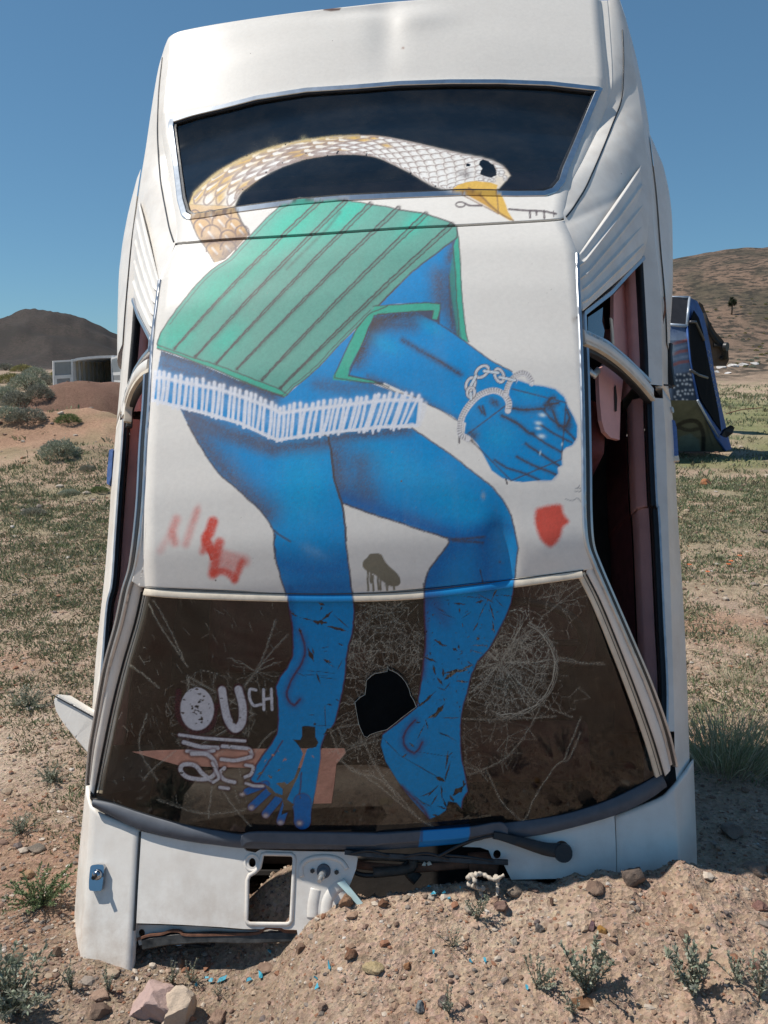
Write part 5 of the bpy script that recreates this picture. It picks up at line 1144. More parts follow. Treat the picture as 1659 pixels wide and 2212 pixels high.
# ---- wings (fenders) and the panel below the windscreen
def ext_down(row, s_to):
    """continue a row of points towards the buried nose"""
    d = row[-1] - row[-4]; d /= abs(d[1]); k = (row[-1][1] - s_to); return np.vstack([row, row[-1] + d * k * .5, row[-1] + d * k])
S_NOSE = -.50
for sd in (-1, 1):
    if sd < 0:
        top = F('P', (202, 1738), (240, 1762), (302, 1793)); inn = F('P', (302, 1793), (297, 1880), (291, 1990), (284, 2106)); bev = F('P', (195, 1736), (190, 1850), (183, 1985), (171, 2091))
        outp = F('P', (186, 1690), (181, 1740), (169, 1863), (159, 2000), (156, 2056)); 
    else:
        top = F('P', (1330, 1762), (1400, 1728), (1441, 1700)); inn = F('P', (1330, 1762), (1332, 1820), (1333, 1880), (1336, 1960)); bev = F('P', (1449, 1662), (1457, 1760), (1461, 1850), (1464, 1960))
        outp = F('P', (1498, 1640), (1502, 1746), (1505, 1836), (1507, 1960))
    it = ext_down(on_cowl(resample(inn, 30)), S_NOSE); bt_ = ext_down(on_cowl(resample(catmull(bev, 5), 30), -.004), S_NOSE); ot = ext_down(sidepts(outp, .79, 30), S_NOSE)
    s_top = it[0, 1]
    def rc(r, s1=None): return cut(r, S_NOSE, r[:, 1].max() if s1 is None else s1)
    I, B, O = rc(it), rc(bt_), rc(ot)
    # top edge of the wing follows the grey strip
    tp = on_cowl(resample(top if sd > 0 else top[::-1], 8))
    rows = []
    for t in np.linspace(0, 1, 8):
        r = I * (1 - t) + B * t; tgt = (tp[0] if sd > 0 else tp[0]) * 0
        pt = on_cowl(resample(top if sd > 0 else top[::-1], 9))[int(t * 8)]
        r = r.copy(); s_hi = pt[1] if sd > 0 else pt[1]
        rows.append(np.stack([np.interp(np.linspace(0, 1, 60), np.linspace(0, 1, 60), r[:, 0]), s_hi + (S_NOSE - s_hi) * np.linspace(0, 1, 60), r[:, 2]], 1))
    rows[0][:, 0] = I[:, 0]
    Bx = rows[-1]; Bs = Bx.copy()
    corner = Bs * .5 + O * .5 + np.array([sd * .012, 0, .02]); low = O * np.array([1, 1, 0]) + [-.01 * sd, 0, .55]; un = O * np.array([1, 1, 0]) + [-.1 * sd, 0, .46]
    allrows = [rows[0] - [0, 0, .02]] + rows + [Bs * .9 + O * .1 + [sd * .001, 0, .001], Bs * .4 + O * .6 + [sd * .002, 0, .003], O, low, un]
    allrows = [np.vstack([r[:1] + [0, .0, -.015], r]) for r in allrows]
    w = skin("front_wing", allrows, M['white']); w['label'] = "sunlit white front wing with a chrome washer" if sd < 0 else "shaded white front wing"

# left-hand pressed panel with the rectangular opening
def cowl_pts(*it, dh=0.0, sm=False): return on_cowl(F(*it), dh)
def ell(c, rx, ry, n=18, a0=0): return np.array([(c[0] + rx * math.cos(a0 + 2 * math.pi * i / n), c[1] + ry * math.sin(a0 + 2 * math.pi * i / n)) for i in range(n)])
z4e = lambda c, rx, ry, n=18, fr='w4': F(fr, *[tuple(p) for p in ell(c, rx, ry, n)])
out1 = np.vstack([F('w4', (490, 325), (600, 352), (700, 372), (800, 388), (900, 398), (1015, 408), (1030, 425), (1075, 435), (1100, 420), (1300, 428), (1600, 432)), F('w4', (1602, 470), (1594, 520), (1575, 570), (1552, 625), (1548, 760), (1500, 860), (1295, 862)),
                  F('w4', (1290, 832), (1225, 830), (1210, 822), (1130, 820), (1115, 828), (1020, 828), (900, 818), (700, 806), (600, 802), (464, 798), (470, 650), (480, 480)), ])
rect = F('w4', (1112, 446), (1130, 441), (1262, 444), (1275, 456), (1277, 475), (1270, 620), (1262, 785), (1250, 800), (1235, 804), (1050, 802), (1036, 795), (1030, 780), (1034, 680), (1036, 575), (1046, 552), (1075, 535), (1098, 512), (1105, 480))
m = plate(on_cowl(out1).tolist(), [on_cowl(rect).tolist(), on_cowl(z4e((1060, 487), 18, 24)).tolist(), on_cowl(z4e((1371, 528), 10, 11, 10)).tolist()], -.006, (0, 0, 1))
cp = link("cowl_panel", m, M['white'], car); cp['label'] = "sunlit white cowl panel with a rectangular opening"
mb = MB(); r3 = on_cowl(np.vstack([rect])[:], .001); mb.tube(r3, .005, .003, nrm=(0, 0, 1), closed=True, seg=6); mb.build("opening_lip", M['white'], cp, smooth=True)
r3 = on_cowl(np.vstack([z4e((1060, 487), 36, 42, 20)]), -.001); mb = MB(); mb.tube(r3, .004, .003, nrm=(0, 0, 1), closed=True, seg=6); mb.build("embossed_ring", M['white'], cp, smooth=True)
# raised swage round the wiper spindle and the two pressed ribs
sw = on_cowl(F('w4', (1315, 560), (1312, 510), (1340, 475), (1400, 458), (1470, 460), (1520, 480), (1548, 520)), .000); mb = MB(); mb.tube(resample(catmull(sw, 5), 40), .006, .004, nrm=(0, 0, 1), seg=8); mb.build("pressed_swage", M['white'], cp, smooth=True)
for a in (F('w4', (1390, 620), (1375, 700), (1372, 770)), F('w4', (1545, 590), (1490, 620), (1450, 680), (1440, 760))):
    mb = MB(); mb.tube(resample(catmull(on_cowl(a, -.004), 5), 20), .016, .007, nrm=(0, 0, 1), seg=10); mb.build("pressed_rib", M['white'], cp, smooth=True)
# folded flange under it, black strip, grimy inner parts
fl = plate(on_cowl(F('w4', (462, 803), (600, 808), (800, 815), (1020, 834), (1290, 838), (1290, 856), (1225, 845), (1130, 828), (1050, 850), (760, 852), (680, 838), (620, 850), (560, 872), (520, 905), (478, 912), (468, 870)), -.02).tolist(), [on_cowl(z4e((492, 848), 17, 20, 14), -.02).tolist()], -.004, (0, 0, 1))
link("panel_flange", fl, M['chrome_dull'] if False else car_white('grubby_white_flange', (.60, .56, .50), .8), cp)
mb = MB(); mb.tube(on_cowl(resample(catmull(F('w4', (500, 905), (640, 880), (850, 868), (1030, 872), (1290, 862)), 5), 40), -.018), .012, .008, nrm=(0, 0, 1), square=True); mb.build("black_rail", simple('scuffed_black_rail', (.05, .048, .045), .45, .2, .9, 30, .4), car, auto=40)
mb = MB(); mb.tube(on_cowl(resample(catmull(F('w4', (470, 880), (530, 860), (600, 852), (640, 838), (690, 840), (720, 858), (900, 856), (1080, 850), (1130, 824), (1190, 822), (1230, 840), (1290, 842)), 5), 60), -.012), .003, .004, nrm=(0, 0, 1), square=True); mb.build("ragged_seal_edge", M['rust'], car)
for p, q, r in (((680, 905), (675, 1010), .020),): 
    mb = MB(); c = on_cowl(F('w4', p, q), -.10); mb.tube(c, r, .01, nrm=(0, 0, 1), seg=8); mb.build("bracket", M['chrome_dull'], car)
for k, (a, b, c_, r, mt) in enumerate((((720, 905), (900, 925), (1280, 905), .006, 'engine'), ((560, 980), (800, 950), (1200, 925), .010, 'rust'), ((980, 900), (985, 960), (1000, 1050), .014, 'rust'), ((860, 900), (850, 980), (870, 1050), .006, 'engine'), ((1040, 890), (1045, 960), (1050, 1040), .010, 'engine'), ((590, 900), (620, 960), (600, 1040), .008, 'rust'))):
    mb = MB(); mb.tube(on_cowl(resample(catmull(F('w4', a, b, c_), 6), 20), -.09 - .01 * (k % 3)), r, seg=7); mb.build("engine_bay_pipe", M[mt], car, smooth=True)
# firewall and tub (dark, closes the body)
def boxo(name, x0, x1, s0, s1, h0, h1, mt, parent=car, bev=0.0):
    bm = bmesh.new(); bmesh.ops.create_cube(bm, size=1)
    for v in bm.verts: v.co = Vector(((x0 + x1) / 2 + v.co.x * (x1 - x0), (s0 + s1) / 2 + v.co.y * (s1 - s0), (h0 + h1) / 2 + v.co.z * (h1 - h0)))
    if bev: bmesh.ops.bevel(bm, geom=bm.edges[:], offset=bev, segments=3, affect='EDGES', profile=.6)
    m = bpy.data.meshes.new(name); bm.to_mesh(m); bm.free()
    if bev: m.polygons.foreach_set("use_smooth", np.ones(len(m.polygons), bool)); m.set_sharp_from_angle(angle=math.radians(50))
    return link(name, m, mt, parent)
rows = [np.array([(-.74, s, h), (.74, s, h)]) for s, h in ((-.5, .45), (1.2, .46), (2.58, .66), (2.58, .70), (1.2, .50), (-.5, .49), (-.5, .45))]; skin('floor_pan', rows, M['dark'], smooth=False); boxo("firewall", -.66, .66, .045, .055, .24, .80, M['dark']); boxo("engine_block", -.28, .30, -.5, -.08, .40, .76, M['engine'], bev=.04)  # unseen floor pan raised and sloped up tailwards to shorten the cast shadow
boxo("rear_panel", -.60, .60, 2.50, 2.54, .66, .80, M['white'], bev=.01); boxo("rear_bumper", -.74, .74, 2.56, 2.66, .68, .78, M['chrome_dull'], bev=.02); boxo("seat_bulkhead", -.66, .66, 2.05, 2.08, .46, .90, M['dark']); boxo("boot_wall", -.70, -.68, 1.6, 2.5, .66, .86, M['dark']); boxo("boot_wall", .68, .70, 1.6, 2.5, .66, .86, M['dark'])
# under-skin: dark sheet below the roof and hatch so that shut lines read black
for G_, nm in ((RG, "roof_lining"), (HG, "hatch_lining")):
    g = G_[::10, ::10].copy(); g = np.concatenate([g, G_[-1:, ::10]], 0); g = np.concatenate([g, np.concatenate([G_[::10, -1:], G_[-1:, -1:]], 0)], 1)
    g = g * np.array([.985, 1, 1]) + np.array([0, 0, -.014]); V, q = grid_mesh("x", g)
    if nm == "hatch_lining":
        c = Canvas(surv(V), (0, 0, 0)); k = ~c.inside(np.arange(len(V)), GLASS_O + (GLASS_O - GLASS_O.mean(0)) * .01); q = q[k[q].all(1)]
    link(nm, mesh_np(nm, V, q), M['dark'], car)
g = RG[::12, ::12] * np.array([.96, .99, 1]) - np.array([0, 0, .045]); V, q = grid_mesh("x", g); link("headliner", mesh_np("headliner", V, q), M['maroon'], car)

# right-hand panel (in shade) with the wiper spindle hole, and the dark trough between
o2 = np.vstack([F('w3', (560, 1322), (620, 1296), (700, 1262), (830, 1272), (1000, 1240), (1120, 1206), (1244, 1172), (1250, 1300), (1254, 1460), (780, 1470), (745, 1400), (692, 1372), (678, 1338), (640, 1325))])
m = plate(on_cowl(o2).tolist(), [on_cowl(z4e((1006, 1338), 30, 37, 20, 'w3')).tolist(), on_cowl(z4e((716, 1356), 17, 20, 14, 'w3')).tolist()], -.006, (0, 0, 1))
cp2 = link("cowl_panel", m, M['white'], car); cp2['label'] = "shaded white cowl panel with the wiper spindle hole"
r3 = on_cowl(z4e((1006, 1338), 31, 38, 24, 'w3'), -.002); mb = MB(); mb.tube(r3, .004, .004, nrm=(0, 0, 1), closed=True, seg=6); mb.build("rusty_hole_edge", M['rust'], cp2, smooth=True)
V0 = on_cowl(F('P', (640, 1850), (1110, 1810), (1110, 2010), (640, 2050)), -.13)
m = mesh_np("trough", V0, [[0, 1, 2, 3]]); link("engine_bay_wall", m, M['dark'], car)
for k, (pts, r, mt) in enumerate(((((0, 1380), (200, 1372), (560, 1398)), .007, 'engine'), (((60, 1400), (300, 1420), (600, 1400)), .010, 'rust'), (((160, 1440), (320, 1420), (340, 1380)), .012, 'engine'), (((590, 1405), (660, 1400), (720, 1420)), .03, 'rust'), (((380, 1400), (400, 1412), (420, 1396)), .008, 'cream'), (((40, 1420), (120, 1450), (250, 1440)), .006, 'rubber'), (((300, 1390), (330, 1440), (360, 1470)), .016, 'engine'))):
    mb = MB(); mb.tube(on_cowl(resample(catmull(F('w3', *pts), 6), 18), -.055 + .008 * (k % 3)), r, r * .6, nrm=(0, 0, 1), seg=7); mb.build("engine_bay_clutter", M[mt], car, smooth=True)
# wiper arms and blade
mb = MB(); p = on_cowl(resample(catmull(F('w3', (1008, 1345), (940, 1338), (840, 1308), (740, 1278), (700, 1270)), 5), 30), .035)
p[:, 2] = np.linspace(.955, .985, 30); mb.tube(p, np.linspace(.016, .008, 30), .006, nrm=(0, 0, 1), square=True); arm = mb.build("wiper_arm", M['rubber'], car, auto=40)
mb = MB(); mb.tube(on_cowl(resample(catmull(F('w3', (700, 1272), (640, 1284), (560, 1310), (500, 1340), (452, 1366)), 5), 30), .030), .0035, .003, nrm=(0, 0, 1)); mb.build("wiper_rod", M['rubber'], arm)
c = on_cowl(F('w3', (1006, 1340)), -.03)[0]; mb = MB(); mb.disc(c, (0, 0, 1), .026, .05, 20, .020); mb.build("wiper_hub", M['rubber'], arm, auto=40)
mb = MB(); mb.tube(on_cowl(resample(catmull(F('w3', (32, 1345), (150, 1358), (400, 1372), (600, 1386), (765, 1392)), 5), 50), .018), .0058, .006, nrm=(0, 0, 1), square=True); bl = mb.build("wiper_blade", simple('weathered_wiper_blade', (.04, .04, .042), .5, .2, .5, 40, .3), car, auto=40)
for a in (((60, 1352), (140, 1340), (230, 1362)), ((300, 1366), (400, 1352), (500, 1378)), ((480, 1360), (580, 1368), (700, 1386))):
    mb = MB(); mb.tube(on_cowl(resample(catmull(F('w3', *a), 6), 14), .026), .003, .002, nrm=(0, 0, 1)); mb.build("blade_bow", M['rubber'], bl)
# the bare wiper spindle on the left-hand panel
c = on_cowl(F('w4', (1428, 530)), 0)[0]; mb = MB(); mb.disc(c, (0, 0, 1), .017, .006, 24, .015); sp_ = mb.build("spindle_boss", M['seal'], car, auto=40)
d = np.array([-.05, -.55, .85]); mb = MB(); mb.disc(c, (-.06, -.35, .94), .0085, .030, 16, .0080); mb.build("spindle", M['chrome_dull'], sp_, auto=40)
mb = MB(); mb.disc(c + np.array([-.06, -.35, .94]) * .028, (-.06, -.35, .94), .0058, .018, 14, .0050); mb.build("spindle_tip", M['chrome_dull'], sp_, auto=40)
for p in ((1371, 528), (1495, 535)):
    c = on_cowl(F('w4', p), -.001)[0]; mb = MB(); mb.disc(c, (0, 0, 1), .0055, .005, 6); mb.build("bolt", M['engine'], cp)
# sliver of laminated glass leaning on the dirt
gl = plate(on_cowl(F('w4', (1498, 590), (1536, 576), (1640, 705), (1600, 700), (1545, 640)), .012).tolist(), [], .004, (0, 0, 1)); link("glass_splinter", gl, simple('splinter_glass', (.55, .72, .70), .08, 0, .1, 5, coat=1), car)
# chrome washer jet plate on the left wing
P_ = F('w4', (234, 540), (238, 505), (246, 496), (275, 492), (302, 494), (308, 505), (305, 560), (298, 618), (290, 627), (260, 629), (236, 626), (231, 615), (231, 580))
m = plate(on_cowl(P_).tolist(), [], .012, (0, 0, 1)); bm = bmesh.new(); bm.from_mesh(m); bmesh.ops.bevel(bm, geom=[e for e in bm.edges if all(v.co.z > .96 for v in e.verts)], offset=.003, segments=2, affect='EDGES'); bm.to_mesh(m); bm.free()
WCH = simple('polished_chrome', (.45, .47, .50), .12, 1.0, .1, 10)
wj = link("washer_plate", m, WCH, car); c = on_cowl(F('w4', (264, 548)), .012)[0]
bm = bmesh.new(); bmesh.ops.create_uvsphere(bm, u_segments=20, v_segments=12, radius=.013); bmesh.ops.translate(bm, verts=bm.verts, vec=Vector(c)); m = bpy.data.meshes.new("d"); bm.to_mesh(m); bm.free(); m.polygons.foreach_set("use_smooth", np.ones(len(m.polygons), bool)); link("washer_dome", m, WCH, wj)
mb = MB(); mb.disc(c + [0, 0, .008], (.0, -.3, 1), .0055, .016, 12, .005); mb.build("washer_jet", M['rubber'], wj)

# ---- door mirror (left) and side markers
Pm = F('w7', (239, 800), (237, 785), (243, 766), (250, 757), (262, 760), (330, 802), (400, 843), (436, 864), (440, 960), (434, 1060), (412, 1050), (385, 1015), (330, 950), (285, 895), (262, 860), (245, 830))
m = plate(at_h(Pm, .93).tolist(), [], -.07, (0, 0, 1)); bm = bmesh.new(); bm.from_mesh(m); bmesh.ops.bevel(bm, geom=bm.edges[:], offset=.016, segments=4, affect='EDGES', clamp_overlap=True); bm.to_mesh(m); bm.free(); m.polygons.foreach_set("use_smooth", np.ones(len(m.polygons), bool)); m.set_sharp_from_angle(angle=math.radians(24))
mir = link("door_mirror", m, M['white'], car); mb = MB(); mb.tube(at_h(resample(F('w7', (244, 768), (330, 814), (434, 872)), 20), .9335), .0016, .001, nrm=(0, 0, 1), square=True); mb.build("mirror_seam", M['rubber'], mir)
def prism(name, P, h, th, mt, parent=car):
    m = plate(at_h(P, h).tolist(), [], th, (0, 0, 1)); return link(name, m, mt, parent)
mk = prism("side_marker", F('z5', (880, 1590), (915, 1602), (926, 1640), (936, 1780), (938, 1830), (925, 1852), (905, 1845), (895, 1720)), .80, -.045, M['lens'])
mb = MB(); mb.tube(at_h(F('z5', (900, 1835), (938, 1830)), .802), .008, .006, nrm=(0, 0, 1), square=True); mb.build("marker_end", M['cream'], mk)
mk = prism("side_marker", F('z6', (812, 1240), (785, 1250), (779, 1320), (770, 1420), (768, 1490), (782, 1500), (800, 1440)), .80, -.045, M['lens'])
# rust and scars along the right quarter
mb = MB(); mb.tube(at_h(resample(catmull(F('z5', (850, 860), (857, 900), (855, 950), (845, 1000), (838, 1080), (842, 1180), (838, 1240), (845, 1290)), 4), 40), .853), .0026 + .002 * np.abs(np.sin(np.arange(40) * 1.3)), .0015, nrm=(.7, 0, .7)); mb.build("rust_streak", M['rust'], car)
mb = MB(); mb.tube(at_h(F('z5', (776, 1420), (800, 1402), (840, 1388), (880, 1390), (905, 1408)), .868), .003, .002, nrm=(.5, 0, .8)); mb.build("door_top_seam", M['engine'], car)
c = at_h(F('z5', (892, 1540)), .80)[0]; mb = MB(); mb.disc(c, (.8, 0, .5), .009, .006, 12); mb.build("door_lock", M['chrome_dull'], car)
hd = at_h(resample(F('z5', (876, 1145), (872, 1200), (880, 1300), (895, 1400)), 10), .775); mb = MB(); mb.tube(hd, .006, .012, nrm=(.7, 0, .6), square=True); mb.build("door_handle", M['rubber'], car)

# ---- cabin
def seat(x0, x1, s0, label=None):
    t = boxo("seat_back", x0, x1, s0, s0 + .17, .48, .98, M['maroon'], bev=.05); boxo("headrest", x0 + .14, x1 - .14, s0 + .05, s0 + .14, 1.0, 1.12, M['maroon'], t, bev=.03); boxo("seat_cushion", x0, x1, s0 - .50, s0 - .02, .47, .56, M['maroon'], t, bev=.05)
seat(-.58, -.08, 1.08); seat(.10, .60, 1.08)
t = boxo("seat_back", -.58, .58, 1.90, 2.03, .48, .90, M['maroon'], bev=.05); boxo("seat_cushion", -.58, .58, 1.45, 1.88, .47, .56, M['maroon'], t, bev=.05); boxo("parcel_shelf", -.685, .685, 2.04, 2.50, .84, .86, M['dark'])
# dashboard
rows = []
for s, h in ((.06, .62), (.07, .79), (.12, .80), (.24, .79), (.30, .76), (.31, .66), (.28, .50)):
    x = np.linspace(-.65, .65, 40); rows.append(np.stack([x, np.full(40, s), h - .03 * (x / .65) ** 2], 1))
skin("dashboard", rows, simple('shaded_dashboard', (.022, .015, .013), .7, 0, .4, 20, .4))  # near-black stands for the unlit dash; its shade is put into the colour
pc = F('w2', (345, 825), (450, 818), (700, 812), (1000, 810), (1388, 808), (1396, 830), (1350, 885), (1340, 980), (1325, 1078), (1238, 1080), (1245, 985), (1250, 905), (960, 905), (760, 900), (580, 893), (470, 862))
mb = MB(); mb.tube(on_cowl(resample(F('P', (302.5, 1797), (297, 1885), (291.5, 1990), (290, 2010)), 30), -.001), .0022, .003, nrm=(0, 0, 1), square=True); mb.build('wing_shut_line', M['rubber'], car)
link("sunlit_dash_wedge", plate(at_h(pc, .86).tolist(), [], -.008, (0, 0, 1)), simple('sunlit_pink_dash', (.46, .24, .23), .7, 0, .2, 20, .3), car)  # pink plate cut to the sunlit wedge of the dash, light given as shape

pd = boxo("instrument_hood", .16, .52, .27, .42, .76, .83, M['maroon'], bev=.02)
a = np.linspace(0, 2 * np.pi, 29)[:-1]; cs_, sn_ = math.cos(.5), math.sin(.5); ctr = np.array([.34, .62, .80]); mb = MB(); mb.tube(ctr + np.stack([.185 * np.cos(a), .185 * np.sin(a) * sn_, .185 * np.sin(a) * cs_], 1), .012, seg=8, closed=True); sw_ = mb.build("steering_wheel", M['rubber'], car, smooth=True)
mb = MB(); mb.tube(np.array([ctr, ctr + [0, -.28, -.12]]), .02); mb.tube(np.array([ctr + [-.18, 0, 0], ctr, ctr + [.18, 0, 0]]), .01); mb.build("steering_column", M['rubber'], sw_)
# sunlit pink quarter lining behind the right-hand side windows, with the belt anchor slot
ql = F('z5', (548, 845), (600, 788), (655, 735), (680, 760), (690, 1000), (695, 1290), (650, 1330), (604, 1360), (590, 1500), (584, 1718), (530, 1705), (495, 1668), (476, 1600), (465, 1480), (457, 1300), (530, 1230), (548, 1130))
o = link("quarter_trim_panel", plate(on_side(ql, 1, -.055).tolist(), [], -.010, tuple(SP[1][1])), M['pink'], car)
sl = F('z5', (552, 1400), (560, 1390), (568, 1470), (566, 1545), (556, 1550)); link("belt_slot", plate(on_side(sl, 1, -.053).tolist(), [], .001, tuple(SP[1][1])), M['dark'], o)
mb = MB(); mb.tube(on_side(F('z5', (533, 990), (540, 1070), (545, 1145)), 1, -.050), .007, .002, nrm=tuple(SP[1][1]), square=True); mb.build("belt_guide", M['cream'], o)
mb = MB(); mb.tube(on_side(F('z5', (400, 1300), (430, 1330), (455, 1300)), 1, -.03), .010, .006, nrm=tuple(SP[1][1])); mb.build("door_latch", M['chrome_dull'], car, smooth=True)
# interior pillars
for sd in (-1,):
    mb = MB(); p = np.array([(sd * .50, 1.34, 1.22), (sd * .58, 1.31, 1.08), (sd * .655, 1.27, .93), (sd * .68, 1.26, .80)]); mb.tube(resample(catmull(p, 5), 20), .045, .014, nrm=(sd, 0, .5), square=True); mb.build("door_pillar_lining", M['pink'], car, auto=50)
    mb = MB(); p = np.array([(sd * .50, 1.30, 1.23), (sd * .60, 1.25, 1.05), (sd * .62, 1.1, .8)]); mb.tube(resample(catmull(p, 5), 20), .016, .003, nrm=(sd, 0, .5), square=True); mb.build("seat_belt", M['cream'], car)
mb = MB(); mb.tube(np.array([(-.09, .60, 1.15), (.09, .60, 1.15)]), .02, .006, nrm=(0, .5, 1)); mb.build("rear_view_mirror", M['rubber'], car, smooth=True)

# ------------------------------------------------------------------ ground
_cx = np.array([-3, -1.2, -.72, -.59, -.46, -.333, -.245, -.205, -.155, -.09, .076, .278, .463, .614, .66, .74, .86, 1.1, 1.6, 2.6])
_cz = np.array([.0, .0, .0, -.012, -.022, -.018, .030, .084, .130, .168, .204, .226, .255, .268, .300, .284, .272, .26, .18, .05])
def ridge(v): return 1 - np.abs(2 * v - 1)
def gz(x, y, fine=True):
    x = np.asarray(x, float); y = np.asarray(y, float)
    crest = np.interp(x, _cx, _cz); yc = 1.745 - .05 * sstep(.2, .7, x)
    front = 1 - sstep(0, 1.15, yc - y); back = 1 - sstep(.0, .24, y - yc)
    z = crest * np.where(y < yc, front, back)
    z = z + .17 * np.exp(-((x + .24) / .13) ** 2 - ((y - 1.89) / .08) ** 2)
    z = z - .02 * np.exp(-((x + .1) / .5) ** 2 - ((y - 1.50) / .12) ** 2)
    far = sstep(4, 12, np.hypot(x, y))
    z = z + far * .55 * (fbm(x, y, 9.0, 3, 5) - .5)
    # dirt heaps on the left, far hills
    z = z + .70 * np.exp(-((x + 5.6) / 3.6) ** 2 - ((y - 13.2) / 1.5) ** 2) + .30 * np.exp(-((x + 3.8) / 1.6) ** 2 - ((y - 10.5) / 1.2) ** 2)
    z = z + 0.88 * np.clip(1 - ((x + 7.15) / 1.95) ** 2 - ((y - 20.3) / 2.2) ** 2, 0, 1) ** .75
    hx = np.interp(x, [-60, 0, 40, 79, 106, 200, 320, 600], [0, 7, 20, 28, 31.5, 37, 30, 0])
    z = z + hx * sstep(52, 235, y) * (1 - .5 * sstep(260, 600, y)) + sstep(60, 140, y) * sstep(10, 50, x) * 9 * (fbm(x, y, 45, 5, 8) - .5)
    ang = x / np.maximum(y, 1); d = np.hypot(x, y)
    lx = np.interp(ang, [-1.2, -.8, -.6, -.52, -.46, -.418, -.388, -.368, -.35, -.32, -.27, -.1], [5, 16, 20, 27, 30, 35.5, 33.5, 31, 29.5, 19, 8, 0])
    z = z + np.where(y > 100, lx * sstep(420, 690, d) * (1 - sstep(700, 1400, d)), 0) * 1.02
    z = z + sstep(300, 650, d) * (y > 0) * (ang < -.2) * 20.0 * (ridge(fbm(x, y, 80, 5, 9)) - .62)
    if fine:
        n = 1 - sstep(6, 14, d)
        rough = .35 + .65 * sstep(-.35, .1, x) * (1 - sstep(1.9, 2.3, y)) + .25 * sstep(.8, 1.1, x)
        z = z + n * rough * (.034 * (fbm(x, y, .30, 3, 1) - .5) + (.024 + .016 * sstep(.2, .6, x)) * (ridge(fbm(x, y, .11, 3, 2)) - .5) + .018 * (fbm(x, y, .035, 3, 3) - .5))
        z = z + (1 - n) * (.10 + .12 * (x < -3) * (y > 8)) * (fbm(x, y, .8, 4, 6) - .5) * (1 - sstep(40, 90, d))
    return z
def ghit(px, py):
    """where a survey ray meets the ground"""
    d = rays([[px, py]])[0]; ys = np.concatenate([np.linspace(1.2, 6, 1200), np.geomspace(6, 900, 1500)[1:]])
    X = d[0] / d[1] * ys; Z = EYE + d[2] / d[1] * ys; G = gz(X, ys); k = np.nonzero(Z <= G)[0]
    i = k[0] if len(k) else len(ys) - 1; return np.array([X[i], ys[i], G[i]])

rr_ = np.concatenate([np.linspace(.7, 1.25, 50, endpoint=False), np.linspace(1.25, 2.1, 290, endpoint=False), np.linspace(2.1, 3.4, 110, endpoint=False), np.geomspace(3.4, 40, 130, endpoint=False), np.geomspace(40, 1500, 130)])
aa_ = np.radians(np.concatenate([np.linspace(-180, -34, 50, endpoint=False), np.linspace(-34, 34, 470, endpoint=False), np.linspace(34, 180, 50)]))
A_, R_ = np.meshgrid(aa_, rr_); GX = R_ * np.sin(A_); GY = R_ * np.cos(A_); GZ = gz(GX, GY)
V = np.stack([GX, GY, GZ], -1).reshape(-1, 3); nv, nu = R_.shape
i = (np.arange(nv - 1)[:, None] * nu + np.arange(nu - 1)[None]).ravel(); q = np.stack([i, i + 1, i + nu + 1, i + nu], 1)
c0 = len(V); V = np.vstack([V, [[0, 0, 0.0]]]); j = np.arange(nu - 1); tri = np.stack([np.full(nu - 1, c0), j + 1, j], 1)
gm = mesh_np("ground", V, q, tri)
x, y = V[:, 0], V[:, 1]; d = np.hypot(x, y)
tan = np.array([.300, .222, .168]); red = np.array([.235, .135, .090]); grey = np.array([.225, .185, .140]); pale = np.array([.38, .305, .24])
c = np.tile(grey * .45 + tan * .55, (len(V), 1)).astype(float)
def mixin(col, w): 
    global c
    c = c * (1 - w[:, None]) + np.asarray(col) * w[:, None]
mixin(tan * 1.06, sstep(-.3, .0, x) * (1 - sstep(1.9, 2.2, y)) * (d < 4))
mixin(red, .55 * sstep(.50, .72, fbm(x, y, .5, 4, 12)) * (d < 5)); mixin(pale, .45 * sstep(.52, .75, fbm(x, y, .35, 4, 13)) * (d < 5))
mixin(red * np.array([1.1, 1.15, 1.1]), .8 * np.exp(-((x + 5.6) / 4.2) ** 2 - ((y - 12.6) / 2.4) ** 2)); mixin(np.array([.150, .080, .058]), .95 * (np.clip(1 - ((x + 7.15) / 2.2) ** 2 - ((y - 20.0) / 2.6) ** 2, 0, 1) > .02))
mixin(np.array([.15, .15, .085]), sstep(2.5, 9, d) * sstep(.40, .60, fbm(x, y, .5, 5, 21)) * .55 * (1 - sstep(50, 90, d)))
mixin(np.array([.105, .125, .05]), (d > 14) * (x > 3) * sstep(.30, .55, fbm(x, y * .35, 3, 4, 15)) * .7 * (1 - sstep(38, 52, y)))
mixin(np.array([.150, .105, .078]), sstep(60, 110, y) * (x > -20) * .9); mixin(np.array([.062, .058, .042]), sstep(70, 120, y) * (x > -20) * sstep(.42, .60, fbm(x, y * .6, 5, 6, 16)) * .85); mixin(np.array([.070, .058, .048]), sstep(150, 215, y) * (x > -20) * (.35 + .5 * sstep(.4, .6, fbm(x, y, 25, 3, 18))))
mixin(np.array([.050, .041, .038]), (y > 0) * sstep(200, 420, d) * (x / np.maximum(y, 1) < -.2)); mixin(np.array([.03, .027, .027]), (y > 0) * sstep(300, 420, d) * (x / np.maximum(y, 1) < -.2) * sstep(.48, .6, fbm(x, y, 22, 5, 17)) * .8)
mixin(np.array([.125, .075, .056]), .92 * (np.clip(1 - ((x + 7.15) / 2.2) ** 2 - ((y - 20.0) / 2.6) ** 2, 0, 1) > .02)); mixin(red * np.array([.95, 1.05, 1.1]), .5 * np.exp(-((x + 5.6) / 3.6) ** 2 - ((y - 12.4) / 1.2) ** 2))
near_ = 1 - sstep(45, 70, y); c = c * (1 + .34 * near_)[:, None] * np.array([1.03, 1.0, .97])
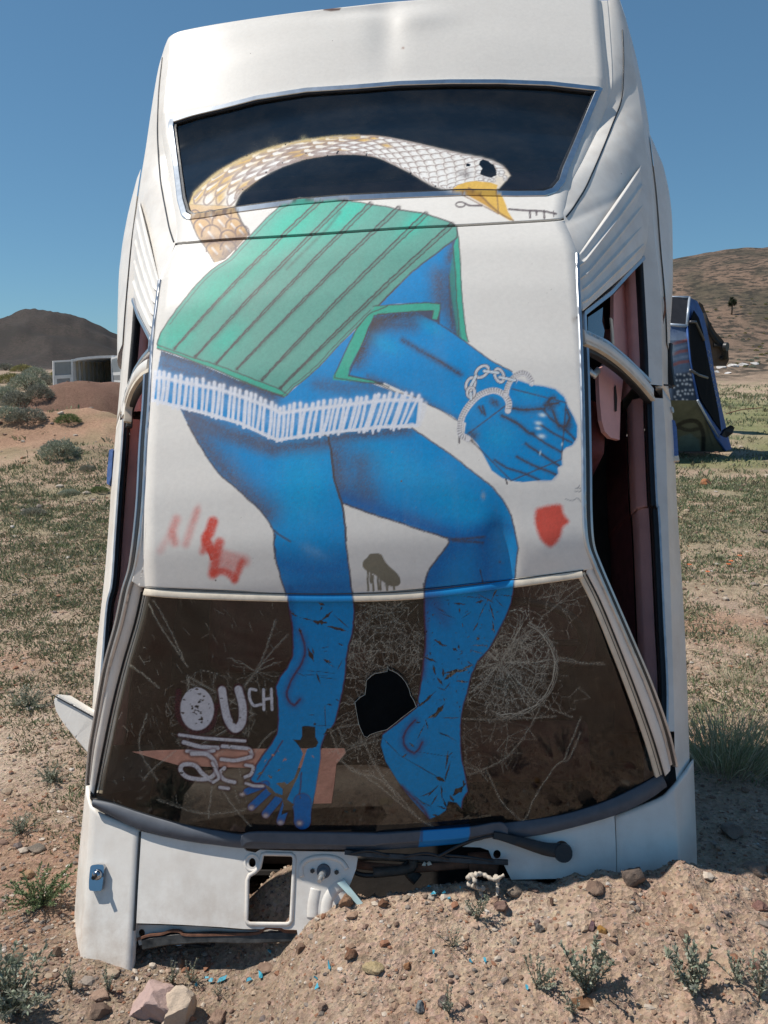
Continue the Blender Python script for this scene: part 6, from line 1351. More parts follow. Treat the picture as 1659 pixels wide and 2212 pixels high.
scrub = np.clip(sstep(58, 80, y) * (x > -20) * .9 + (y > 0) * sstep(300, 420, d) * (x / np.maximum(y, 1) < -.2) * .9, 0, 1)
set_col(gm, "soil", np.column_stack([c, 1 - scrub]))
def soil_mat():
    m, nt, b = nodes("dry_desert_soil"); a = nt.nodes.new("ShaderNodeAttribute"); a.attribute_name = "soil"
    n = tex_noise(nt, 26, 8, .72); r = ramp(nt, n.outputs[0], [(.28, (.62, .60, .58)), (.5, (1, 1, 1)), (.74, (1.3, 1.32, 1.34))])
    c = mixc(nt, 1.0, a.outputs['Color'], r.outputs[0], 'MULTIPLY')
    n3 = tex_noise(nt, .9, 6, .65); r3 = ramp(nt, n3.outputs[0], [(.3, (.82, .80, .80)), (.7, (1.15, 1.15, 1.15))]); c = mixc(nt, 1.0, c, r3.outputs[0], 'MULTIPLY')
    v = nt.nodes.new("ShaderNodeTexVoronoi"); v.inputs['Scale'].default_value = 110; tc = nt.nodes.new("ShaderNodeTexCoord"); nt.links.new(tc.outputs['Object'], v.inputs['Vector'])
    hs = nt.nodes.new("ShaderNodeHueSaturation"); nt.links.new(v.outputs['Color'], hs.inputs['Color']); hs.inputs['Saturation'].default_value = .12; hs.inputs['Value'].default_value = 1.0
    c = mixc(nt, .40, c, mixc(nt, 1.0, c, hs.outputs[0], 'OVERLAY'))
    ns = tex_noise(nt, .55, 7, .72); rs = ramp(nt, ns.outputs[0], [(.47, (0, 0, 0)), (.56, (1, 1, 1))]); inv = mathn(nt, 'SUBTRACT', 1.0, a.outputs['Alpha']); fs = mathn(nt, 'MULTIPLY', inv, rs.outputs[0])
    c = mixc(nt, fs, c, (.036, .034, .028))
    nt.links.new(c, b.inputs['Base Color']); b.inputs['Roughness'].default_value = .95; b.inputs['Specular IOR Level'].default_value = .15
    n2 = tex_noise(nt, 95, 9, .75); hh = mathn(nt, 'ADD', n2.outputs[0], mathn(nt, 'MULTIPLY', v.outputs['Distance'], .5)); bump(nt, b, hh, .9, .016)
    return m
tag(link("ground", gm, soil_mat()), kind='structure')

# ------------------------------------------------------------------ stones and gravel
def ico(sub):
    bm = bmesh.new(); bmesh.ops.create_icosphere(bm, subdivisions=sub, radius=1); bm.verts.ensure_lookup_table()
    V = np.array([v.co[:] for v in bm.verts]); Fc = np.array([[v.index for v in f.verts] for f in bm.faces]); bm.free(); return V, Fc
I1, F1 = ico(1); I3, F3 = ico(4)
def stone_mat(name, col, var=.3, sc=30):
    m, nt, b = nodes(name); n = tex_noise(nt, sc, 7, .7); cc = np.array(col)
    r = ramp(nt, n.outputs[0], [(.3, cc * (1 - var)), (.55, cc), (.75, np.minimum(cc * (1 + var), 1))])
    nt.links.new(dusty(nt, r.outputs[0], .5, 12, (.33, .24, .17)), b.inputs['Base Color']); b.inputs['Roughness'].default_value = .9; b.inputs['Specular IOR Level'].default_value = .2
    n2 = tex_noise(nt, sc * 3, 8, .7); bump(nt, b, n2.outputs[0], .9, .008); return m
def rock_mesh(sx, sy, sz, seed, facets=9, rough=.2):
    r = np.random.default_rng(seed); V = I3.copy()
    for k in range(facets):
        n = r.normal(0, 1, 3); n /= np.linalg.norm(n); dd = r.uniform(.50, .86); e = V @ n; V = V - np.clip(e - dd, 0, None)[:, None] * n
    nn = fbm(V[:, 0] * 3 + V[:, 2] * 1.7, V[:, 1] * 3 - V[:, 2], 1.1, 4, seed % 40); V = V * (1 + rough * (nn - .5) * 2)[:, None]
    return V * np.array([sx, sy, sz])
def rock(px, py, w, h, dep, col, label, seed, cat="rock", rz=0.0, sink=.33, lift=0, facets=9):
    """w,h in survey pixels; built at true size where the ray meets the soil"""
    p = ghit(px, py + h * .30); s = np.linalg.norm(p - [0, 0, EYE]) / FPX
    V = rock_mesh(w * s / 2, dep * w * s / 2, h * s / 2 * 1.15, seed, facets); V = V @ np.array([[math.cos(rz), math.sin(rz), 0], [-math.sin(rz), math.cos(rz), 0], [0, 0, 1]])
    m = mesh_np("rock", V, None, F3, True); m.set_sharp_from_angle(angle=math.radians(28))
    o = link("rock", m, stone_mat("stone", col, .28, 1.2 / (w * s))); hz = float(gz(p[0], p[1])); o.location = (p[0], p[1] + 0, hz + h * s * (.5 - sink) + lift)
    return tag(o, label, cat)
ROCKS = [
 (340, 2158, 118, 70, .8, (.46, .33, .30), "large pale pink quartz rock at the lower left of the car"),
 (384, 2178, 88, 78, .7, (.55, .44, .34), "cream angular rock leaning against the large pink rock"),
 (120, 2058, 26, 20, .8, (.13, .085, .06), "small dark brown stone left of the car's white wing"),
 (214, 2182, 52, 26, .7, (.16, .11, .085), "flattish brown rock left of the large pink rock"),
 (1368, 1893, 50, 44, .9, (.15, .115, .095), "dark pitted block sitting near the top of the dirt mound"),
 (1110, 1918, 42, 22, .9, (.24, .19, .15), "rounded grey-tan stone beside the dry white root"),
 (808, 2090, 44, 18, .7, (.42, .33, .19), "flat pale yellow slab lying in the foreground dirt"),
 (756, 2064, 30, 22, .9, (.20, .10, .06), "rust-coloured crumbly lump above the yellow slab"),
 (1300, 2008, 20, 17, .8, (.36, .19, .05), "small bright orange-brown block on the mound"),
 (1279, 2001, 20, 20, .8, (.15, .09, .10), "purple-brown pebble touching the orange block"),
 (1166, 2004, 20, 26, .8, (.20, .19, .18), "grey wedge-shaped stone on the middle of the mound"),
 (1110, 2036, 16, 22, .6, (.48, .42, .35), "whitish upright flake of stone in the mound"),
 (906, 2177, 26, 18, .8, (.19, .22, .23), "blue-grey slate chip near the bottom edge"),
 (747, 1943, 34, 28, .9, (.27, .15, .09), "reddish brown block at the end of the white panel"),
 (829, 1951, 22, 19, .8, (.20, .10, .06), "small brown cube-like stone in front of the engine bay"),
 (1082, 1957, 30, 24, .9, (.20, .125, .105), "reddish stone below the rounded grey-tan stone"),
 (1285, 1919, 40, 18, .9, (.21, .14, .105), "low brown stone left of the dark pitted block"),
 (1578, 1795, 44, 28, .9, (.22, .18, .15), "big rounded stone in the car's shadow at the right"),
 (1630, 1872, 42, 26, .9, (.26, .19, .15), "brown rounded stone on the ridge at the right edge"),
 (1264, 2166, 50, 22, .8, (.19, .10, .055), "rusty stone under the leafy plant in the foreground"),
 (1633, 2090, 34, 14, .8, (.17, .09, .07), "dark red flat stone at the right edge of the mound"),
 (78, 1834, 36, 14, .8, (.17, .145, .12), "grey flat stone in the dirt below the door mirror"),
 (58, 1890, 26, 14, .9, (.38, .24, .14), "orange-tan stone left of the chrome washer wing"),
 (216, 2150, 42, 14, .8, (.36, .24, .18), "thin pinkish slab between the small plants at lower left"),
 (131, 892, 15, 8, .9, (.60, .54, .46), "white stone on the far orange dirt heap"),
 (1522, 1043, 34, 17, .9, (.36, .15, .07), "orange lump of rubble on the grass behind the car"),
 (1448, 1843, 22, 14, .9, (.34, .26, .19), "crumbling clod on the very top of the mound"),
 (1012, 1965, 20, 14, .9, (.40, .34, .28), "pale pebble left of the small leafy sprig"),
 (1366, 1952, 12, 8, .8, (.5, .43, .36), "tiny white chip right of centre on the mound"),
 (920, 1936, 14, 10, .8, (.33, .24, .18), "small tan stone below the dark wiper rod"),
 (1192, 1948, 10, 24, .8, (.20, .12, .09), "narrow upright brown stone on the mound"),
 (1640, 1958, 30, 20, .9, (.24, .13, .11), "red-brown lump near the right edge of the mound"),
 (880, 2087, 18, 14, .8, (.36, .18, .09), "orange pebble right of the yellow slab"),
 (650, 2048, 26, 18, .8, (.22, .14, .10), "long brown stone below the white panel's corner"),
 (575, 2090, 46, 10, .7, (.24, .16, .12), "elongated brown stone beside the turquoise chips"),
 (1475, 2020, 26, 18, .9, (.23, .15, .11), "brown clod in the eroded right flank of the mound"),
 (700, 2175, 24, 16, .9, (.25, .17, .13), "rough brown stone at the bottom of the slope"),
 (958, 2160, 24, 24, .8, (.22, .17, .155), "grey-brown block right of the slate chip"),
 (1003, 2165, 22, 12, .8, (.38, .24, .18), "pink-brown pebble beside the grey-brown block"),
 (470, 2196, 40, 18, .9, (.30, .20, .15), "half-buried tan stone right of the cream rock"),
 (24, 2078, 40, 16, .9, (.22, .15, .11), "brown stone at the left edge in the gravel"),
]
for k, (px, py, w, h, dp, col, lab) in enumerate(ROCKS):
    rock(px, py, w, h, dp, col, lab, 100 + k * 7, "rock" if w > 28 else "stone", rz=rng.uniform(0, 3) if w < 40 else rng.uniform(-.4, .4))
for k, (px, py, w, h, lw) in enumerate(((1560, 793, 22, 9, 'second white rock from the left in'), (1583, 790, 26, 8, 'widest white slab in the middle of'), (1606, 788, 22, 8, 'white rock right of the widest slab in'), (1548, 803, 14, 6, 'small leftmost white stone in'), (1630, 786, 18, 6, 'rightmost white stone in'), (1572, 806, 16, 5, 'lowest thin white stone in front of'))):
    o = rock(px, py, w, h, .8, (.62, .60, .58), lw + " the pale heap below the right hill", 900 + k, "rock"); o['group'] = "white rocks at the foot of the hill"

def scatter(name, n, fx, sz, seed, base=I1, Fc=F1, kind='stuff', tri_smooth=False, colr=None, squash=.6):
    r = np.random.default_rng(seed); P = fx(r, n); n = len(P); s = sz(r, n, P)
    ax = r.uniform(.55, 1.35, (n, 3)); ax[:, 2] *= squash; th = r.uniform(0, 6.28, n); c_, s_ = np.cos(th), np.sin(th)
    jit = r.uniform(.72, 1.25, (n, len(base)))
    V = base[None] * jit[..., None] * ax[:, None] * s[:, None, None]
    V = np.stack([V[..., 0] * c_[:, None] - V[..., 1] * s_[:, None], V[..., 0] * s_[:, None] + V[..., 1] * c_[:, None], V[..., 2]], -1)
    z = gz(P[:, 0], P[:, 1]); V = V + np.stack([P[:, 0], P[:, 1], z + s * .12], 1)[:, None]
    Fa = (Fc[None] + (np.arange(n) * len(base))[:, None, None]).reshape(-1, 3)
    m = mesh_np(name, V.reshape(-1, 3), None, Fa, tri_smooth)
    pal = np.array([(.30, .20, .14), (.34, .26, .19), (.20, .13, .10), (.24, .20, .17), (.45, .38, .31), (.26, .13, .08), (.15, .12, .11), (.38, .27, .20), (.50, .45, .40)]) if colr is None else np.array(colr)
    pr = np.array([.22, .2, .14, .12, .08, .1, .05, .07, .02][:len(pal)]); pr = pr / pr.sum()
    cc = pal[r.choice(len(pal), n, p=pr)] * r.uniform(.75, 1.2, (n, 1)); cc = np.repeat(cc, len(base), 0)
    set_col(m, "soil", np.column_stack([cc, np.ones(len(cc))])); return m
def attr_mat(name, attr, rough=.9, trans=0.0, noise=30, spec=.2, bumpy=.4):
    m, nt, b = nodes(name); a = nt.nodes.new("ShaderNodeAttribute"); a.attribute_name = attr; n = tex_noise(nt, noise, 5, .7)
    r = ramp(nt, n.outputs[0], [(.3, (.75,) * 3), (.7, (1.2,) * 3)]); c = mixc(nt, 1.0, a.outputs['Color'], r.outputs[0], 'MULTIPLY'); nt.links.new(c, b.inputs['Base Color'])
    b.inputs['Roughness'].default_value = rough; b.inputs['Specular IOR Level'].default_value = spec
    if trans:
        t = nt.nodes.new("ShaderNodeBsdfTranslucent"); nt.links.new(c, t.inputs[0]); mx = nt.nodes.new("ShaderNodeMixShader"); mx.inputs[0].default_value = trans
        nt.links.new(b.outputs[0], mx.inputs[1]); nt.links.new(t.outputs[0], mx.inputs[2]); nt.links.new(mx.outputs[0], nt.nodes["Material Output"].inputs[0])
    elif bumpy: bump(nt, b, n.outputs[0], bumpy, .003)
    return m
GRAVEL = attr_mat("gravel_stone", "soil", noise=120)
def wedge(r0, r1, a0, a1, pw=1.0):
    def f(r, n):
        d = r0 * (r1 / r0) ** (r.random(n) ** pw); a = np.radians(r.uniform(a0, a1, n)); return np.stack([d * np.sin(a), d * np.cos(a)], 1)
    return f
def f_near(r, n): 
    P = np.stack([r.uniform(-1.35, 1.25, n), r.uniform(1.22, 2.1, n)], 1); return P
g1 = scatter("gravel", 21000, f_near, lambda r, n, P: np.clip(r.lognormal(-6.05, .55, n), .0009, .013), 1)
tag(link("gravel", g1, GRAVEL), kind='stuff')
g2 = scatter("gravel", 9000, wedge(1.8, 9, -33, -13), lambda r, n, P: np.clip(r.lognormal(-5.35, .45, n), .002, .03) * (.7 + .12 * np.hypot(P[:, 0], P[:, 1])), 2)
tag(link("gravel", g2, GRAVEL), kind='stuff')
g3 = scatter("gravel", 7000, wedge(1.9, 9, 13, 33), lambda r, n, P: np.clip(r.lognormal(-5.35, .45, n), .002, .03) * (.7 + .12 * np.hypot(P[:, 0], P[:, 1])), 3)
tag(link("gravel", g3, GRAVEL), kind='stuff')
g4 = scatter("gravel", 2500, wedge(8, 60, -34, 34), lambda r, n, P: np.clip(r.lognormal(-3.9, .5, n), .008, .16), 4)
tag(link("gravel", g4, GRAVEL), kind='stuff')

# ------------------------------------------------------------------ plants
LEAF = attr_mat("grey_green_leaf", "leaf", rough=.7, trans=.22, noise=25)
def blades(base, dirs, L, w, r, bend=.3):
    """thin two-segment blades: returns V, F"""
    n = len(base); up = dirs; side = np.cross(up, r.normal(0, 1, (n, 3))); side /= np.linalg.norm(side, axis=1)[:, None] + 1e-9
    L = L[:, None]; w = w[:, None]; mid = base + up * L * .55; dr = r.normal(0, 1, (n, 3)); dr[:, 2] = -abs(dr[:, 2]) * .3; tip = base + up * L + dr * L * bend * .4
    V = np.stack([base - side * w * .5, base + side * w * .5, mid + side * w, mid - side * w, tip], 1)
    k = (np.arange(n) * 5)[:, None]; Q = np.array([0, 1, 2, 3]) + k; Tt = np.array([3, 2, 4]) + k
    return V.reshape(-1, 3), Q, Tt
def leafmesh(name, parts, cols):
    V = []; Q = []; Tt = []; C_ = []; n = 0
    for (v, q, t), c in zip(parts, cols):
        V.append(v); Q.append(q + n); Tt.append(t + n); C_.append(np.repeat(c, 5, 0)); n += len(v)
    m = mesh_np(name, np.vstack(V), np.vstack(Q), np.vstack(Tt), True); c = np.vstack(C_); set_col(m, "leaf", np.column_stack([c, np.ones(len(c))])); return m
GREENS = np.array([(.20, .23, .13), (.17, .205, .11), (.26, .265, .175), (.24, .21, .13), (.14, .18, .09), (.34, .30, .20)])
def cover(name, n, fx, hgt, nb, seed, thr=.50, sc=.9, spread=.8, gsc=1.0):
    r = np.random.default_rng(seed); P = fx(r, n * 3); m = fbm(P[:, 0], P[:, 1], sc, 4, 21) + .26 * (r.random(len(P)) - .5); P = P[(m > thr) & (((P[:, 0] + 7.15) / 2.1) ** 2 + ((P[:, 1] - 20.1) / 2.4) ** 2 > 1)][:n]; n = len(P)
    h = hgt(r, n, P); z = gz(P[:, 0], P[:, 1]); B = np.repeat(np.column_stack([P, z - .004]), nb, 0); H = np.repeat(h, nb)
    off = r.normal(0, 1, (n * nb, 2)) * (H * spread)[:, None]; B[:, :2] += off; 
    D = np.column_stack([off / (H[:, None] + 1e-9) * .35 + r.normal(0, .35, (n * nb, 2)), r.uniform(.45, 1.1, n * nb)]); D /= np.linalg.norm(D, axis=1)[:, None]
    p = blades(B, D, H * r.uniform(.5, 1.2, n * nb), H * r.uniform(.07, .14, n * nb), r)
    col = np.repeat(GREENS[r.integers(0, len(GREENS), n)] * gsc, nb, 0) * r.uniform(.7, 1.3, (n * nb, 1)); return leafmesh(name, [p], [col])
tag(link("ground_cover", cover("ground_cover", 10500, wedge(2.4, 11, -33, -12, .8), lambda r, n, P: np.clip(.010 + .0032 * np.hypot(P[:, 0], P[:, 1]) * r.uniform(.4, 1.5, n), .008, .05), 10, 31, .38, .55), LEAF), kind='stuff')
tag(link("ground_cover", cover("ground_cover", 9500, wedge(2.9, 12, 12, 33, .8), lambda r, n, P: np.clip(.010 + .0032 * np.hypot(P[:, 0], P[:, 1]) * r.uniform(.4, 1.5, n), .008, .05), 10, 32, .38, .55), LEAF), kind='stuff')
tag(link("ground_cover", cover("ground_cover", 7500, wedge(10, 60, -34, 34, .8), lambda r, n, P: np.clip(.03 + .003 * np.hypot(P[:, 0], P[:, 1]) * r.uniform(.5, 1.6, n), .03, .22), 9, 33, .44, 2.2), LEAF), kind='stuff')

def sprig_mesh(name, seed, H, W, nstem, leaves, cols, lw=.16, ll=.10, lean=.5, curl=0.0):
    """a small desert plant: woody stems that carry many leaf-sized blades"""
    r = np.random.default_rng(seed); parts = []; cc = []; st = []
    for i in range(nstem):
        a = r.uniform(0, 6.28); t = np.linspace(0, 1, 7); rad = W * r.uniform(.15, 1) ; h = H * r.uniform(.55, 1.05) * (1 - .35 * (rad / W) ** 2)
        p = np.stack([rad * t ** (1.1) * math.cos(a) + .05 * W * np.sin(t * 5 + a), rad * t ** 1.1 * math.sin(a) + .05 * W * np.cos(t * 4 + a), h * t ** (1 - lean * .3)], 1); st.append(p)
        k = r.random(leaves) ** .8; base = np.stack([np.interp(k, t, p[:, j]) for j in range(3)], 1); g = np.gradient(p, axis=0); dr = np.stack([np.interp(k, t, g[:, j]) for j in range(3)], 1)
        dr /= np.linalg.norm(dr, axis=1)[:, None] + 1e-9; D = dr * .7 + r.normal(0, .7, (leaves, 3)); D[:, 2] += .25; D /= np.linalg.norm(D, axis=1)[:, None]
        parts.append(blades(base, D, H * ll * r.uniform(.6, 1.3, leaves), H * ll * lw * r.uniform(.7, 1.3, leaves), r, .2)); cc.append(np.array(cols)[r.integers(0, len(cols), leaves)] * r.uniform(.7, 1.3, (leaves, 1)))
    return leafmesh(name, parts, cc), st
SAGE = [(.28, .32, .235), (.35, .37, .29), (.23, .265, .19), (.40, .40, .32)]
STEMM = simple('woody_stem', (.17, .12, .08), .9, 0, .3, 60)
def plant(name, p, mesh, stems, H, label, cat, group=None, rz=0.0, sc=1.0, sr=.012):
    root = empty(name, tuple(p), rz, label, cat, group); root.scale = (sc,) * 3
    link("foliage", mesh, LEAF, root)
    if stems is not None:
        mb = MB()
        for s in stems: mb.tube(s, np.linspace(H * sr, H * sr * .35, len(s)), seg=4)
        mb.build("stem", STEMM, root)
    return root
# leafy sprigs on the mound and by the wing
SPR = [(1032, 1988, 60, 62, "small leafy sprig in the hollow at the middle of the mound"), (976, 2046, 40, 74, "sparse low sprig below the middle of the mound"), (1268, 2150, 110, 120, "tallest leafy plant at the foot of the mound, above the rusty stone"),
       (1160, 2140, 60, 90, "low spreading plant left of the tallest leafy plant"), (1500, 2150, 110, 120, "bushy grey-green plant near the lower right of the mound"), (1590, 2120, 50, 90, "thin trailing plant between the two right-hand plants"),
       (1640, 2160, 90, 70, "plant at the right edge of the picture"), (970, 2190, 50, 44, "small dark sprig left of centre at the bottom edge"), (234, 2146, 46, 34, "little upright plant left of the pink rock"), (372, 2128, 40, 40, "tiny plant behind the cream rock"),
       (154, 2138, 50, 40, "small plant under the corner of the white wing"), (412, 2122, 44, 60, "pale sprig right of the cream rock"), (1240, 2195, 50, 80, "sprig under the rusty stone at the bottom edge"), (470, 2150, 24, 50, "tiny sprig near the bottom left of the slope")]
for k, (px, py, h, w, lab) in enumerate(SPR):
    p = ghit(px, py); s = np.linalg.norm(p - [0, 0, EYE]) / FPX; H = h * s * 1.1; me, st = sprig_mesh("sprig", 300 + k, H, w * s * .5, 13 if w > 80 else 8, 60 if w > 80 else 40, SAGE, .20, .085)
    plant("saltbush_sprig", p, me, st, H, lab, "plant")
# bigger mats and tufts on the left
for k, (px, py, h, w, lab) in enumerate(((28, 2190, 110, 190, "broad grey-green mat of plants in the bottom left corner"), (88, 1960, 70, 150, "bright green low plant beside the white wing"), (60, 1530, 40, 120, "green mat left of the door mirror"), (110, 1690, 34, 90, "thin green mat below the door mirror"), (45, 1800, 30, 100, "sparse green mat near the left edge above the grey stone"))):
    p = ghit(px, py); s = np.linalg.norm(p - [0, 0, EYE]) / FPX; H = h * s; me, st = sprig_mesh("mat", 340 + k, H, w * s * .5, 34, 60, SAGE if k != 1 else [(.17, .23, .11), (.14, .20, .09), (.22, .26, .14)], .18, .10)
    plant("low_plant", p, me, st, H, lab, "plant")
# the grass clump right of the car
def grass_mesh(seed, H, W, n, cols):
    r = np.random.default_rng(seed); a = r.uniform(0, 6.28, n); q = r.random(n) ** .7; B = np.stack([np.cos(a) * q * W * .35, np.sin(a) * q * W * .35, np.zeros(n)], 1)
    D = np.stack([np.cos(a) * q * .8 + r.normal(0, .18, n), np.sin(a) * q * .8 + r.normal(0, .18, n), np.ones(n)], 1); D /= np.linalg.norm(D, axis=1)[:, None]
    return leafmesh("grass", [blades(B, D, H * r.uniform(.5, 1.1, n), np.full(n, H * .006), r, .35)], [np.array(cols)[r.integers(0, len(cols), n)] * r.uniform(.8, 1.25, (n, 1))])
STRAW = [(.38, .40, .23), (.46, .45, .29), (.56, .51, .36), (.28, .31, .17)]
for k, (px, py, h, w, n, lab) in enumerate(((1575, 1655, 128, 190, 620, "tall pale grass clump beside the car's right wing"), (1590, 1480, 50, 110, 160, "smaller grass tuft behind the tall pale clump"), (1625, 1395, 44, 90, 130, "grass tuft at the right edge level with the window"), (1600, 1145, 24, 60, 120, "short yellowish tuft in the sand behind the car"))):
    p = ghit(px, py); s = np.linalg.norm(p - [0, 0, EYE]) / FPX; root = empty("grass_clump", tuple(p), 0, lab, "grass clump"); link("blades", grass_mesh(360 + k, h * s, w * s, n, STRAW), LEAF, root)
# orange wildflowers
FLM = simple('orange_petal', (.75, .16, .03), .6, 0, .15, 40)
for k, (x, y) in enumerate(((1000, 440), (1110, 482), (1250, 418), (1236, 438), (1302, 388))):
    q = F('w6', (x, y + 26))[0]; p = ghit(*q); s = np.linalg.norm(p - [0, 0, EYE]) / FPX; root = empty("wildflower", tuple(p), 0, ['leftmost orange wildflower, close to the car body', 'second orange wildflower from the left, lowest of them', 'third orange wildflower, above its close neighbour', 'fourth orange wildflower, just below its close neighbour', 'highest and rightmost orange wildflower in the grass'][k], "flower", "orange wildflowers right of the car")
    mb = MB(); mb.tube(np.array([(0, 0, 0), (.002, 0, 9 * s)]), .0012, seg=4); mb.build("stem", STEMM, root)
    mb = MB()
    for j in range(6):
        a = j * 1.047; mb.add(np.array([(0, 0, 8 * s), (math.cos(a - .35) * 4.2 * s, math.sin(a - .35) * 4.2 * s, 10.5 * s), (math.cos(a) * 5.4 * s, math.sin(a) * 5.4 * s, 10 * s), (math.cos(a + .35) * 4.2 * s, math.sin(a + .35) * 4.2 * s, 10.5 * s)]), [(0, 1, 2, 3)])
    mb.build("petals", FLM, root)

# sagebrush: one dome of twigs and leaves, copied and resized
def bush_mesh(seed, cols, n=2600):
    r = np.random.default_rng(seed); d = r.normal(0, 1, (n, 3)); d[:, 2] = abs(d[:, 2]); d /= np.linalg.norm(d, axis=1)[:, None]
    lump = .72 + .5 * fbm(np.arctan2(d[:, 1], d[:, 0]) * 2 + 9, d[:, 2] * 4, .9, 3, seed % 30); rad = lump * r.uniform(.35, 1, n) ** .4
    B = d * rad[:, None] * np.array([1, 1, .85]); D = d + r.normal(0, .5, (n, 3)) + [0, 0, .35]; D /= np.linalg.norm(D, axis=1)[:, None]
    return leafmesh("bush", [blades(B, D, r.uniform(.08, .17, n), r.uniform(.012, .024, n), r, .2)], [np.array(cols)[r.integers(0, len(cols), n)] * r.uniform(.65, 1.3, (n, 1))])
def bush_stems(seed):
    r = np.random.default_rng(seed); o = []
    for i in range(12):
        a = r.uniform(0, 6.28); q = r.uniform(.2, .75); o.append(np.array([(0, 0, -.08), (math.cos(a) * q * .35, math.sin(a) * q * .35, .25), (math.cos(a) * q, math.sin(a) * q, r.uniform(.45, .75))]))
    return o
BM = [bush_mesh(50, SAGE), bush_mesh(51, [(.25, .25, .20), (.20, .205, .16), (.30, .29, .23)]), bush_mesh(52, [(.30, .28, .12), (.24, .24, .10), (.34, .30, .15)]), bush_mesh(53, [(.16, .21, .08), (.20, .24, .10), (.13, .18, .07)])]
mb = MB()
for s in bush_stems(5): mb.tube(s, np.array([.035, .022, .008]), seg=5)
_st = mb.build("stem", STEMM, None); BST = _st.data; bpy.data.objects.remove(_st)
def bush(px, py, w, k, label, group=None, asp=.75, y=None):
    p = ghit(px, py) if y is None else np.array([rays([[px, py]])[0][0] / rays([[px, py]])[0][1] * y, y, 0]); p[2] = float(gz(p[0], p[1]))
    s = np.linalg.norm(p - [0, 0, EYE]) / FPX * w / 2 * .86; root = empty("sagebrush", tuple(p), rng.uniform(0, 6), label, "shrub", group); root.scale = (s, s, s * asp * 1.3)
    link("foliage", BM[k], LEAF, root); link("stem", BST, STEMM, root); return root
for px, py, w, k, lab, asp in ((130, 985, 92, 0, "rounded pale sagebrush standing alone behind the car's left door", .75), (147, 913, 60, 3, "bright green bush on the foot of the brown dirt mound", .6), (58, 912, 90, 1, "grey bush left of the brown dirt mound", .6), (18, 905, 80, 0, "sagebrush at the left edge beside the orange heap", .6),
                             (38, 880, 80, 1, "dark bush in the thicket left of the brown mound", .8), (85, 862, 70, 1, "dark bush against the mound's left shoulder", .8), (10, 865, 70, 0, "pale bush at the left edge of the thicket", .8), (60, 840, 80, 0, "pale bush below the white truck's open door", .8), (22, 828, 70, 2, "yellowish bush at the left edge under the dark hill", .6), (105, 832, 50, 1, "small grey bush just left of the truck's open door", .8),
                             (76, 815, 60, 0, "grey bush under the foot of the dark hill", .7), (128, 812, 44, 2, "yellow-green bush behind the truck's open door", .6), (48, 803, 50, 2, "pale yellow bush on the skyline of the thicket", .6), (12, 800, 46, 1, "small dark bush highest at the left edge", .6), (72, 1112, 60, 1, "dark low bush in front of the orange heap", .45), (190, 1015, 40, 1, "small grey shrub right of the lone sagebrush", .5), (215, 1062, 46, 3, "little green shrub close to the car's left door", .5), (150, 1068, 50, 0, "pale low shrub below the lone sagebrush", .4)):
    bush(px, py, w, k, lab, None, asp)
# shrubs dotted over the hillside to the right
r_ = np.random.default_rng(77); n_ = 0
while n_ < 120:
    px = r_.uniform(1440, 1665) if n_ < 95 else r_.uniform(1300, 1440); py = 795 - 150 * r_.random() ** 1.5; p = ghit(px, py)
    if p[1] > 240 or p[1] < 40: n_ += .2; continue
    kd = int(r_.integers(0, 3)); o = bush(px, py, np.clip(1000 * r_.uniform(.5, 1.3) / p[1], 2.5, 22), kd, ['pale grey-green shrub on the hillside to the right', 'dull grey shrub on the hillside to the right', 'yellowish shrub on the hillside to the right'][kd], "shrubs on the right hillside", .7); n_ += 1

# ------------------------------------------------------------------ joshua tree on the hillside
p = ghit(1580, 681); s = np.linalg.norm(p - [0, 0, EYE]) / FPX; root = empty("joshua_tree", tuple(p), 0, "dark spiky joshua tree alone on the hillside", "tree")
H = 34 * s; mb = MB(); br = [[(0, 0, -.1), (.02 * H, 0, .3 * H), (0, 0, .55 * H)], [(0, 0, .5 * H), (.10 * H, 0, .62 * H), (.14 * H, 0, .82 * H)], [(0, 0, .5 * H), (-.10 * H, .02, .6 * H), (-.12 * H, 0, .75 * H)], [(0, 0, .55 * H), (.02 * H, .1 * H, .8 * H), (0, .1 * H, .95 * H)]]
for b_ in br: mb.tube(np.array(b_), np.array([.055, .045, .035]) * H, seg=7)
mb.build("trunk", STEMM, root, smooth=True)
r = np.random.default_rng(5); parts = []; cc = []
for b_ in br[1:]:
    c0_ = np.array(b_[-1]); n = 260; d = r.normal(0, 1, (n, 3)); d /= np.linalg.norm(d, axis=1)[:, None]; B = c0_ + d * H * .03 + np.array([0, 0, -1]) * r.uniform(0, .22, (n, 1)) * H
    parts.append(blades(B, d, np.full(n, H * .13), np.full(n, H * .012), r)); cc.append(np.tile([.045, .055, .03], (n, 1)) * r.uniform(.6, 1.4, (n, 1)))
link("crown", leafmesh("crown", parts, cc), LEAF, root)

